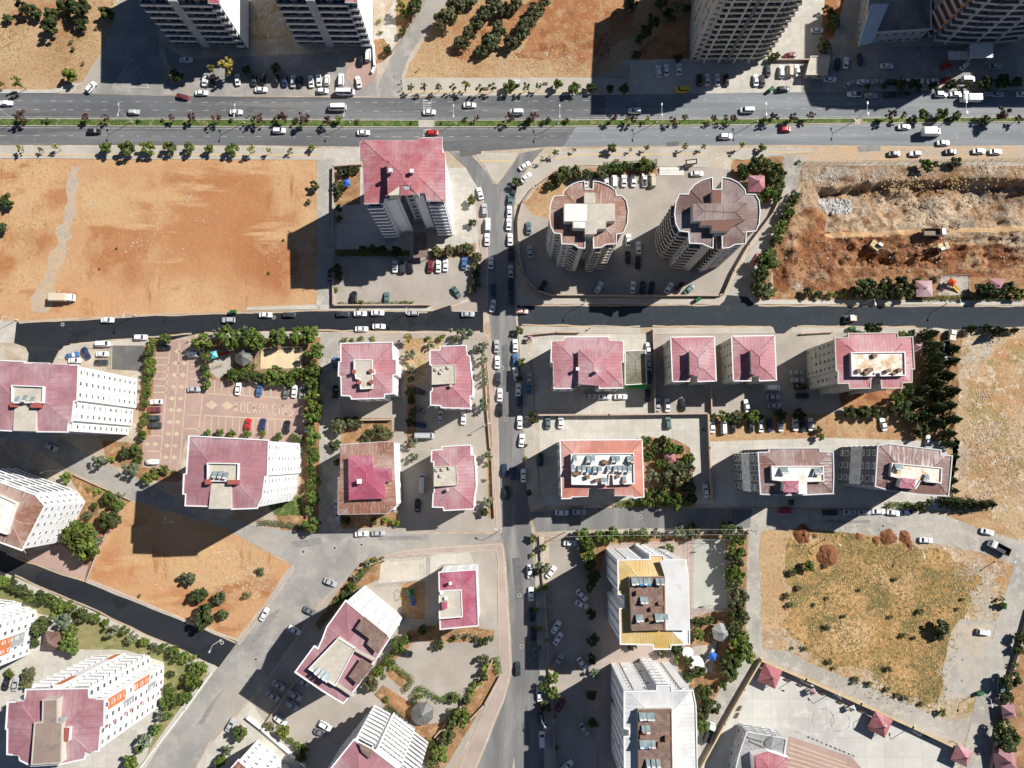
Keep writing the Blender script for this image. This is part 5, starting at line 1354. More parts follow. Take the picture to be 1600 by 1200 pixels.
b25 = Bld('cream seven-storey block with red roof and littered terrace', [(1303, 527.5), (1324, 527), (1324, 520.5), (1402, 519.5), (1403, 526.5), (1426, 525.5), (1429, 577), (1425, 578), (1425, 598), (1410, 599), (1409, 607), (1376, 607.5), (1375, 592), (1361, 592), (1360, 607.5), (1326, 608), (1325, 600), (1308, 600), (1308, 581), (1305, 580)], 22.0, 'cream_wall', 'redroof', n=7, rim='beige_wall', pitch=0.10, win=(0.9, 1.2), fac={'*': 'w2.6'})
b25.core([(1329, 551), (1413, 550), (1414, 587), (1375, 588), (1374, 583), (1367, 583), (1366, 588), (1330, 588)], 1.6, 'slab_stain', rim='frame', rimh=0.5)
b26 = Bld('salmon-roofed block with terrace crowded by solar heaters', [(874, 687), (1004, 686), (1007, 777), (989, 779), (988, 775), (960, 775), (959, 764), (920, 764), (919, 776), (894, 777), (893, 779.5), (877, 780)], 19.0, 'lightgrey_wall', 'salmon', n=6, rim='frame', pitch=0.14, rimh=0.15)
b26.core([(892, 709), (990, 708), (991, 756), (958, 757), (957, 742), (952, 742), (951, 758), (893, 757)], 1.9, 'slab_w', rim='frame', rimh=0.5)
b27 = Bld('charcoal block with brown roof and magenta hut on its terrace', [(1183, 706), (1200, 705.5), (1200, 699.5), (1280, 699), (1281, 705), (1302, 705.5), (1303, 741), (1302, 772), (1258, 774), (1224, 774.5), (1187, 773)], 24.5, 'dark_wall', ['rust3', 'rust2', 'rust2', 'rust2'], n=7, rim='lightgrey_wall', pitch=0.10, fac={'*': 'w3.4'}, win=(1.5, 1.7), fr=0.24)
panel(b27.root, b27.W, 10, 0.0, 1.0, 8, 15.5, 'white')
b27.core([(1205, 728), (1286, 728), (1287, 752), (1250, 753), (1224, 752), (1206, 750)], 1.6, 'slab_w', rim='slab_w', rimh=0.4)
b27.upper([(1224, 751), (1248, 751), (1248, 769), (1224, 769)], 3.4, 'magenta', 0.05, side='slab_w')
b27.core([(1248, 752), (1261, 751), (1261, 772), (1248, 772)], 1.9, 'slab_w', 'roof_slab_wing')
b28 = Bld('charcoal block with brown roof, tilted, beside the cypress row', [(1370, 695), (1387, 692.5), (1470, 702.5), (1470, 710), (1488, 711.5), (1485, 746), (1482, 776), (1437, 773.5), (1410, 770), (1385, 766), (1366, 760.5)], 25.0, 'dark_wall', ['rust2', 'rust2', 'rust3', 'rust2'], n=7, rim='lightgrey_wall', pitch=0.10, fac={'*': 'w3.4'}, win=(1.5, 1.7), fr=0.24, ang=-0.11)
panel(b28.root, b28.W, 10, 0.0, 1.0, 8, 15.5, 'white')
b28.core([(1393, 723), (1471, 731), (1470, 755), (1438, 752), (1430, 764), (1406, 762), (1407, 748), (1391, 744)], 1.6, 'slab_stain', rim='slab_w', rimh=0.4)
b28.upper([(1408, 746), (1431, 749), (1428, 764), (1405, 762)], 3.2, 'magenta', 0.05, side='slab_w')

# white block at the lower edge and school
b30 = Bld('white slanted block at the lower picture edge beside the wide street', [(402, 1153), (475, 1215), (420, 1300), (335, 1232)], 16.0, 'white', 'rust', base=True, n=5, fac='w3', rim='white', pitch=0.1, ang=-0.62, win=(0.9, 1.0))
b29 = Bld('grey flat-roofed school wing with dark lightwell beside painted yard', [(1166, 1142), (1229, 1153), (1225, 1184), (1192, 1240), (1140, 1240), (1153, 1180)], 8.0, 'grey_wall', 'midgrey', n=2, rim='lightgrey_wall', pitch=0.01, name='school_building', cat='school')
b29.core([(1176, 1180), (1200, 1174), (1235, 1186), (1224, 1225), (1180, 1230)], 3.0, 'redroof', 'stair_hall', side='white')
b29.upper([(1180, 1182), (1203, 1176), (1233, 1187), (1222, 1225), (1182, 1226)], 3.2, 'redroof', 0.12, side='orange_wall')
b29.core([(1195, 1158), (1207, 1149), (1205, 1172), (1196, 1170)], 0.5, 'dark_wall', 'lightwell', side='dark_wall')
b29.core([(1169, 1151), (1194, 1158), (1193, 1160), (1169, 1153)], 0.5, 'darkroof', 'roof_ridge'); b29.core([(1172, 1157), (1196, 1167), (1195, 1169), (1172, 1159)], 0.5, 'darkroof', 'roof_ridge')

# solar water heaters
hp = MB()
T = Matrix.Rotation(math.radians(32), 4, 'X')
hp.box(-0.95, 0.95, -1.0, 1.0, -0.05, 0.05, 0, Matrix.Translation((0, 0, 0.85)) @ Matrix.Rotation(math.radians(-30), 4, 'X'))
HP = hp.mesh('collector', A['bluepanel'])
hf = MB()
for sx in (-0.9, 0.9):
    hf.bar((sx, -0.85, 0), (sx, -0.85, 1.3), 0.05, 4); hf.bar((sx, 0.8, 0), (sx, 0.8, 0.5), 0.05, 4); hf.bar((sx, -0.85, 0.05), (sx, 0.8, 0.05), 0.05, 4)
HF = hf.mesh('stand', A['metal'])
ht = MB(); ht.bar((-0.8, -1.15, 1.5), (0.8, -1.15, 1.5), 0.32, 10)
HT = {k: ht.mesh('tank', A[k]) for k in ('tank_w', 'tank_b', 'tank_o')}


def heaters(b, where, z, items):
    for i, it in enumerate(sorted(items)):
        u, v = it[:2]; tk = it[2] if len(it) > 2 else 'tank_w'
        p = P(u, v, b.h + z)
        col = {'tank_w': 'white', 'tank_b': 'blue', 'tank_o': 'rusty'}[tk]
        t = thing('solar_water_heater', '%s-tank solar water heater, %s from the left on the %s' % (col, ORD[i], where), 'solar heater', p, b.ang + RND.uniform(-.05, .05), 'solar water heaters on the roofs')
        sc_ = (RND.uniform(.55, .66), RND.uniform(.78, .95), RND.uniform(.8, 1.0))
        for nm_, me_ in (('collector', HP), ('stand', HF), ('tank', HT[tk])):
            link(nm_, me_, t, None, None, sc_)


heaters(b26, 'salmon-roofed block terrace', 1.95, [(898, 716), (919, 716), (926, 716), (958, 716), (965, 716), (982, 716), (987, 717), (895, 730), (905, 731), (912, 731), (920, 732, 'tank_b'), (929, 732), (937, 732), (951, 731), (961, 731), (968, 731), (975, 731), (983, 732), (941, 750), (946, 750), (975, 748, 'tank_o')])
heaters(b20, 'ochre-roofed block deck', 2.5, [(989, 907), (995, 907), (1001, 907, 'tank_b'), (1008, 907), (1014, 907, 'tank_b'), (1027, 907), (1034, 907), (1003, 936), (1009, 936), (996, 964), (1002, 964), (1026, 963), (1033, 963), (1040, 963)])
heaters(b21, 'grey-roofed block deck', 2.1, [(1001, 1117), (1007, 1117), (1013, 1117), (1019, 1117), (1005, 1137, 'tank_o'), (1012, 1137), (1002, 1160), (1008, 1160, 'tank_b'), (1015, 1160), (1020, 1160), (1012, 1190), (1020, 1190), (1028, 1190)])
heaters(b27, 'left charcoal block terrace', 1.7, [(1221, 734), (1227, 734), (1273, 735), (1280, 735)])
heaters(b28, 'tilted charcoal block terrace', 1.7, [(1399, 728), (1405, 729), (1446, 745)])
heaters(b10, 'white high-rise below the car park', 1.7, [(337, 740), (346, 740), (354, 742)])
heaters(b13, 'white high-rise at the left edge', 1.7, [(29, 624), (41, 622), (53, 624)])
heaters(b17, 'slanted rose-roofed block', 2.1, [(498, 1047), (504, 1051), (510, 1055), (515, 1058)])
# loose clutter on terraces
ck = 0
for b_, z, where, lst in ((b26, 1.95, 'salmon-roofed block', [(918, 745), (932, 750), (965, 744), (900, 740), (985, 722), (945, 722)]), (b25, 1.65, 'littered terrace of the cream block', [(1340, 580), (1352, 583), (1358, 578), (1385, 580), (1395, 584), (1403, 579), (1365, 556)]), (b20, 2.45, 'ochre-roofed block deck', [(1020, 950), (1016, 966), (996, 925), (1032, 942)]), (b21, 2.05, 'grey-roofed block deck', [(1030, 1162), (1042, 1152), (1004, 1150)])):
    for i, (u, v) in enumerate(sorted(lst)):
        p = P(u, v, b_.h + z)
        w, d_, hh = RND.uniform(0.9, 1.8), RND.uniform(0.7, 1.2), RND.uniform(0.7, 1.3)
        t = thing('storage_chest', 'brown storage chest, %s from left on the %s' % (ORD[i], where), 'chest', p, RND.uniform(-0.3, 0.3), 'chests and boxes on the terraces')
        mt = A[RND.choice(['wood', 'tank_o', 'wood', 'brown_wall'])]
        MB().box(-w / 2, w / 2, -d_ / 2, d_ / 2, 0.1, hh).obj('box', mt, t)
        MB().box(-w / 2 - 0.06, w / 2 + 0.06, -d_ / 2 - 0.06, d_ / 2 + 0.06, hh, hh + 0.08).obj('lid', A['wood'], t)
        for sx in (-1, 1):
            MB().box(sx * w * 0.4 - 0.06, sx * w * 0.4 + 0.06, -d_ / 2, d_ / 2, 0, 0.1).obj('foot', A['wood'], t)
# terrace bays of slabs on the decks: plank rows
for b_, z, (u0, v0, u1, v1) in ((b20, 2.42, (988, 905, 1037, 983)), (b21, 2.02, (999, 1111, 1048, 1222))):
    kk = 0
    v = v0
    while v < v1:
        w = px([(u0, v), (u1, v), (u1, v + 1.7), (u0, v + 1.7)], b_.h + z)
        mb = MB(); prism(mb, w[::-1], b_.h + z - 0.1, b_.h + z + 0.05)
        mb.obj('plank', A['deck'], b_.root, world=True)
        v += 4.6

# ------------------------------------------------------------------ trees and planting
def crown_mesh(seed, shape, mat):
    """leaf clumps spread through a crown of radius 1; z from 0 (underside) upwards"""
    r = random.Random(seed)
    V, Fc = [], []

    def leaf(p, s, up):
        nrm = (up + Vector((r.gauss(0, .55), r.gauss(0, .55), r.gauss(0, .4)))).normalized()
        a = nrm.orthogonal().normalized(); a.rotate(Matrix.Rotation(r.uniform(0, 6.28), 3, nrm)); b = nrm.cross(a)
        k = len(V); l = s * r.uniform(0.7, 1.4); w = l * 0.6
        V.extend([p - a * l, p + b * w, p + a * l, p - b * w]); Fc.append((k, k + 1, k + 2, k + 3))
    if shape == 'round':
        nc = r.randint(17, 25); ex = r.uniform(0.86, 1.16)
        for c in range(nc):
            t = r.uniform(0, 6.28); rr = math.sqrt(r.random()) * 0.84; zz = r.uniform(0.2, 1.15) * (1 - 0.45 * rr)
            cp_ = Vector((rr * math.cos(t) * ex, rr * math.sin(t) / ex, 0.25 + zz)); cr = r.uniform(0.13, 0.36)
            for i in range(74):
                d = Vector((r.gauss(0, 1), r.gauss(0, 1), r.gauss(0.25, 0.9))).normalized()
                leaf(cp_ + d * cr * r.uniform(0.7, 1.05), 0.125, d)
    elif shape == 'sparse':
        for c in range(r.randint(13, 17)):
            t = r.uniform(0, 6.28); rr = math.sqrt(r.random()) * 0.8
            cp_ = Vector((rr * math.cos(t), rr * math.sin(t), r.uniform(0.3, 1.4))); cr = r.uniform(0.16, 0.3)
            for i in range(46):
                d = Vector((r.gauss(0, 1), r.gauss(0, 1), r.gauss(0.2, 0.9))).normalized()
                leaf(cp_ + d * cr * r.uniform(0.4, 1.1), 0.125, d)
    elif shape == 'cone':
        for i in range(1000):
            q = r.random() ** 0.7; z = (1 - q) * 2.3
            lobes = 1 + 0.28 * math.sin(7 * z + 3 * r.random()) * r.random()
            t = r.uniform(0, 6.28); star = 0.74 + 0.30 * math.cos(6 * t + z * 3)
            rr = q * star * lobes * r.uniform(0.75, 1.0)
            leaf(Vector((rr * math.cos(t), rr * math.sin(t), 0.15 + z)), 0.12, Vector((math.cos(t), math.sin(t), 0.6)))
    elif shape == 'shrub':
        for c in range(r.randint(8, 11)):
            t = r.uniform(0, 6.28); rr = math.sqrt(r.random()) * 0.65
            cp_ = Vector((rr * math.cos(t), rr * math.sin(t), r.uniform(0.3, 0.8))); cr = r.uniform(0.26, 0.4)
            for i in range(40):
                d = Vector((r.gauss(0, 1), r.gauss(0, 1), r.gauss(0.3, 0.8))).normalized()
                leaf(cp_ + d * cr * r.uniform(0.8, 1.05), 0.12, d)
    elif shape == 'palm':
        for k in range(14):
            t = k * 6.28 / 14 + r.uniform(-.15, .15)
            for j in range(9):
                q = (j + 1) / 9; d = Vector((math.cos(t), math.sin(t), 0))
                leaf(d * q + Vector((0, 0, 0.5 + 0.3 * q - 0.6 * q * q)), 0.12, Vector((0, 0, 1)))
    return mkmesh('crown', V, Fc, [mat])


def trunk_mesh(seed, n_limbs, h=1.0, r0=0.07):
    r = random.Random(seed); mb = MB()
    mb.bar((0, 0, -0.05), (0.02, 0.01, h), r0, 7, 0, r0 * 0.7)
    for k in range(n_limbs):
        t = k * 6.28 / n_limbs + r.uniform(-.4, .4); q = r.uniform(0.4, 0.6)
        mb.bar((0.02, 0.01, h * r.uniform(0.75, 0.98)), (q * math.cos(t), q * math.sin(t), h + r.uniform(0.3, 0.6)), r0 * 0.55, 5, 0, r0 * 0.2)
    return mb.mesh('trunk', A['bark'])


CROWNS = {}
def crowns(shape, fol):
    k = (shape, fol)
    if k not in CROWNS:
        CROWNS[k] = [crown_mesh(hash_(shape + fol) + i * 17, shape, F[fol]) for i in range(5 if shape != 'cone' else 3)]
    return CROWNS[k]
def hash_(s):
    h = 0
    for c in s:
        h = (h * 31 + ord(c)) % 99991
    return h
TR_ = [trunk_mesh(i, 4) for i in range(3)]
TC_ = [trunk_mesh(9, 0, 2.0, 0.06)]
KINDS = {  # code: (name, category, adjective, shape, foliage, trunk height factor)
    'g': ('broadleaf_tree', 'tree', 'green tree', 'round', 'green', 0.38),
    'l': ('broadleaf_tree', 'tree', 'light green tree', 'round', 'lime', 0.4),
    'd': ('evergreen_tree', 'tree', 'dark green tree', 'round', 'dark', 0.3),
    'o': ('olive_tree', 'tree', 'olive tree', 'round', 'olive', 0.22),
    's': ('silvery_tree', 'tree', 'silvery green tree', 'sparse', 'silver', 0.4),
    'p': ('plum_tree', 'tree', 'purple plum tree', 'sparse', 'plum', 0.7),
    'y': ('young_tree', 'tree', 'yellowish young tree', 'sparse', 'yellow', 0.8),
    'k': ('young_tree', 'tree', 'slender young tree', 'sparse', 'green', 1.0),
    'c': ('conifer_tree', 'conifer', 'dark pointed conifer', 'cone', 'conifer', 0.2),
    'b': ('shrub', 'shrub', 'rounded green shrub', 'shrub', 'dark', 0.1),
    'n': ('shrub', 'shrub', 'light green shrub', 'shrub', 'lime', 0.1),
    'w': ('weed_bush', 'shrub', 'grey-green weed bush', 'shrub', 'weed', 0.1),
    'm': ('palm_tree', 'palm', 'small palm', 'palm', 'lime', 1.2),
}


def plant(rows):
    for where, axis, items in rows:
        lst = []
        for tok in items.split():
            q = tok.split(',')
            lst.append((float(q[0]), float(q[1]), float(q[2]), q[3] if len(q) > 3 else 'g'))
        lst.sort(key=lambda t: t[axis])
        cnt = {}
        for u, v, d, c in lst:
            nm, cat, adj, shape, fol, tf = KINDS[c]
            cnt[c] = cnt.get(c, 0) + 1
            side = 'left' if axis == 0 else 'top'
            total = sum(1 for t in lst if t[3] == c)
            which = '%s %s from %s ' % (adj, ORD[cnt[c] - 1], side) if total > 1 else 'single %s ' % adj
            rad = d * 0.216 / 2 * (1.22 if c in 'py' else 0.9 if c == 'w' else 1.06 if c != 'c' else 1.08)
            th = rad * tf * 1.5
            zc = th + rad * 0.9
            if shape == 'cone':
                zc = rad * 1.2
            z0 = 0.06
            p = P(u, v, zc)
            t = thing(nm, which + where, cat, (p.x, p.y, z0), RND.uniform(0, 6.28), '%ss %s' % (cat, where))
            me = RND.choice(crowns(shape, fol))
            sx = rad * RND.uniform(0.92, 1.08); sy = rad * RND.uniform(0.92, 1.08); sz = rad * RND.uniform(0.85, 1.15)
            link('crown', me, t, (0, 0, th), None, (sx, sy, sz))
            if shape == 'cone':
                link('trunk', TC_[0], t, (0, 0, 0), None, (rad, rad, rad))
            else:
                link('trunk', RND.choice(TR_), t, (0, 0, 0), None, (rad, rad, th + rad * 0.35))


plant([
    ('in the dry upper left field', 0, '36,10,24,d 54,17,20,d 10,28,14,d 75,40,28,d 80,22,22,d 107,28,12,d 126,36,20,d 98,5,22,d 119,7,32,d 165,20,24,d 110,64,10,w 114,76,12,w 149,43,9,w 129,98,9,w'),
    ('on the kerb by the upper left tower', 0, '27,129,17,k 109,114,24,l 353,101,24,y 328,107,13,y 274,118,20,d 2,131,9,k 430,105,16,d 385,108,15,d'),
    ('on the grass median of the avenue', 0, '32,180,17,p 24,188,9,b 37,188,11,b 66,188,7,b 75,188,9,b 133,182,12,p 165,184,10,p 215,189,8,b 253,187,7,b 268,184,10,p 300,182,12,p 338,184,14,p 361,187,8,b 392,185,13,k 406,186,14,p 430,186,11,b 441,183,15,p 461,187,12,b 475,184,16,p 510,187,14,p 530,184,13,l 558,188,9,b 643,191,6,b 689,192,6,b 727,186,9,b 745,184,8,p 797,183,14,p 826,187,13,b 835,182,14,p 857,187,11,b 885,188,11,b 848,191,10,b 958,183,13,p 981,185,9,y 991,187,12,p 1011,185,8,y 1051,187,11,p 1070,183,11,k 1116,184,11,p 1134,184,11,k 1147,184,12,p 1195,186,11,b 1209,184,14,p 1240,184,14,p 1267,181,11,p 1230,190,9,b 1251,191,8,b 1370,189,10,b 1393,178,16,p 1412,179,13,k 1443,178,17,g 1473,178,19,g 1496,179,14,g 1427,188,14,b 1540,187,20,b 1525,187,10,b 1568,176,22,p 1592,186,12,p'),
    ('in the row above the orange field', 0, '165,231,20 197,229,26 229,229,24 264,229,19 294,230,18 327,233,16 361,232,19 391,231,14,y 29,232,11,y 62,233,9,y 88,229,11,y 421,234,9,y 453,235,9,y 486,231,13,l'),
    ('on the paved strip below the olive grove', 0, '641,136,12,k 662,136,13,k 685,135,13,k 708,135,12,k 727,134,14,y 750,137,14,k 770,134,14,k 797,134,20 822,134,14,k 841,134,11,k 871,132,17 897,137,18 925,135,18,d 953,138,12,d 975,137,17,d'),
    ('in the olive grove at the top', 0, '695,28,34,o 712,8,32,o 733,50,25,o 722,66,22,o 745,36,22,o 757,20,26,o 772,4,27,o 765,66,26,o 753,80,18,o 780,45,26,o 788,15,24,o 798,66,24,o 815,48,26,o 826,30,27,o 838,14,26,o 848,-2,26,o 805,4,22,o 986,7,28,o 735,-4,24,o'),
    ('in the garden left of the beige tower', 0, '1035,4,22,d 1058,8,24,s 1073,12,14,d 1020,32,22,g 1008,48,22,d 1000,60,14,d 1050,28,14,d 1045,18,16,d 1060,90,14,d 995,85,14,d'),
    ('beside the upper left side street', 0, '625,6,20,y 650,10,28,d 632,20,16,l 630,48,14,g 605,76,14,d 592,32,10,n 594,50,9,n'),
    ('in the courtyard right of the beige tower', 0, '1294,13,17,d 1306,33,24,d 1300,22,15,d 1296,42,13,d 1290,72,24,o 1212,87,14,d 1205,92,12,d 1283,60,9,w'),
    ('on the shaded strip before the curved tower', 0, '1356,134,9,d 1382,134,10,d 1410,131,16,d 1432,132,19,d 1460,134,14,d 1488,131,17,d 1513,132,12,d 1540,130,22,d 1570,127,24,d 1592,128,18,d'),
    ('in the hedge bank above the round towers', 0, '880,270,24,d 900,269,20,d 919,271,18,d 944,266,20,o 957,262,18,g 968,262,15,g 980,260,16,d 993,260,15,d 1006,257,22,g 1019,262,16,d 870,283,14,d 858,290,12,d'),
    ('around the red pavilion by the round towers', 0, '1163,262,20,d 1178,255,22,d 1194,252,22,d 1208,262,24,d 1215,285,24,d 1205,300,22,g 1163,275,16,d 1218,268,20,d 1190,308,16,g 1214,307,18,g'),
    ('on the pavement above the round towers', 0, '868,238,11,k 956,231,15,g 897,234,7,y 1011,230,9,y 1072,229,10,y 1099,229,8,y 1160,228,11,y 1191,230,13,l 847,249,9,k 808,284,17,g 985,234,6,y'),
    ('at the left edge of the orange field', 1, '9,313,20,d 5,356,16,d'),
    ('on the orange field', 0, '492,289,17,d 481,314,12,w 182,388,5,w 155,420,5,w 420,426,7,w 443,375,6,w'),
    ('along the left side of the inlaid car park', 1, '257,529,19,g 238,534,14,l 235,545,16,g 230,555,16,d 234,566,17,g 233,579,17,g 230,592,15,g 228,604,14,g 230,615,14,g 226,630,14,g 227,648,10,g 224,659,13,g 222,681,15,g 218,672,8,n'),
    ('in the park above the inlaid car park', 0, '315,535,30,g 340,520,15,s 358,527,35,g 384,523,24,s 397,529,36,g 320,556,17,g 319,577,16,d 325,587,15,g 323,601,14,g 364,586,20,g 352,588,11,n 378,582,17,g 390,587,20,d 404,590,18,d 418,588,20,g 432,582,24,g 447,590,20,g 461,583,19,g 434,527,28,g 464,524,26,g 484,523,28,g 490,549,28,g 491,575,26,g 478,585,22,g 441,597,15,g 455,598,14,g 425,597,14,g 388,572,12,n 398,571,11,n'),
    ('in the tall hedge right of the inlaid car park', 1, '489,604,28,g 490,622,26,g 489,646,32,g 484,664,18,g 490,682,24,g 486,700,18,g 489,717,20,g 487,737,18,g 488,755,22,g 486,777,22,g 483,796,16,g 485,819,26,g'),
    ('in the flower strip below the inlaid car park', 0, '324,677,12,g 343,677,13,g 363,678,13,g 385,679,14,g 409,678,14,n 434,683,13,g 458,683,11,g 466,687,12,g'),
    ('on the left of the tall red tower', 1, '529,302,12,d 529,325,11,d 529,341,13,d 545,266,15,d 556,264,12,d 533,268,13,d 530,289,16,d 526,420,16,d 530,432,14,d 524,452,10,n'),
    ('at the car park of the tall red tower', 0, '683,392,18,o 702,391,19,o 718,388,14,o 731,387,18,o 744,401,17,o 744,416,17,o 744,430,15,o 745,442,16,o 738,453,13,o 736,311,16,l 738,348,12,d 563,474,13,n 553,476,10,n 605,473,9,n 632,473,9,n 643,472,8,n 566,392,18,d 583,390,16,d 600,391,18,d 618,392,18,d'),
    ('around the red blocks by the car park', 0, '538,530,11,n 551,531,9,n 565,528,10,n 582,529,11,n 637,527,15,y 641,553,18,s 641,576,19,s 641,592,12,d 670,527,11,n 690,525,16,n 673,538,14,s 714,522,24,s 730,521,20,s 749,545,20,s 757,540,14,s 754,562,17,s 755,582,15,s 757,596,12,s 757,632,19,s 640,612,14,d 644,625,14,d 645,645,14,d 640,660,12,d 646,690,17,s 646,714,16,s 763,712,16,s 761,727,9,n 762,784,18,s 755,800,14,d 757,750,8,n'),
    ('above the rusty-roofed block', 0, '527,665,26,o 543,660,20,o 557,660,18,o 523,695,16,d 527,722,10,d 579,680,22,o 592,675,26,o 604,677,20,o 569,692,12,o 605,812,14,n 618,818,16,n 585,815,12,d 540,812,16,d'),
    ('on the pavement right of the main street', 1, '812,516,14,g 815,565,14,g 812,592,10,d 835,652,20,d 822,695,7,n 823,716,8,n 827,770,9,d'),
    ('in the walled garden beside the salmon roof', 0, '1010,690,18,g 1026,700,20,d 1047,697,24,g 1012,712,18,g 1033,726,18,g 1058,742,38,o 1020,745,24,s 1038,776,24,g 1056,782,28,g 1075,764,24,d 1076,716,20,g 1070,736,28,d 1012,782,22,g 1048,758,26,d 1022,768,14,d 1035,688,14,d 1060,702,16,d 1042,722,14,d 1080,780,18,d 985,786,14,n 1000,785,14,n'),
    ('in the row below the twin cream blocks', 0, '1113,652,13,g 1132,651,19,g 1152,652,20,o 1165,650,13,n 1178,650,21,g 1188,652,12,d 1100,671,6,n'),
    ('beside the cream seven-storey block', 1, '1366,512,27,d 1410,520,13,n 1425,521,14,d 1279,672,12,o 1281,683,14,l 1220,649,16,d 1250,648,18,d 1330,644,18,d 1350,643,20,d 1370,644,18,d'),
    ('in the conifer grove by the rubble lot', 1, '1452,523,28,c 1457,541,28,c 1463,558,28,c 1460,576,28,c 1454,592,28,c 1466,600,26,c 1443,608,26,c 1424,612,22,d 1405,622,22,g 1415,638,24,d 1437,630,26,c 1398,642,18,d 1424,652,22,d 1446,652,26,c 1442,674,22,d 1434,666,15,s 1480,588,26,c 1485,612,28,c 1482,634,26,c 1486,656,28,c 1482,678,24,c 1484,694,20,c 1488,564,24,c 1490,545,22,c 1466,636,24,c 1466,616,22,c 1465,660,20,c'),
    ('in the cypress row at the lot corner', 0, '1478,784,22,c 1492,786,22,c 1506,787,22,c 1520,788,22,c 1535,789,20,c 1550,788,18,c 1493,714,12,c 1493,733,10,c 1492,751,12,c 1492,767,12,c 1437,792,18,d 1419,790,14,n 1390,790,11,n 1237,785,9,d 1450,785,12,d'),
    ('along the black street opposite the excavation', 0, '1519,514,17,c 1544,512,14,c 1560,518,22,c 1586,516,13,c 1335,517,10,n'),
    ('below the excavation pit', 0, '1353,448,32,d 1385,443,22,d 1410,441,20,d 1343,458,20,d 1375,458,22,d 1399,457,24,d 1418,456,22,d 1428,443,14,d 1458,438,12,o 1546,453,32,d 1575,450,22,d 1592,458,18,g 1262,457,16,o 1280,460,14,o 1300,461,16,n 1320,460,16,n 1436,452,14,d 1205,455,20,n 1438,434,10,w 1515,455,10,n'),
    ('on the bank beside the excavation lane', 1, '1243,304,14,d 1238,316,18,g 1232,329,20,g 1228,341,18,d 1222,352,20,g 1217,364,20,g 1212,377,18,d 1198,410,36,g 1188,428,28,o 1192,450,28,o 1206,396,18,g 1180,448,14,d'),
    ('along the fence above the excavation', 0, '1447,256,19,g 1462,257,12,d 1495,252,18,o 1483,256,12,w 1250,252,9,n'),
    ('in the row above the ochre-roofed block', 0, '912,837,24,g 917,850,24,g 940,840,22,g 960,837,25,g 986,836,15,g 1004,834,18,g 1025,834,17,s 1063,830,22,s 1084,829,24,o 1110,833,10,n 1139,830,30,d 1157,836,24,o 1047,857,15,g 918,868,22,g 922,882,18,g 1010,846,14,n 1075,838,14,s'),
    ('in the tall row right of the ball court', 1, '1150,858,30,g 1147,878,28,o 1150,897,28,g 1148,915,28,o 1154,935,30,o 1150,952,28,d 1158,962,22,o 1150,978,24,d 1146,990,24,o 1160,1005,34,g 1163,1020,34,g 1150,1028,28,g 1138,1042,26,d 1143,1055,18,d 1130,1072,14,g'),
    ('around the playground between the two large blocks', 0, '1088,972,15,d 1090,992,20,g 1107,970,16,d 1076,1031,16,g 1090,1050,22,d 1058,1014,16,d 1060,1032,14,n 1056,1020,12,n 1075,1058,14,d 1104,1078,14,g 1098,1085,24,d 1112,1106,26,d 1096,1115,22,o 1097,1133,22,g 1102,1098,18,d 988,1010,12,d 1035,1020,14,d 1108,992,12,d'),
    ('along the pavement of the shaded car park', 1, '833,841,13,g 848,855,12,g 833,867,11,n 847,887,24,s 838,895,12,n 852,917,12,n 841,921,11,n 839,953,11,n 840,983,14,n 843,1013,9,n 855,1000,8,n 865,1060,18,g 850,1075,16,g 866,1085,20,g 852,1105,18,o 866,1120,7,n 853,1133,6,n 870,1168,8,n 927,1000,18,d 926,1030,16,d 930,1052,15,s 924,960,14,d 922,915,20,d 928,900,18,d 925,1085,16,d 928,1130,16,d'),
    ('beside the street below the left high-rise', 0, '155,718,22,s 173,718,12,n 205,735,26,s 230,746,18,g 192,706,18,d 212,704,20,g 215,720,15,g 257,733,14,g 245,742,12,n 240,734,10,n 102,745,17,g 270,737,10,n'),
    ('in the red garden beside the rusty striped roof', 1, '152,768,14,n 170,779,22,g 183,789,18,g 185,775,16,s 148,790,12,g 136,805,14,o 168,813,28,d 127,845,54,g 150,842,22,s 138,765,10,n'),
    ('in the dry triangle lot', 0, '293,905,22,o 309,932,26,d 341,934,23,o 318,964,34,d 350,959,16,d 386,930,16,w 407,893,18,w 218,930,9,w'),
    ('in the hedge along the black diagonal street', 0, '6,908,20,g 18,912,20,d 30,922,20,d 45,931,24,d 62,934,20,d 78,936,20,g 92,947,20,g 108,948,16,g 128,961,22,d 148,966,15,g 165,974,13,g 176,984,20,s 194,986,15,g 208,996,18,s 226,1002,14,g 240,1011,14,s 255,1012,16,g 273,1022,20,g 288,1028,16,g 300,1030,14,n 303,1043,18,g 316,1043,18,g 97,972,28,s 108,988,24,g 62,978,26,d 54,990,14,d 56,1004,14,d 107,1010,28,g 85,960,14,n'),
    ('in the bed along the wide lower left street', 1, '302,1064,24,g 268,1052,12,d 288,1070,14,n 264,1078,16,g 275,1094,20,g 288,1092,18,g 258,1098,18,g 252,1118,18,s 263,1119,14,g 243,1141,18,g 227,1157,22,s 218,1170,14,g 204,1192,22,g 190,1215,16,g'),
    ('by the cars at the lower left corner', 1, '15,1052,13,g 42,1055,20,o 38,1072,18,o'),
    ('along the hedge left of the slanted rose roof', 1, '556,903,12,s 548,918,16,g 540,930,14,d 528,938,12,n 520,945,10,n 585,877,12,n 575,880,12,s 568,890,10,n 562,900,9,g 597,874,9,n'),
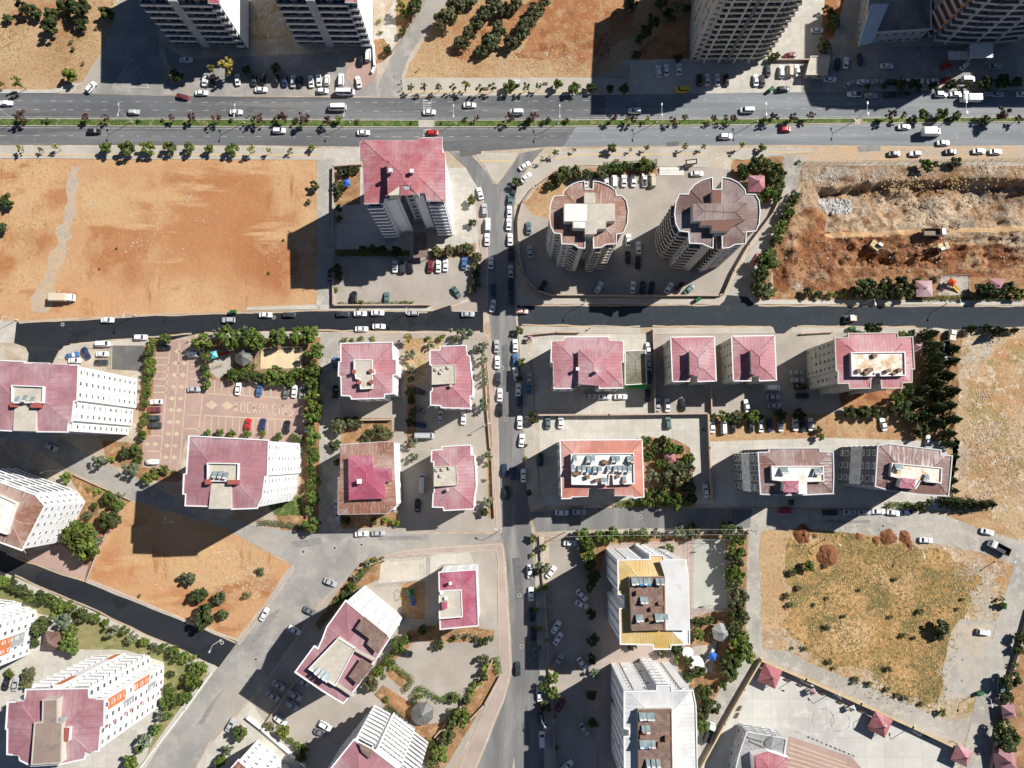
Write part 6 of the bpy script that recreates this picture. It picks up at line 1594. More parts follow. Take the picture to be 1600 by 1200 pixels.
    ('in the gardens right of the slanted rose roof', 0, '622,1009,24,g 635,997,13,g 607,1032,18,g 592,1050,16,g 579,1068,22,o 612,1045,12,n 600,1058,10,w 605,1094,12,n 656,1088,12,n 646,1096,10,d 708,1092,14,g 720,1123,30,g 708,1112,16,n 706,1130,20,d 755,1032,16,o 760,1043,16,n 754,1057,16,d 745,1070,16,n 735,1082,16,n 728,1095,12,d 698,1155,24,d 686,1180,26,g 674,1196,22,d 668,1158,10,n 716,994,11,s 732,994,11,s 744,997,10,s 755,1003,14,d 765,997,12,s 706,1000,10,n 686,1008,14,d 660,985,14,d 675,1165,12,d'),
    ('beside the white block at the lower edge', 0, '440,1145,22,l 419,1136,14,o 455,1158,10,g 464,1166,12,g 473,1172,14,g 373,1146,22,g 355,1173,18,s 343,1192,16,g 470,1185,14,d'),
    ('along the right picture edge', 1, '1597,998,18,d 1592,1016,14,d 1588,1040,10,l 1582,1066,30,d 1574,1090,18,d 1570,1124,14,d 1578,1155,34,d 1562,1135,12,n 1560,1170,12,d'),
    ('in the yellow grass lot', 0, '1264,886,18,g 1293,935,9,w 1293,980,13,w 1320,962,10,w 1393,965,11,w 1440,956,15,w 1400,905,10,w 1412,994,12,w 1430,996,10,w 1472,982,24,o 1468,994,14,d 1258,1014,12,w 1238,1013,8,w 1298,1034,14,w 1303,1045,9,w 1390,1044,16,w 1338,1063,16,w 1360,1069,13,w 1388,1078,13,w 1404,1087,12,w 1418,1093,16,w 1473,1114,11,g 1441,1100,11,w 1230,932,14,w 1235,945,14,w 1272,945,8,w 1343,922,8,w 1505,937,9,w 1497,952,8,w 1240,895,18,w 1290,885,12,w 1250,920,14,w'),
    ('at the right of the yellow grass lot', 1, '1566,945,11,g 1565,935,9,s'),
])

# hedges
def hedge(label, pts, w, h, fol='green'):
    q = px(pts)
    r = random.Random(hash_(label))
    V, Fc = [], []
    L = q[0]
    for a, b in zip(q[:-1], q[1:]):
        ln = (b - a).length; d = (b - a).normalized(); n = Vector((-d.y, d.x, 0))
        for i in range(int(ln * w * 26)):
            f = r.random(); s = r.uniform(-.5, .5) * w; z = h * (0.25 + 0.75 * r.random() ** 0.4) * (1 + 0.12 * math.sin(f * ln * 1.7))
            p = a + d * (f * ln) + n * s + Vector((0, 0, z)) - L
            nrm = Vector((r.gauss(0, .5), r.gauss(0, .5), 1)).normalized()
            e = nrm.orthogonal().normalized(); e.rotate(Matrix.Rotation(r.uniform(0, 6.28), 3, nrm)); g = nrm.cross(e); k = len(V); sz = r.uniform(.14, .26)
            V += [p - e * sz, p + g * sz * .6, p + e * sz, p - g * sz * .6]; Fc.append((k, k + 1, k + 2, k + 3))
    t = thing('hedge', label, 'hedge', (L.x, L.y, 0.03), 0, 'clipped hedges')
    link('foliage', mkmesh('foliage', V, Fc, [F[fol]]), t)
    mb = MB()
    for a, b in zip(q[:-1], q[1:]):
        k = max(1, int((b - a).length / 1.6))
        for j in range(k):
            p = a.lerp(b, (j + 0.5) / k) - L
            mb.bar((p.x, p.y, 0), (p.x, p.y, h * 0.6), 0.05, 5)
    mb.obj('stems', A['bark'], t)


hedge('straight clipped hedge above the parked cars at the round towers', [(942, 262), (1026, 258)], 3.0, 1.6)
hedge('L-shaped clipped hedge around the brown garden bed', [(612, 1035), (645, 1060), (640, 1070), (630, 1079)], 1.8, 1.3)
hedge('angled clipped hedge along the courtyard above the octagon pavilion', [(645, 1090), (656, 1072), (690, 1094), (708, 1082), (720, 1090)], 1.8, 1.3)
hedge('short dark hedge left of the octagon pavilion', [(604, 1102), (622, 1118), (640, 1132)], 2.4, 1.3, 'dark')
hedge('clipped hedge along the black street below the excavation', [(1425, 466), (1600, 466)], 1.6, 1.2)
hedge('long clipped hedge along the fence right of the curving street', [(776, 1025), (780, 1052)], 2.0, 1.3)
hedge('bushy hedge beside the slanted rose-roofed block', [(590, 872), (545, 918), (497, 976)], 2.0, 1.2, 'olive')
hedge('shaded hedge at the foot of the red tower car park', [(526, 396), (640, 397)], 2.2, 1.3, 'dark')
hedge('dusty hedge on the kerb of the red tower car park', [(528, 476), (560, 476), (640, 474)], 1.4, 0.9, 'olive')
hedge('dark hedge below the salmon-roofed block', [(962, 786), (1010, 788), (1080, 786)], 2.2, 1.3)
hedge('hedge strip below the car park of the white high-rise', [(405, 815), (440, 818), (475, 823)], 1.8, 1.0, 'olive')
hedge('green hedge under the cypress corner of the charcoal block', [(1385, 788), (1430, 790)], 2.0, 1.2)

# grass tufts, weeds and stones that nobody could count
def inpoly(p, poly):
    c = False; n = len(poly); j = n - 1
    for i in range(n):
        if (poly[i].y > p[1]) != (poly[j].y > p[1]) and p[0] < (poly[j].x - poly[i].x) * (p[1] - poly[i].y) / (poly[j].y - poly[i].y) + poly[i].x:
            c = not c
        j = i
    return c
def scatter(poly, n, seed, thr=-1, sc=0.08, soft=0.0):
    q = px(poly); r = random.Random(seed)
    xa, xb = min(p.x for p in q), max(p.x for p in q); ya, yb = min(p.y for p in q), max(p.y for p in q)
    out = []; tries = 0
    while len(out) < n and tries < n * 12:
        tries += 1
        x, y = r.uniform(xa, xb), r.uniform(ya, yb)
        if inpoly((x, y), q) and mnoise.noise(Vector((x * sc, y * sc, seed))) > thr:
            out.append((x + r.gauss(0, soft), y + r.gauss(0, soft)))
    return out, r
def tufts(name, label, poly, n, fol, size, seed, thr=-1, sc=0.08):
    pts, r = scatter(poly, n, seed, thr, sc, 2.2)
    V, Fc = [], []
    for x, y in pts:
        s = size * r.uniform(0.4, 1.3)
        for k in range(4):
            t = r.uniform(0, 6.28); q = s * r.uniform(.3, 1); e = Vector((math.cos(t), math.sin(t), 0)); g = Vector((-e.y, e.x, 0))
            b = Vector((x, y, 0.04)); tip = b + e * q + Vector((0, 0, s * r.uniform(.15, .5))); m = len(V)
            V += [b - g * s * .3, b + g * s * .3, tip]; Fc.append((m, m + 1, m + 2))
    return tag(link(name, mkmesh(name, V, Fc, [F[fol]])), label, 'grass', kind='stuff')
def stones(name, label, poly, n, mat, size, seed, thr=-1, sc=0.08, zf=None, clus=0):
    pts, r = scatter(poly, n, seed, thr, sc)
    if clus:
        cen, _ = scatter(poly, clus, seed + 50)
        q_ = px(poly)
        spread = [r.uniform(0.6, 3.0) for _ in cen]
        pts = []
        while len(pts) < n:
            k = r.randrange(len(cen))
            p = (cen[k][0] + r.gauss(0, spread[k]), cen[k][1] + r.gauss(0, spread[k]))
            if inpoly(p, q_):
                pts.append(p)
    V, Fc = [], []
    for x, y in pts:
        s = size * (0.4 + r.random() ** 3 * 2.2); m = len(V)
        z = 0.03 if zf is None else zf(x, y)
        for dz, q in ((0, 1.0), (s * .55, .6)):
            for k in range(5):
                t = k * 1.2566 + r.uniform(-.4, .4); rr = s * q * r.uniform(.6, 1.2)
                V.append((x + rr * math.cos(t), y + rr * math.sin(t), z + dz * r.uniform(.6, 1.2)))
        Fc += [(m + k, m + (k + 1) % 5, m + 5 + (k + 1) % 5, m + 5 + k) for k in range(5)] + [tuple(m + 5 + k for k in range(5))]
    return tag(link(name, mkmesh(name, V, Fc, [A[mat]])), label, 'stones', kind='stuff')


SEL = [(1235, 850), (1300, 838), (1460, 860), (1530, 890), (1505, 970), (1480, 1000), (1470, 1100), (1370, 1078), (1290, 1040), (1222, 1000), (1220, 930)]
tufts('dry_grass_tufts', 'yellow dry grass covering the lower right lot', SEL, 4500, 'straw', 0.5, 3)
tufts('weed_patches', 'grey-green weeds between the yellow grass of the lot', SEL, 1800, 'weed', 0.55, 4, 0.12, 0.07)
tufts('dry_grass_tufts', 'dry grass on the rubble lot by the conifers', [(1525, 600), (1600, 600), (1600, 800), (1540, 780), (1510, 700)], 900, 'straw', 0.5, 5, 0.0)
tufts('dry_grass_tufts', 'dry grass in the triangle lot', [(240, 855), (330, 850), (420, 890), (400, 930), (350, 960), (290, 940), (230, 905)], 500, 'straw', 0.4, 6, 0.0)
tufts('dry_grass_tufts', 'dry grass in the upper left field', [(0, 0), (170, 0), (165, 60), (120, 125), (0, 100)], 1500, 'straw', 0.5, 7, -0.05)
tufts('dry_grass_tufts', 'dry grass between the olive trees', [(650, 110), (720, 0), (1000, 0), (940, 110)], 1500, 'straw', 0.45, 8, 0.0)
tufts('brown_weeds', 'brown weeds on the ledge above the excavation pit', [(1385, 268), (1560, 262), (1560, 290), (1390, 292)], 500, 'straw', 0.6, 9, 0.0)
tufts('dry_grass_tufts', 'dry grass on the left part of the orange field', [(0, 255), (110, 255), (70, 440), (0, 440)], 800, 'straw', 0.35, 10, 0.0)
stones('field_stones', 'stones scattered over the olive grove edge', [(640, 122), (700, 95), (960, 70), (985, 95), (925, 120)], 320, 'rock', 0.15, 11, -1, 0.06, None, 22)
stones('field_stones', 'white stones on the orange field', [(150, 300), (495, 260), (495, 470), (60, 480)], 260, 'rock', 0.13, 12, -1, 0.06, None, 14)
stones('rubble', 'white rubble strewn over the vacant lot by the conifers', [(1500, 525), (1600, 520), (1600, 800), (1500, 790), (1490, 690)], 1500, 'rock', 0.15, 13, -1, 0.06, None, 45)
stones('rubble', 'pale rubble along the right rim of the grass lot', [(1480, 850), (1575, 885), (1560, 950), (1500, 975), (1470, 920)], 700, 'rock', 0.15, 14, -1, 0.06, None, 26)
stones('rubble', 'white stones in the triangle lot', [(330, 850), (450, 885), (400, 960), (330, 930)], 260, 'rock', 0.14, 15, -1, 0.06, None, 16)
pz = lambda x, y: (lambda uv: pit(uv[0], uv[1], x, y) - 0.02)(unproj(Vector((x, y, 0))))
stones('rubble_heap', 'heap of grey rubble in the upper left of the pit', [(1284, 305), (1338, 305), (1340, 328), (1305, 330), (1284, 320)], 900, 'rock_g', 0.35, 16, -1, 0.1, pz)
stones('rubble', 'broken rock spread over the excavation pit', [(1215, 300), (1600, 280), (1600, 425), (1335, 425), (1210, 450)], 900, 'rock_d', 0.26, 17, 0.1, 0.05, pz)
stones('rubble', 'rubble along the upper rim of the excavation', [(1260, 262), (1600, 258), (1600, 285), (1260, 290)], 350, 'rock', 0.22, 18, 0.1, 0.07, pz)
# spoil heaps
hm = []
for i, (u, v, d) in enumerate(((1254, 835, 28), (1293, 868, 34), (1341, 838, 11), (1368, 844, 13), (1386, 839, 26), (1413, 839, 20), (1421, 850, 12), (1273, 837, 9))):
    r = random.Random(100 + i); V = []; Fc = []; R = d * 0.216 / 2; nr, na = 9, 26
    for a in range(nr + 1):
        for k in range(na):
            t = 6.2832 * k / na; q = R * a / nr; x, y = q * math.cos(t), q * math.sin(t)
            e = 1 + 0.35 * mnoise.noise(Vector((math.cos(t) * 1.5, math.sin(t) * 1.5, i)))
            V.append((x * e, y * e, max(-0.05, 0.42 * R * (1 - (a / nr) ** 1.5) * (1 + 0.5 * mnoise.fractal(Vector((x * .7, y * .7, i * 3.3)), 1, 2, 4)))))
    for a in range(nr):
        for k in range(na):
            k2 = (k + 1) % na
            Fc.append((a * na + k, (a + 1) * na + k, (a + 1) * na + k2, a * na + k2))
    o = link('soil_heap', mkmesh('soil_heap', V, Fc, [A['soil_pile']]), None, P(u, v, 0))
    tag(o, 'red-brown soil heap, %s from left along the upper rim of the grass lot' % ORD[[1254, 1273, 1293, 1341, 1368, 1386, 1413, 1421].index(u)], 'soil heap', 'soil heaps by the lot')

# ------------------------------------------------------------------ vehicles
def loft(mb, st, mi=0):
    """st: list of closed sections (equal point counts)"""
    n = len(st[0]); V = [p for s in st for p in s]
    Fc = []
    for a in range(len(st) - 1):
        for k in range(n):
            k2 = (k + 1) % n
            Fc.append((a * n + k, a * n + k2, (a + 1) * n + k2, (a + 1) * n + k))
    Fc.append(tuple(range(n))[::-1]); Fc.append(tuple((len(st) - 1) * n + k for k in range(n)))
    return mb.add(V, Fc, mi)


def car_parts(L, W, deck, hood, roof, cb, ct, vanfront=False):
    """front of the car points to +x. cb/ct: glasshouse x range at the base and at the roof"""
    h = L / 2; w = W / 2
    mb = MB(); st = []
    xs = [(-h, .78, .45, deck * .86), (-h + .12, .93, .3, deck * .95), (-h + .6, 1, .24, deck), (cb[0], 1, .22, deck), (cb[1], 1, .22, hood + .06), (cb[1] + (h - cb[1]) * .5, .99, .22, hood), (h - .3, .93, .26, hood * .93), (h - .04, .80, .32, hood * .82), (h, .66, .4, hood * .7)]
    for x, k, zb, zt in xs:
        ww = w * k
        st.append([(x, -ww * .92, zb), (x, -ww, zb + .12), (x, -ww, zt * .74), (x, -ww * .88, zt), (x, 0, zt + .025), (x, ww * .88, zt), (x, ww, zt * .74), (x, ww, zb + .12), (x, ww * .92, zb)])
    loft(mb, [s[::-1] for s in st])
    body = mb.mesh('body', PM['white'])
    g = MB(); q = []
    zb = min(deck, hood) - .05
    g.add([(cb[0], -w * .88, zb), (cb[1], -w * .86, zb), (cb[1], w * .86, zb), (cb[0], w * .88, zb), (ct[0], -w * .70, roof - .03), (ct[1], -w * .68, roof - .03), (ct[1], w * .68, roof - .03), (ct[0], w * .70, roof - .03)],
          [(0, 1, 5, 4), (1, 2, 6, 5), (2, 3, 7, 6), (3, 0, 4, 7), (4, 5, 6, 7)])
    glass = g.mesh('windows', A['glass'])
    r = MB(); st = []
    for x, k, z in ((ct[0] - .06, .64, roof - .03), (ct[0] + .12, .71, roof + .01), ((ct[0] + ct[1]) / 2, .72, roof + .035), (ct[1] - .12, .69, roof + .01), (ct[1] + .06, .62, roof - .03)):
        st.append([(x, -w * k, z - .05), (x, -w * k * .9, z), (x, w * k * .9, z), (x, w * k, z - .05)])
    loft(r, [s[::-1] for s in st])
    # pillars
    for sy in (-1, 1):
        r.bar((cb[1], sy * w * .86, zb), (ct[1], sy * w * .68, roof - .03), .05, 4); r.bar((cb[0], sy * w * .88, zb), (ct[0], sy * w * .70, roof - .03), .06, 4)
        xm = (cb[0] + cb[1]) / 2; r.bar((xm, sy * w * .87, zb), ((ct[0] + ct[1]) / 2, sy * w * .69, roof - .03), .05, 4)
    rf = r.mesh('roof', PM['white'])
    wh = MB(); wh.bar((0, -.11, 0), (0, .11, 0), .32, 12)
    wheel = wh.mesh('wheel', A['rubber'])
    hl = MB().box(-.08, .08, -.2, .2, -.08, .08).mesh('headlight', A['frame'])
    tl = MB().box(-.05, .05, -.18, .18, -.08, .08).mesh('tail_light', A['plastic_r'])
    return dict(L=L, W=W, body=body, windows=glass, roof=rf, wheel=wheel, headlight=hl, tail_light=tl, hood=hood, deck=deck)


CT_ = {
    's': car_parts(4.45, 1.80, .95, .88, 1.45, (-1.75, 1.0), (-1.0, .25)),
    'h': car_parts(4.05, 1.76, .95, .92, 1.50, (-1.92, 1.05), (-1.45, .3)),
    'u': car_parts(4.5, 1.88, 1.08, 1.05, 1.68, (-2.1, 1.1), (-1.75, .35)),
    'v': car_parts(4.8, 1.95, 1.15, 1.05, 1.95, (-2.28, 1.55), (-2.2, .95)),
    'b': car_parts(6.4, 2.1, 1.35, 1.1, 2.5, (-3.1, 2.65), (-3.05, 2.05)),
    'p': car_parts(5.0, 1.85, .95, 1.05, 1.75, (-.3, 1.3), (-.15, .65)),
}
TYPE = {'s': ('parked_car', 'sedan', 'car'), 'h': ('parked_car', 'hatchback', 'car'), 'u': ('parked_car', 'sport utility car', 'car'), 'v': ('delivery_van', 'van', 'van'), 'b': ('minibus', 'minibus', 'minibus'), 'p': ('pickup_truck', 'pickup', 'pickup')}


def place_car(u, v, ang, col, ty, label, group, zz=0.06):
    m = CT_[ty]
    nm, _, cat = TYPE[ty]
    p = P(u, v, 0.8)
    t = thing(nm, label, cat, (p.x, p.y, zz), math.radians(ang), group)
    for k in ('body', 'roof'):
        o = link(k, m[k], t)
        o.material_slots[0].link = 'OBJECT'
        o.material_slots[0].material = PM[col]
    link('windows', m['windows'], t)
    for x in (-m['L'] * .30, m['L'] * .31):
        for y in (-1, 1):
            link('wheel', m['wheel'], t, (x, y * (m['W'] / 2 - .10), .32))
    for y in (-1, 1):
        link('headlight', m['headlight'], t, (m['L'] / 2 - .12, y * m['W'] * .27, m['hood'] * .72))
        link('tail_light', m['tail_light'], t, (-m['L'] / 2 + .04, y * m['W'] * .30, m['deck'] * .76))
    if ty == 'p':
        MB().box(-2.3, -.4, -.75, .75, .9, 1.0).obj('cargo_bed', A['darkmetal'], t)
    return t


CN = {'white': 'white', 'silver': 'silver', 'grey': 'grey', 'black': 'black', 'dark': 'charcoal', 'red': 'red', 'maroon': 'dark red', 'blue': 'blue', 'navy': 'dark blue', 'yellow': 'yellow', 'pink': 'pinkish red', 'teal': 'grey-green', 'beige': 'beige', 'green': 'dark green', 'peach': 'pale pink'}
CC = {'w': 'white', 's': 'silver', 'g': 'grey', 'k': 'black', 'd': 'dark', 'r': 'red', 'm': 'maroon', 'b': 'blue', 'n': 'navy', 'y': 'yellow', 'p': 'pink', 't': 'teal', 'e': 'beige', 'G': 'green', 'P': 'peach'}
VROWS = [
    ('driving in the upper avenue lanes', 0, '10,161,0,w,s 209,175,0,s,h 369,175,0,w,s 527,168,180,w,b 671,175,0,w,s 734,164,0,w,s 807,175,180,w,v 992,173,180,w,u 1167,172,180,w,v'),
    ('driving in the lower avenue lanes', 0, '147,205,0,k,u 436,204,0,w,u 568,207,0,w,s 676,207,0,r,h 1134,213,0,w,u 1228,202,0,r,h 1413,198,0,w,s 1474,223,0,w,s'),
    ('on the shoulder above the excavation fence', 0, '1398,240,0,g,s 1430,240,180,w,h 1486,237,0,d,s 1530,236,0,w,s 1556,237,0,w,s'),
    ('at the upper left side street mouth', 0, '142,136,55,w,u 285,151,-14,m,s 315,145,0,w,s'),
    ('parked before the upper left towers', 0, '291,93,0,w,s 320,125,88,w,s 332,125,90,k,s 371,124,97,w,s 397,125,92,d,s 410,123,90,k,s 431,125,90,k,s 445,126,90,n,s 458,127,90,s,s 468,127,90,k,s 486,127,97,w,s 498,125,97,w,s 511,125,90,w,h 533,125,90,w,v 504,142,0,w,h 540,144,0,w,b 560,128,102,w,s 575,86,90,w,v 563,94,90,k,s 408,140,0,w,s'),
    ('parked before the beige high tower', 0, '1029,111,90,w,u 1041,109,90,w,s 1061,108,90,w,s 1066,140,180,y,v 1093,125,90,k,u 1105,124,90,w,s 1121,124,90,w,s 1135,125,90,k,s 1181,125,92,w,s 1191,126,92,d,s'),
    ('in the yard right of the beige tower', 0, '1277,47,0,w,s 1235,86,12,m,s 1221,112,88,w,u 1235,110,88,e,v 1246,110,95,w,s 1224,139,5,k,u 1200,110,90,d,s'),
    ('in the forecourt shade of the curved tower', 0, '1297,124,0,w,s 1322,98,78,w,s 1309,100,80,k,s 1344,92,95,d,s 1386,103,0,w,s 1327,131,35,s,h 1349,128,0,w,s 1371,128,0,s,s 1395,128,0,k,s 1419,127,0,w,s 1434,126,0,w,s 1458,127,0,w,s 1478,125,10,r,s 1513,124,0,w,v 1478,103,20,r,h 1508,102,40,w,h 1555,104,0,s,s 1556,126,10,s,h'),
    ('parked at the kerb before the curved tower', 0, '1335,147,180,w,p 1361,149,0,s,s 1390,148,0,k,s 1412,147,0,d,s 1471,147,0,w,u 1494,147,0,w,s 1510,146,0,s,h 1540,146,0,s,s 1559,147,0,s,s 1598,147,0,w,s'),
    ('parked in the row above the left round tower', 0, '915,282,85,w,s 947,282,95,w,s 960,283,90,w,v 975,282,90,w,s 990,282,90,w,s 1007,281,90,w,p 1020,282,90,e,v 930,283,90,k,s 1089,271,0,w,s'),
    ('around the feet of the round towers', 0, '826,356,92,t,s 828,393,95,s,s 936,449,65,w,s 989,449,82,w,s 1004,449,82,k,s 1018,450,80,k,s 1045,450,55,w,s 1062,449,55,k,s 1077,452,45,t,s 982,375,88,w,s 998,387,92,w,s 981,402,90,k,s 997,410,85,k,s 848,447,60,k,s 1183,404,62,p,s'),
    ('along the street mouth by the traffic island', 0, '820,259,35,w,s 822,277,42,w,s 802,300,75,d,s'),
    ('on the black street along the orange field', 0, '168,500,0,w,s 220,527,0,w,u 357,500,180,s,u 415,492,0,w,s 452,492,0,d,s 536,491,0,d,s 563,490,0,w,s 590,489,0,w,s 645,489,180,s,h 731,491,0,s,s 565,514,0,w,s 592,510,0,w,s'),
    ('by the green fence of the left court', 0, '162,537,0,w,v 160,553,0,w,s 113,555,15,b,s 134,552,-62,n,s 158,566,0,d,s 117,563,0,w,s'),
    ('in the car park of the tall red tower', 0, '617,416,92,w,s 629,418,90,d,u 641,417,95,k,s 672,416,88,m,s 685,416,90,w,s 696,414,90,w,s 725,411,88,b,s 604,466,90,t,s 553,465,90,k,u 713,456,-55,t,s 516,430,90,n,s'),
    ('parked on the left kerb of the upper main street', 1, '750,302,105,w,s 757,328,92,s,u 762,351,90,w,v 761,374,90,w,s 767,410,90,w,s 771,453,90,n,s 770,478,80,w,s'),
    ('parked on the right kerb of the upper main street', 1, '797,312,90,t,s 796,330,90,w,s 795,350,88,w,s 797,374,90,w,s 798,397,90,k,s 798,424,90,s,s 798,445,90,k,s 799,465,90,d,s'),
    ('parked on the left kerb of the lower main street', 1, '776,541,90,s,s 777,566,90,w,s 778,592,90,d,s 781,617,88,w,s 781,640,90,k,s 788,735,90,n,s 790,770,90,k,s'),
    ('parked on the right kerb of the lower main street', 1, '805,540,92,w,s 805,563,92,b,s 806,584,100,w,s 810,609,88,w,s 827,592,90,s,s 826,606,90,b,s 812,660,90,w,s 815,688,85,w,s 818,743,90,w,s 802,740,90,n,s 812,626,90,d,s'),
    ('at the black street crossing', 0, '815,486,0,P,u'),
    ('beside the olive shed', 1, '1013,545,88,w,s 1014,568,90,s,s 1014,590,90,d,s'),
    ('below the wide red-roofed block', 0, '922,619,0,s,s 945,620,0,w,s 970,620,0,w,s 1012,617,85,k,s'),
    ('in the shade of the twin cream blocks', 0, '1028,632,90,s,s 1043,633,90,w,s 1067,632,90,k,s 1167,634,98,w,s'),
    ('parked under the tree row below the cream blocks', 0, '1113,666,90,w,s 1131,667,90,w,v 1145,666,88,k,s 1173,665,90,k,s 1189,665,90,w,s 1203,664,90,n,s 1220,664,90,w,s 1243,663,90,w,s 1255,664,90,d,s 1267,663,90,w,s'),
    ('in the narrow yard between the cream blocks', 1, '1208,606,0,w,v 1208,620,0,s,s 1210,634,0,s,s 1245,582,0,s,s 1246,594,0,s,s 1251,604,0,k,s 1254,618,0,k,s'),
    ('in the yard below the conifer grove', 0, '1380,663,102,w,s 1450,690,85,s,s'),
    ('in the yard of the salmon-roofed block', 0, '856,660,90,t,s 876,659,88,w,s 1044,660,95,t,u 845,718,90,k,s 1103,767,95,w,s'),
    ('parked on the street below the salmon roof', 0, '878,801,0,w,s 905,800,0,s,s'),
    ('parked on the street below the charcoal blocks', 0, '1227,798,0,r,s 1297,801,0,k,p 1328,800,0,s,s 1351,800,0,s,s 1373,799,0,w,s 1396,801,-8,w,s 1416,800,0,n,s 1447,844,-4,w,s 1543,831,-14,w,s'),
    ('standing on the inlaid car park', 0, '256,543,0,k,s 305,554,0,w,v 303,608,0,s,s 372,607,86,w,s 405,609,86,b,s 447,612,86,g,s 460,611,86,w,s 472,613,88,s,s 387,664,86,r,s 410,664,84,n,s 448,667,86,k,s 480,665,88,s,s'),
    ('parked along the left edge of the inlaid car park', 1, '244,628,180,w,s 241,640,180,m,s 240,653,180,d,s 242,664,180,d,u'),
    ('in the shade below the left high-rise', 0, '80,699,-20,s,s'),
    ('around the red blocks by the main street', 0, '655,640,-20,g,s 656,664,-8,n,s 663,681,0,s,b 688,651,90,s,s 724,653,90,w,s 660,755,90,s,b 655,611,-20,d,s 524,568,92,b,s 524,612,90,k,s 526,790,90,s,s 528,808,90,s,s 565,834,4,w,s 591,833,2,s,s 652,790,90,k,s'),
    ('beside the row of trees above the ochre roof', 0, '891,849,-5,w,s 861,894,52,w,s'),
    ('on the right kerb of the lowest main street', 1, '828,893,92,w,s 830,928,92,w,s 831,960,92,k,s 837,1022,95,t,s 843,1085,93,w,s 845,1118,92,d,s 847,1155,92,w,v 833,990,92,k,s'),
    ('driving down the lowest main street', 1, '809,1045,92,d,s'),
    ('in the shaded lower car park', 1, '909,930,-48,w,s 909,945,-25,w,s 869,980,58,w,s 872,998,58,w,s 873,1032,55,s,s 910,1037,-52,w,s 876,1102,60,m,s 913,1140,-55,s,s 886,1197,40,w,s'),
    ('on the wide lower left street', 0, '413,960,62,w,s 516,910,-22,s,s 484,955,-28,g,s 460,985,-28,w,s 360,1133,62,s,s'),
    ('in the shaded yard of the slanted rose roof', 0, '435,1071,-32,s,s 427,1088,-32,s,s 461,1087,-32,s,s 456,1102,-34,s,u 438,1126,-34,w,s 508,1134,-30,w,u 501,1145,-20,g,s 474,1066,-25,s,s 634,1020,-18,k,u'),
    ('by the shrub at the lower left corner', 0, '9,1068,80,k,s 24,1069,84,s,s'),
    ('on the gravel at the right of the grass lot', 0, '1537,988,-8,w,u'),
    ('parked under trees at the right edge', 0, '1563,1072,85,t,v'),
]
for where, axis, items in VROWS:
    lst = []
    for tok in items.split():
        q = tok.split(',')
        lst.append((float(q[0]), float(q[1]), float(q[2]), CC[q[3]], q[4]))
    lst.sort(key=lambda t: t[axis])
    cnt = {}
    for u, v, a, c, ty in lst:
        k = (c, ty); cnt[k] = cnt.get(k, 0) + 1
        tot = sum(1 for t in lst if (t[3], t[4]) == k)
        ds = '%s %s' % (CN[c], TYPE[ty][1])
        if tot > 1:
            lab = '%s %s, %s from %s' % (ds, where, ORD[cnt[k] - 1], 'left' if axis == 0 else 'top')
        else:
            lab = 'only %s %s' % (ds, where)
        if ty == 's' and RND.random() < 0.35:
            ty = 's' if tot > 1 and False else ty
        place_car(u, v, a, c, ty, lab, 'vehicles ' + where)
# covered car
cv = MB(); st = []
for x, k, z in ((-2.3, .5, .45), (-2.1, .85, .8), (-1.2, .98, 1.2), (-.3, 1, 1.5), (.5, 1, 1.45), (1.2, .97, 1.0), (2.0, .85, .75), (2.3, .5, .4)):
    w = .95 * k; st.append([(x, -w, .1), (x, -w * .97, z * .6), (x, -w * .6, z), (x, w * .6, z), (x, w * .97, z * .6), (x, w, .1)])
loft(cv, [s[::-1] for s in st])
p = P(237, 722, .7)
ccar = thing('covered_car', 'car under a white fabric cover at the car park corner', 'car', (p.x, p.y, .05), math.radians(3))
cv.obj('car_cover', A['canvas'], ccar, smooth=True)
MB().bar((-1.3, -.96, .3), (-1.3, .96, .3), .3, 10).obj('wheel', A['rubber'], ccar); MB().bar((1.3, -.96, .3), (1.3, .96, .3), .3, 10).obj('wheel', A['rubber'], ccar)


def pitz(u, v):
    z = 0.0
    for _ in range(5):
        p = P(u, v, z); a, b = unproj(Vector((p.x, p.y, 0)))
        z = max(pit(*unproj(Vector((p.x + dx, p.y + dy, 0))), p.x + dx, p.y + dy) for dx in (-1.6, 0, 1.6) for dy in (-1.2, 0, 1.2))
    return z


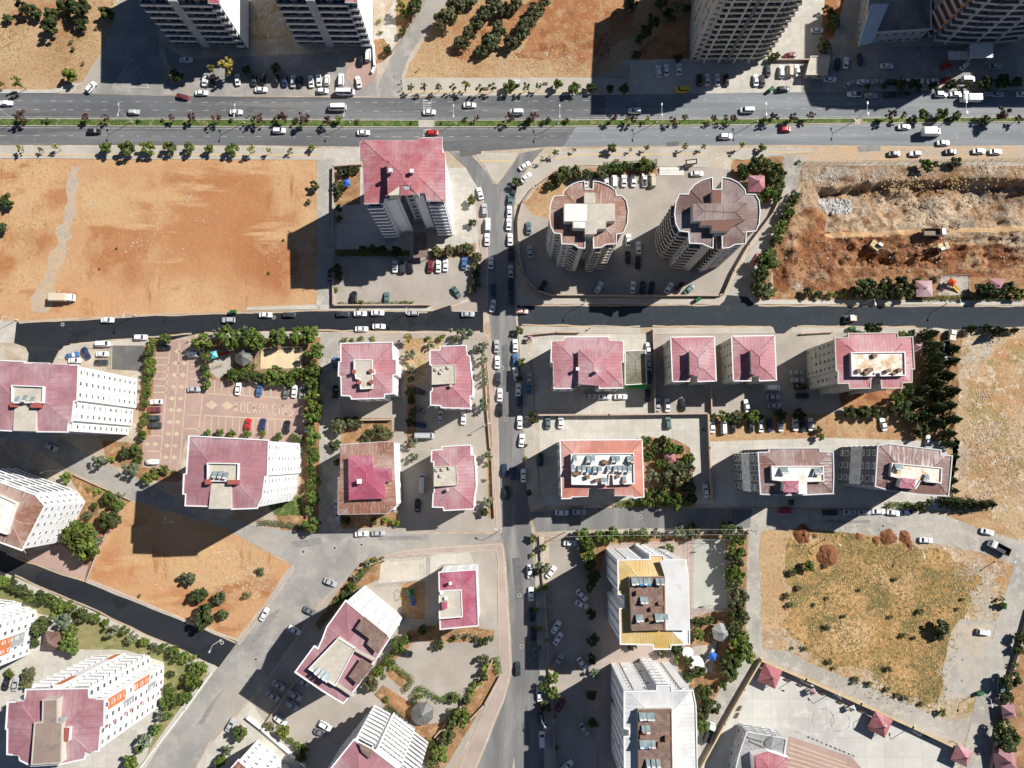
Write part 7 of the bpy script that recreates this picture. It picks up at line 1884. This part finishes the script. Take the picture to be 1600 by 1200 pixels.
def truck(label, u, v, ang, Lb, bedmat, cabmat, boxh=None, tip=False, zz=0.06, W=2.4, name='cargo_truck', cat='truck'):
    p = P(u, v, 1.5)
    t = thing(name, label, cat, (p.x, p.y, zz), math.radians(ang))
    MB().box(-Lb / 2, Lb / 2 + 2.0, -.45, .45, .6, .85).obj('chassis', A['darkmetal'], t)
    x0 = Lb / 2 + .25
    c = MB(); st = []
    for x, k, z in ((x0, 1, 2.6), (x0 + .9, 1, 2.65), (x0 + 1.5, .97, 2.3), (x0 + 1.85, .92, 1.5), (x0 + 1.95, .88, .7)):
        w = W / 2 * k * .95; st.append([(x, -w, .6), (x, -w, z * .9), (x, -w * .88, z), (x, w * .88, z), (x, w, z * .9), (x, w, .6)])
    loft(c, [s[::-1] for s in st]); cab = c.obj('cab', cabmat, t)
    MB().box(x0 + 1.28, x0 + 1.72, -W * .40, W * .40, 1.62, 2.18, 0, None).obj('windscreen', A['glass'], cab)
    if boxh:
        b = MB().box(-Lb / 2, Lb / 2, -W / 2, W / 2, .95, boxh).obj('cargo_box', bedmat, t)
        fr = MB()
        for x in (-Lb / 2, Lb / 2):
            for y in (-W / 2, W / 2):
                fr.box(x - .06, x + .06, y - .06, y + .06, .95, boxh + .04)
        fr.obj('corner_frame', A['frame'], b)
    else:
        b = MB(); b.box(-Lb / 2, Lb / 2, -W / 2, W / 2, .95, 1.1); wl = .12
        b.box(-Lb / 2, Lb / 2, -W / 2, -W / 2 + wl, 1.1, 2.2); b.box(-Lb / 2, Lb / 2, W / 2 - wl, W / 2, 1.1, 2.2); b.box(-Lb / 2, -Lb / 2 + wl, -W / 2 + wl, W / 2 - wl, 1.1, 2.2); b.box(Lb / 2 - wl, Lb / 2, -W / 2 + wl, W / 2 - wl, 1.1, 2.3)
        bo = b.obj('cargo_bed', bedmat, t)
    wm = MB().bar((0, -.16, 0), (0, .16, 0), .5, 12).mesh('wheel', A['rubber'])
    for x in (-Lb / 2 + .8, -Lb / 2 + 2.0, x0 + 1.0):
        for y in (-1, 1):
            link('wheel', wm, t, (x, y * (W / 2 - .2), .5))
    return t


truck('beige box truck standing alone on the orange field', 93, 465, 0, 5.6, plain('beige_box', (.58, .50, .36), .6), PM['white'], 3.2, W=2.5)
truck('white box truck driving in the lower avenue lanes', 1450, 207, 0, 4.4, PM['white'], PM['white'], 3.4, W=2.4)
truck('long white bus-like truck in the upper avenue lanes, far right', 1521, 154, 180, 4.6, PM['white'], PM['white'], 3.0, W=2.2)
truck('dark dump truck with open bed on the haul road in the pit', 1459, 361, 0, 5.8, plain('dirty_brown_steel', (.20, .15, .11), .7, var=.2), PM['white'], None, zz=pitz(1459, 361) - .02, W=2.6, name='dump_truck')
truck('long open truck with black bed parked among the conifers', 1478, 545, -92, 5.4, A['darkmetal'], PM['white'], None, W=2.3)
truck('flatbed truck with dark open bed at the lot corner', 1566, 858, 152, 4.8, A['darkmetal'], PM['white'], None, W=2.5)
truck('white and yellow truck with black bed beside the school wall', 1107, 1150, 68, 4.2, A['darkmetal'], PM['white'], None, W=2.1)
truck('small cream truck among the conifers at the black street', 1487, 528, 80, 1.8, PM['beige'], PM['white'], 2.2, W=2.0)
# excavators
def excavator(label, u, v, ang, swing, reach, zz):
    p = P(u, v, zz)
    t = thing('excavator', label, 'excavator', (p.x, p.y, zz), math.radians(ang))
    for y in (-1.1, 1.1):
        tr = MB(); st = []
        for k in range(9):
            pass
        tr.box(-1.6, 1.6, y - .3, y + .3, .12, .78); tr.bar((-1.6, y - .3, .45), (-1.6, y + .3, .45), .38, 10); tr.bar((1.6, y - .3, .45), (1.6, y + .3, .45), .38, 10)
        tr.obj('track', A['darkmetal'], t)
    S = Matrix.Rotation(math.radians(swing), 4, 'Z')
    b = MB(); b.box(-2.2, 1.2, -1.3, 1.3, .95, 1.9, 0, S); b.box(-2.3, -1.0, -1.25, 1.25, 1.9, 2.25, 0, S); b.box(-.5, .5, -.5, .5, .7, .95)
    b.obj('upper_body', A['excav'], t)
    c = MB(); c.box(-.2, 1.3, .35, 1.25, 1.9, 2.85, 0, S); cab = c.obj('cab', A['glass'], t)
    r = MB(); r.box(-.25, 1.3, .3, 1.3, 2.85, 2.97, 0, S); r.obj('cab_roof', A['canvas'], cab)
    bm = MB(); a0 = S @ Vector((1.1, -.3, 1.6)); a1 = S @ Vector((3.2, -.3, 4.3)); a2 = S @ Vector((3.2 + reach * .45, -.3, 4.0)); a3 = S @ Vector((3.6 + reach * .7, -.3, 1.4))
    bm.bar(a0, a1, .3, 4); bm.bar(a1, a2, .28, 4); bm.obj('boom', A['excav'], t)
    MB().bar(a2, a3, .22, 4).obj('stick', A['darkmetal'], t)
    bk = MB(); n = (a3 - a2); 
    q = S.to_3x3() @ Vector((1, 0, 0)); w = S.to_3x3() @ Vector((0, .55, 0))
    prof = [a3 + Vector((0, 0, .2)), a3 + q * .5 + Vector((0, 0, -.3)), a3 + q * .2 + Vector((0, 0, -1.0)), a3 - q * .6 + Vector((0, 0, -.9)), a3 - q * .5 + Vector((0, 0, -.8)), a3 + q * .1 + Vector((0, 0, -.8)), a3 + q * .3 + Vector((0, 0, -.3))]
    loft(bk, [[v_ - w for v_ in prof], [v_ + w for v_ in prof]]); bk.obj('bucket', A['darkmetal'], t)
excavator('dusty yellow excavator digging at the left of the pit', 1366, 387, -35, 0, 4.0, pitz(1366, 387) - .05)
excavator('dusty yellow excavator with boom to the left, right of the pit', 1467, 388, 195, 0, 3.4, pitz(1467, 388) - .05)
# road roller
p = P(1328, 498, 1)
rl = thing('road_roller', 'yellow and white road roller on the black street', 'roller', (p.x, p.y, .075), math.radians(3))
MB().bar((-1.5, -1, .65), (-1.5, 1, .65), .65, 16).obj('drum', A['darkmetal'], rl)
MB().bar((1.3, -.9, .6), (1.3, .9, .6), .6, 14).obj('rear_wheel', A['rubber'], rl)
MB().box(-.3, 2.1, -.9, .9, .8, 1.6).obj('engine_body', A['excav'], rl); MB().box(-.5, 1.0, -.85, .85, 1.6, 2.6).obj('cab', A['glass'], rl); MB().box(-.6, 1.1, -.95, .95, 2.6, 2.72).obj('cab_roof', A['canvas'], rl); MB().box(-2.2, -.3, -1.1, -1.0, .5, .9).box(-2.2, -.3, 1.0, 1.1, .5, .9).obj('drum_frame', A['excav'], rl)

# ------------------------------------------------------------------ walls, fences, lamps
def wall(label, pts, h=1.6, w=0.3, mat='stone', cop='coping', name='compound_wall', cat='wall', cw=0.14):
    q = px(pts)
    t = thing(name, label, cat, q[0], 0)
    for a, b in zip(q[:-1], q[1:]):
        d = (b - a).normalized()
        mb = MB(); mb.beam(a - d * w * .5, b + d * w * .498, w, 0, h); mb.obj('wall_panel', A[mat], t, world=True)
        if cop:
            c = MB(); c.beam(a - d * (w * .5 + .05), b + d * (w * .5 + .048), w + cw, h, h + .1); c.obj('coping', A[cop], t, world=True)
def railing(label, pts, h=1.8, mat='metal', step=2.4, name='fence'):
    q = px(pts); t = thing(name, label, 'fence', q[0], 0)
    pm = MB().bar((0, 0, 0), (0, 0, h), .05, 6).mesh('post', A[mat])
    for a, b in zip(q[:-1], q[1:]):
        n = max(1, round((b - a).length / step))
        for k in range(n + 1):
            p = a.lerp(b, k / n) - t.location; link('post', pm, t, (p.x, p.y, 0))
        for z in (h * .1, h * .5, h):
            mb = MB(); mb.bar((a.x, a.y, z), (b.x, b.y, z), .035, 4); mb.obj('rail', A[mat], t, world=True)


wall('wall around the tall red tower and its car park', [(565, 259), (522, 262), (521, 380), (522, 478), (672, 477.5)], 1.5)
wall('low curved wall left of the round towers', [(868, 268), (836, 292), (816, 318), (809, 345), (811, 400), (818, 432), (838, 455), (862, 462)], 1.4)
wall('straight wall below the round towers', [(862, 462), (918, 462), (1000, 463), (1122, 463), (1130, 460)], 1.5)
wall('slanting wall right of the round towers', [(1130, 460), (1145, 425), (1168, 385), (1206, 335), (1222, 300)], 1.8)
wall('tall pink-coped wall around the salmon-roofed block', [(842, 649), (950, 648.5), (1104, 646.5), (1106, 700), (1110, 787)], 2.4, .4)
wall('thin wall between olive shed and twin cream blocks', [(1019, 516), (1021, 580), (1022, 645)], 2.0, .25)
wall('thin yard wall below the twin cream blocks', [(1109, 605), (1110, 646)], 1.8, .25)
wall('low wall left of the wide red-roofed block', [(823, 524), (868, 520), (905, 520)], 1.2, .25)
wall('yellow-coped boundary wall of the school yard', [(1187, 1029), (1255, 1058), (1340, 1096), (1420, 1132), (1500, 1170)], 2.4, .45, 'stone', 'coping_y', cw=.35)
wall('olive-green boundary wall beside the school lane', [(1187, 1029), (1160, 1075), (1130, 1128), (1088, 1205)], 2.0, .32, 'stone', 'coping_y')
wall('grey wall along the right edge street', [(1606, 950), (1580, 1045), (1545, 1200)], 1.6, .3)
wall('low pink wall along the main street by the red blocks', [(757, 560), (761, 640), (766, 700)], 1.0, .25, 'coping')
wall('low pink wall by the main street near the lower red block', [(768, 700), (771, 780), (773, 808)], 1.0, .25, 'coping')
wall('low wall on the street above the triangle lot', [(118, 742), (205, 781)], .7, .3)
wall('low wall left of the shaded lower car park', [(843, 838), (846, 880), (852, 950), (858, 1050), (864, 1140), (868, 1200)], 1.0, .3, 'coping')
wall('low wall of the yard under the slanted rose roof', [(411, 1136), (465, 1060)], 1.0, .3, 'coping')
wall('low wall between slanted yard and garden', [(388, 1120), (410, 1137), (478, 1195)], 1.4, .3, 'white', 'white')
wall('garden wall right of the octagon pavilion', [(770, 1030), (752, 1066), (718, 1105), (680, 1150)], 1.0, .3)
wall('outer garden wall along the curving street', [(781, 1056), (757, 1100), (728, 1130)], 1.0, .3)
wall('low wall in front of the red-roofed corner block', [(560, 888), (600, 874)], 1.0, .25)
wall('low wall along the lower left bed', [(330, 1052), (290, 1108), (245, 1166), (215, 1205)], .6, .25, 'white', None)
wall('retaining wall right of the triangle lot garden', [(186, 800), (160, 850), (137, 908)], 1.0, .3)
wall('white wall flanking the crimson podium of the second tower', [(584, 72), (586, 106), (582, 114)], 1.2, .6, 'white', None)
wall('wall of the yard above the beige tower car park', [(1200, 96), (1262, 96)], 1.4, .25)
wall('low wall along the black street beside the conifer lot', [(1250, 522), (1300, 519)], 1.0, .3)
wall('wall below the rusty-roofed block', [(536, 657), (612, 656)], 1.8, .25)
wall('garden wall beside the upper side street', [(612, 84), (640, 45), (672, -10)], 1.2, .35, 'stone', None)
railing('dark mesh fence above the excavation', [(1254, 256.5), (1400, 254.5), (1600, 251.5)], 2.2, 'darkmetal', 3.0)
railing('dark mesh fence down the left of the excavation', [(1254, 257), (1248, 285), (1244, 298)], 2.2, 'darkmetal', 3.0)
railing('green fence of the left court', [(175, 533), (173, 577)], 2.4, 'plastic_g', 2.0)
railing('metal fence around the sand court', [(404, 546), (474, 543), (473, 577), (403, 578), (404, 546)], 2.6)
railing('tall fence around the ball court', [(1081, 842), (1136, 842), (1138, 952), (1080, 952), (1081, 842)], 3.0)
railing('fence around the beige court', [(595, 911), (668, 906), (667, 868), (597, 872)], 2.4)
railing('low fence of the court below the excavation', [(1465, 432), (1512, 430), (1513, 463)], 1.6)


def lamp(label, u, v, h, arms, group, ang=0.0):
    p = P(u, v)
    t = thing('street_lamp', label, 'street lamp', (p.x, p.y, .05), ang, group)
    MB().bar((0, 0, 0), (0, 0, h), .13, 8, 0, .07).obj('pole', A['lampmetal'], t)
    MB().bar((0, 0, 0), (0, 0, .35), .28, 8).obj('base', A['lampmetal'], t)
    for s in arms:
        MB().bar((0, 0, h), (0, s * 1.9, h + .5), .06, 6).obj('arm', A['lampmetal'], t)
        hd = MB(); hd.box(-.2, .2, s * 1.9 - .45, s * 1.9 + .45, h + .45, h + .6); hd.obj('lamp_head', A['lampmetal'], t)
for i, (u, v) in enumerate(((27, 190), (207, 191), (382, 192), (547, 192), (712, 193), (872, 193), (1026, 191), (1183, 190), (1336, 189), (1485, 187))):
    lamp('double-arm lamp on the avenue median, %s from the left' % ORD[i], u, v, 8.6, (-1, 1), 'double-arm lamps of the avenue')
for i, (u, v, a) in enumerate(((27, 500, 0), (212, 493, 0), (640, 487, 0), (912, 475, 0), (1350, 474, 0), (1480, 474, 0))):
    lamp('single-arm lamp on the black street, %s from the left' % ORD[i], u, v, 7.0, (-1,), 'single-arm lamps of the black streets')
for u, v, lab in ((845, 1115, 'beside the lowest main street kerb'), (1290, 842, 'by the soil heaps of the grass lot'), (1425, 857, 'on the upper rim of the grass lot'), (1555, 877, 'at the right rim of the grass lot'), (1527, 1082, 'at the right corner of the grass lot'), (345, 1000, 'at the end of the black diagonal street'), (270, 815, 'in the shade beside the triangle lot'), (95, 735, 'beside the shaded street on the left'), (1246, 1058, 'inside the school wall, left end'), (1300, 1082, 'inside the school wall, middle'), (1362, 1112, 'inside the school wall beside the red pavilion'), (1420, 1138, 'inside the school wall, right end'), (783, 828, 'at the street crossing by the lower red block'), (757, 665, 'by the gap in the low pink wall')):
    lamp('single-arm lamp ' + lab, u, v, 6.5, (-1,), 'single-arm lamps of the side streets', RND.uniform(0, 6.28))
# overhead wires along the lower street
pl = [(882, 831), (1000, 829), (1170, 828)]
pts = [P(u, v) for u, v in pl]
for i, p in enumerate(pts):
    t = thing('utility_pole', 'utility pole carrying wires over the tree row, %s from the left' % ORD[i], 'utility pole', p, 0, 'utility poles')
    MB().bar((0, 0, 0), (0, 0, 7.5), .14, 8, 0, .09).obj('pole', A['lampmetal'], t); MB().box(-.05, .05, -.9, .9, 7.2, 7.35).obj('crossarm', A['wood'], t)
for k, y in enumerate((-.8, .8)):
    mb = MB()
    for a, b in zip(pts[:-1], pts[1:]):
        for j in range(8):
            f0, f1 = j / 8, (j + 1) / 8; s = lambda f: 7.4 - 1.0 * 4 * f * (1 - f)
            pa, pb = a.lerp(b, f0), a.lerp(b, f1)
            mb.bar((pa.x, pa.y + y, s(f0)), (pb.x, pb.y + y, s(f1)), .03, 4)
    tag(mb.obj('overhead_wire', A['lampmetal']), ('upper' if y > 0 else 'lower') + ' overhead wire above the tree row', 'wire', 'overhead wires')

# pavilions
def pavilion(label, u, v, d, n, mat, ang=0.0, h=2.6, rise=0.28, fin='darkmetal'):
    z = h
    p = P(u, v, z); R = d * .216 / 2
    t = thing('pavilion', label, 'pavilion', (p.x, p.y, .03), math.radians(ang))
    V = [(0, 0, h + R * rise * 2)]; Fc = []; uv = []
    for k in range(n):
        a = math.pi * 2 * (k + .5) / n; V.append((R * math.cos(a), R * math.sin(a), h))
    for k in range(n):
        Fc.append((0, 1 + k, 1 + (k + 1) % n)); uv += [(R / 2, R), (0, 0), (R, 0)]
    me = mkmesh('roof', V, Fc, [A[mat]], uvs=uv); ro = link('roof', me, t)
    fs = MB(); ring(fs, [Vector((R * 1.01 * math.cos(-math.pi * 2 * (k + .5) / n), R * 1.01 * math.sin(-math.pi * 2 * (k + .5) / n), 0)) for k in range(n)], [Vector((R * .93 * math.cos(-math.pi * 2 * (k + .5) / n), R * .93 * math.sin(-math.pi * 2 * (k + .5) / n), 0)) for k in range(n)], h - .2, h + .01)
    fs.obj('fascia', A['wood'], t); MB().bar((0, 0, h + R * rise * 2 - .1), (0, 0, h + R * rise * 2 + .35), .22, 6).obj('finial', A[fin], ro)
    for k in range(n):
        a = math.pi * 2 * (k + .5) / n; MB().bar((R * .88 * math.cos(a), R * .88 * math.sin(a), 0), (R * .88 * math.cos(a), R * .88 * math.sin(a), h), .09, 6).obj('post', A['wood'], t)
    MB().box(-R * .35, R * .35, -R * .2, R * .2, .65, .75).obj('table_top', A['wood'], t)
    return t
pavilion('dark hexagonal pavilion in the park above the car park', 381, 557, 31, 6, 'darkroof')
pavilion('dark octagonal pavilion in the lower garden', 660, 1115, 34, 8, 'darkroof')
pavilion('crimson square pavilion right of the round towers', 1182, 287, 38, 4, 'redroof2')
pavilion('pale pink square pavilion left of the playground below the pit', 1444, 451, 37, 4, 'mauve', 0, 2.6, .15)
pavilion('pale pink square pavilion at the right below the pit', 1558, 447, 34, 4, 'mauve', 0, 2.6, .15)
pavilion('brown square pavilion in the lower left garden', 81, 1001, 36, 4, 'brownroof', -3)
pavilion('pale grey hexagonal pavilion beside the ball court', 1127, 988, 30, 6, 'midgrey', 10)
pavilion('crimson square pavilion in the upper corner of the school yard', 1203, 1056, 40, 4, 'redroof', -25, 3.0, .3)
pavilion('crimson square pavilion at the middle of the school wall', 1375, 1132, 40, 4, 'redroof', -28, 3.0, .3)
pavilion('crimson square pavilion at the right end of the school wall', 1503, 1180, 36, 4, 'redroof', -25, 3.0, .3)
pavilion('small pink pavilion among trees at the right edge', 1576, 1112, 28, 4, 'mauve', 5)
pavilion('large pink pavilion in the lower right corner', 1570, 1186, 44, 4, 'mauve', 5)
pavilion('crimson pavilion hidden in the walled garden', 1047, 716, 24, 4, 'redroof2', 12)
pavilion('small crimson pavilion right of the cream seven-storey block', 1434, 543, 24, 4, 'redroof2', 0)
pavilion('turquoise little shelter in the school yard', 1270, 1081, 13, 4, 'mauve', 20, 2.3).children[0].data.materials[0] = A['plastic_c']
pavilion('grey little shelter in the school yard', 1332, 1107, 12, 4, 'greyroof', 20, 2.3)
pavilion('small crimson hut left of the wide red-roofed block', 828, 528, 10, 4, 'redroof2', 0, 2.2)
# sunshades
for lab, u, v, d in (('upper white sunshade beside the playground', 1075, 1020, 17), ('lower white sunshade beside the playground', 1088, 1037, 23)):
    p = P(u, v, 2.6); R = d * .216 / 2
    t = thing('sunshade', lab, 'sunshade', (p.x, p.y, .03)); n = 12
    V = [(0, 0, 3.1)] + [(R * math.cos(k * 6.2832 / n), R * math.sin(k * 6.2832 / n), 2.4) for k in range(n)] + [(R * math.cos(k * 6.2832 / n), R * math.sin(k * 6.2832 / n), 2.25) for k in range(n)]
    Fc = [(0, 1 + k, 1 + (k + 1) % n) for k in range(n)] + [(1 + k, 1 + n + k, 1 + n + (k + 1) % n, 1 + (k + 1) % n) for k in range(n)]
    link('canopy', mkmesh('canopy', V, Fc, [A['canvas']]), t); MB().bar((0, 0, 0), (0, 0, 3.1), .06, 6).obj('pole', A['metal'], t)

# playgrounds
def play(label, u, v, ang, top, slide, extra):
    p = P(u, v)
    t = thing('playground_set', label, 'playground', (p.x, p.y, .05), math.radians(ang))
    for x in (-.8, .8):
        for y in (-.8, .8):
            MB().bar((x, y, 0), (x, y, 2.6), .07, 6).obj('post', A['metal'], t)
    MB().box(-.9, .9, -.9, .9, 1.2, 1.32).obj('platform', A['wood'], t)
    V = [(0, 0, 3.6), (-1.2, -1.2, 2.6), (1.2, -1.2, 2.6), (1.2, 1.2, 2.6), (-1.2, 1.2, 2.6)]
    link('tower_roof', mkmesh('tower_roof', V, [(0, 1, 2), (0, 2, 3), (0, 3, 4), (0, 4, 1)], [A[top]]), t)
    sl = MB(); st = []
    for x, z in ((.9, 1.3), (1.8, 1.1), (3.0, .55), (4.0, .2), (4.6, .2)):
        st.append([(x, -.5, z + .3), (x, -.42, z + .3), (x, -.38, z + .04), (x, .38, z + .04), (x, .42, z + .3), (x, .5, z + .3), (x, .5, z - .05), (x, -.5, z - .05)])
    loft(sl, st); sl.obj('slide', A[slide], t)
    sw = MB(); sw.bar((-1.5, -3.6, 2.1), (1.5, -3.6, 2.1), .06, 6)
    for x in (-1.5, 1.5):
        sw.bar((x, -4.2, 0), (x, -3.6, 2.1), .06, 6); sw.bar((x, -3.0, 0), (x, -3.6, 2.1), .06, 6)
    sw.obj('swing_frame', A[extra], t)
    for x in (-.7, .7):
        MB().box(x - .25, x + .25, -3.72, -3.48, .5, .56).bar((x, -3.6, .56), (x, -3.6, 2.1), .02, 4).obj('swing_seat', A['darkmetal'], t)
play('turquoise-roofed play tower with orange slide in the park', 339, 556, 15, 'plastic_c', 'plastic_r', 'plastic_y')
play('blue-topped play tower left of the tall red tower', 544, 290, 200, 'plastic_b', 'plastic_y', 'metal')
play('red and yellow play tower below the excavation pit', 1480, 444, -35, 'plastic_r', 'plastic_y', 'plastic_r')
play('green-topped play tower with blue slide left of the magenta roof', 643, 924, -80, 'plastic_g', 'plastic_b', 'plastic_y')
play('blue and purple play tower beside the white sunshades', 1110, 1022, 70, 'plastic_b', 'metal', 'metal')
# basketball hoops
for lab, u, v, s in (('basketball hoop at the upper end of the ball court', 1097, 850, -1), ('basketball hoop at the lower end of the ball court', 1110, 945, 1)):
    p = P(u, v); t = thing('basketball_hoop', lab, 'basketball hoop', (p.x, p.y, .05))
    MB().bar((0, 0, 0), (0, 0, 3.2), .08, 6).bar((0, 0, 3.1), (0, s * 1.0, 3.2), .06, 6).obj('pole', A['metal'], t); MB().box(-.9, .9, s * 1.0 - .03, s * 1.0 + .03, 2.8, 3.8).obj('backboard', A['frame'], t)
    rg = MB()
    for k in range(10):
        a0, a1 = k * .6283, (k + 1) * .6283; rg.bar((.23 * math.cos(a0), s * 1.3 + .23 * math.sin(a0), 3.0), (.23 * math.cos(a1), s * 1.3 + .23 * math.sin(a1), 3.0), .02, 4)
    rg.obj('rim', A['plastic_r'], t)
# benches on pavements and in the school yard
def bench(label, u, v, ang, group):
    p = P(u, v); t = thing('park_bench', label, 'bench', (p.x, p.y, .14), math.radians(ang), group)
    for k in range(3):
        MB().box(-.9, .9, -.25 + k * .17, -.12 + k * .17, .42, .47).obj('seat_slat', A['wood'], t)
    MB().box(-.9, .9, .27, .32, .5, .9).obj('backrest', A['wood'], t)
    for x in (-.7, .7):
        MB().box(x - .05, x + .05, -.25, .3, 0, .42).obj('leg', A['darkmetal'], t)
for i, (u, v) in enumerate(((852, 132), (760, 140), (963, 252), (1230, 1062), (1250, 1070), (1285, 1083), (1312, 1097), (1345, 1110), (1408, 1130), (1446, 1150))):
    if i < 3:
        bench(['bench on the paved strip under the olive grove', 'bench left of the olive grove pavement middle', 'bench on the pavement above the round towers'][i], u, v, 0, 'benches on the pavements')
    else:
        bench('bench along the school wall, %s from the left' % ORD[i - 3], u, v, -25, 'benches along the school wall')
for i, (u, v) in enumerate(((1152, 1117), (1156, 1106))):
    bench('bench by the school lane wall, %s one' % ('lower', 'upper')[i], u, v, 60, 'benches by the lane wall')
# waste containers
for lab, u, v, a in (('green waste container on the kerb above the silver car', 366, 488, 5), ('green waste container on the pavement below the round towers', 1089, 469, 30), ('green waste container on the pavement left of the cream block', 1329, 514, 10), ('green waste container by the side street yard', 1203, 142, 40), ('green waste container at the rim of the grass lot', 1566, 946, 80), ('green waste container at the grass lot corner', 1528, 1082, 20)):
    p = P(u, v); t = thing('waste_container', lab, 'waste container', (p.x, p.y, .08), math.radians(a))
    mb = MB(); loft(mb, [[(-.85, -.55, .15), (-.85, .55, .15), (-.95, .65, 1.1), (-.95, -.65, 1.1)], [(.85, -.55, .15), (.85, .55, .15), (.95, .65, 1.1), (.95, -.65, 1.1)]]); mb.obj('bin_body', A['plastic_g'], t)
    MB().bar((-.98, 0, 1.08), (.98, 0, 1.08), .66, 12).obj('lid', A['plastic_g'], t)
    for x in (-.7, .7):
        for y in (-.45, .45):
            MB().bar((x, y - .04, .1), (x, y + .04, .1), .1, 8).obj('wheel', A['rubber'], t)
# gate house and small structures
gh = Bld('small brown-roofed kiosk by the car park of the curved tower', [(1266, 88), (1297, 88), (1292, 118), (1258, 118)], 3.2, 'beige_wall', 'flat', n=1, name='kiosk', cat='kiosk', rim='beige_wall', rimh=.4)
gk = Bld('small glass kiosk on the pavement beside the round towers', [(1071, 250), (1089, 248), (1089, 256), (1072, 258)], 2.6, 'lightgrey_wall', 'flat', n=1, name='kiosk', cat='kiosk', rim='frame', rimh=.1)
bs = Bld('bus shelter with pale roof on the paved strip', [(803, 124), (814, 124), (813, 131), (800, 131)], 2.5, 'glass', 'greyroof', n=1, name='bus_shelter', cat='bus shelter', rim='metal', rimh=.05, pitch=.02, fac='n', over=.25)
stp = thing('entrance_steps', 'pale entrance steps between hedge and kiosk above the round towers', 'steps', P(1048, 268))
for k in range(5):
    q = px([(1030, 263 + k * 2.2), (1068, 263 + k * 2.2), (1068, 265.2 + k * 2.2), (1030, 265.2 + k * 2.2)]); mb = MB(); prism(mb, q[::-1], 0, .75 - k * .14); mb.obj('step', A['slab_w'], stp, world=True)
awn = thing('green_awning', 'bright green awning at the foot of the wide red-roofed block', 'awning', P(985, 604))
mb = MB(); prism(mb, px([(972, 598), (1012, 600), (1011, 607), (978, 607)], 2.6)[::-1], 2.5, 2.6); mb.obj('awning_cloth', plain('bright_green_cloth', (.06, .42, .07), .7), awn, world=True)
for u in (975, 1010):
    p = P(u, 605, 2.5) - awn.location; MB().bar((p.x, p.y, 0), (p.x, p.y, 2.5), .06, 6).obj('post', A['metal'], awn)

# people on the pavements: one continuous skinned body each
def person(label, u, v, ang, top, trousers):
    p = P(u, v)
    me = bpy.data.meshes.new('body')
    J = [(0, 0, .95), (0, 0, 1.2), (0, 0, 1.42), (0, 0, 1.55), (0.02, 0, 1.68), (0, .1, .9), (.12, .1, .5), (.05, .1, .08), (.2, .1, .05), (0, -.1, .9), (-.1, -.1, .5), (-.22, -.1, .1), (-.08, -.1, .05), (0, .2, 1.4), (-.05, .25, 1.12), (.1, .24, .9), (0, -.2, 1.4), (.05, -.25, 1.12), (.18, -.24, .92)]
    E = [(0, 1), (1, 2), (2, 3), (3, 4), (0, 5), (5, 6), (6, 7), (7, 8), (0, 9), (9, 10), (10, 11), (11, 12), (2, 13), (13, 14), (14, 15), (2, 16), (16, 17), (17, 18)]
    Rr = [.15, .14, .15, .06, .105, .1, .07, .05, .04, .1, .07, .05, .04, .06, .05, .04, .06, .05, .04]
    me.from_pydata(J, E, [])
    o = link('person', me, None, (p.x, p.y, .14), math.radians(ang))
    md = o.modifiers.new('Skin', 'SKIN')
    for i, sv in enumerate(me.skin_vertices[0].data):
        sv.radius = (Rr[i], Rr[i]); sv.use_root = (i == 0)
    sd = o.modifiers.new('Subsurf', 'SUBSURF'); sd.levels = 1; sd.render_levels = 1
    me.materials.append(A[top])
    hair = MB(); hair.bar((0, 0, 1.70), (0, 0, 1.80), .11, 8, 0, .06); hair.obj('hair', A['darkmetal'], o)
    tag(o, label, 'person', 'people on foot')
for lab, u, v, a, c in (('person in dark clothes walking on the pavement below the black street', 921, 514, 30, 'dark_wall'), ('person in dark clothes beside the white sign above the grove pavement', 628, 130, 60, 'dark_wall'), ('person in dark clothes at the corner below the grove', 628, 141, 80, 'dark_wall'), ('person in a pale top by the waste container in the car park entrance', 297, 533, 90, 'white'), ('person in dark clothes on the grove path', 655, 110, 20, 'dark_wall')):
    person(lab, u, v, a, c, c)
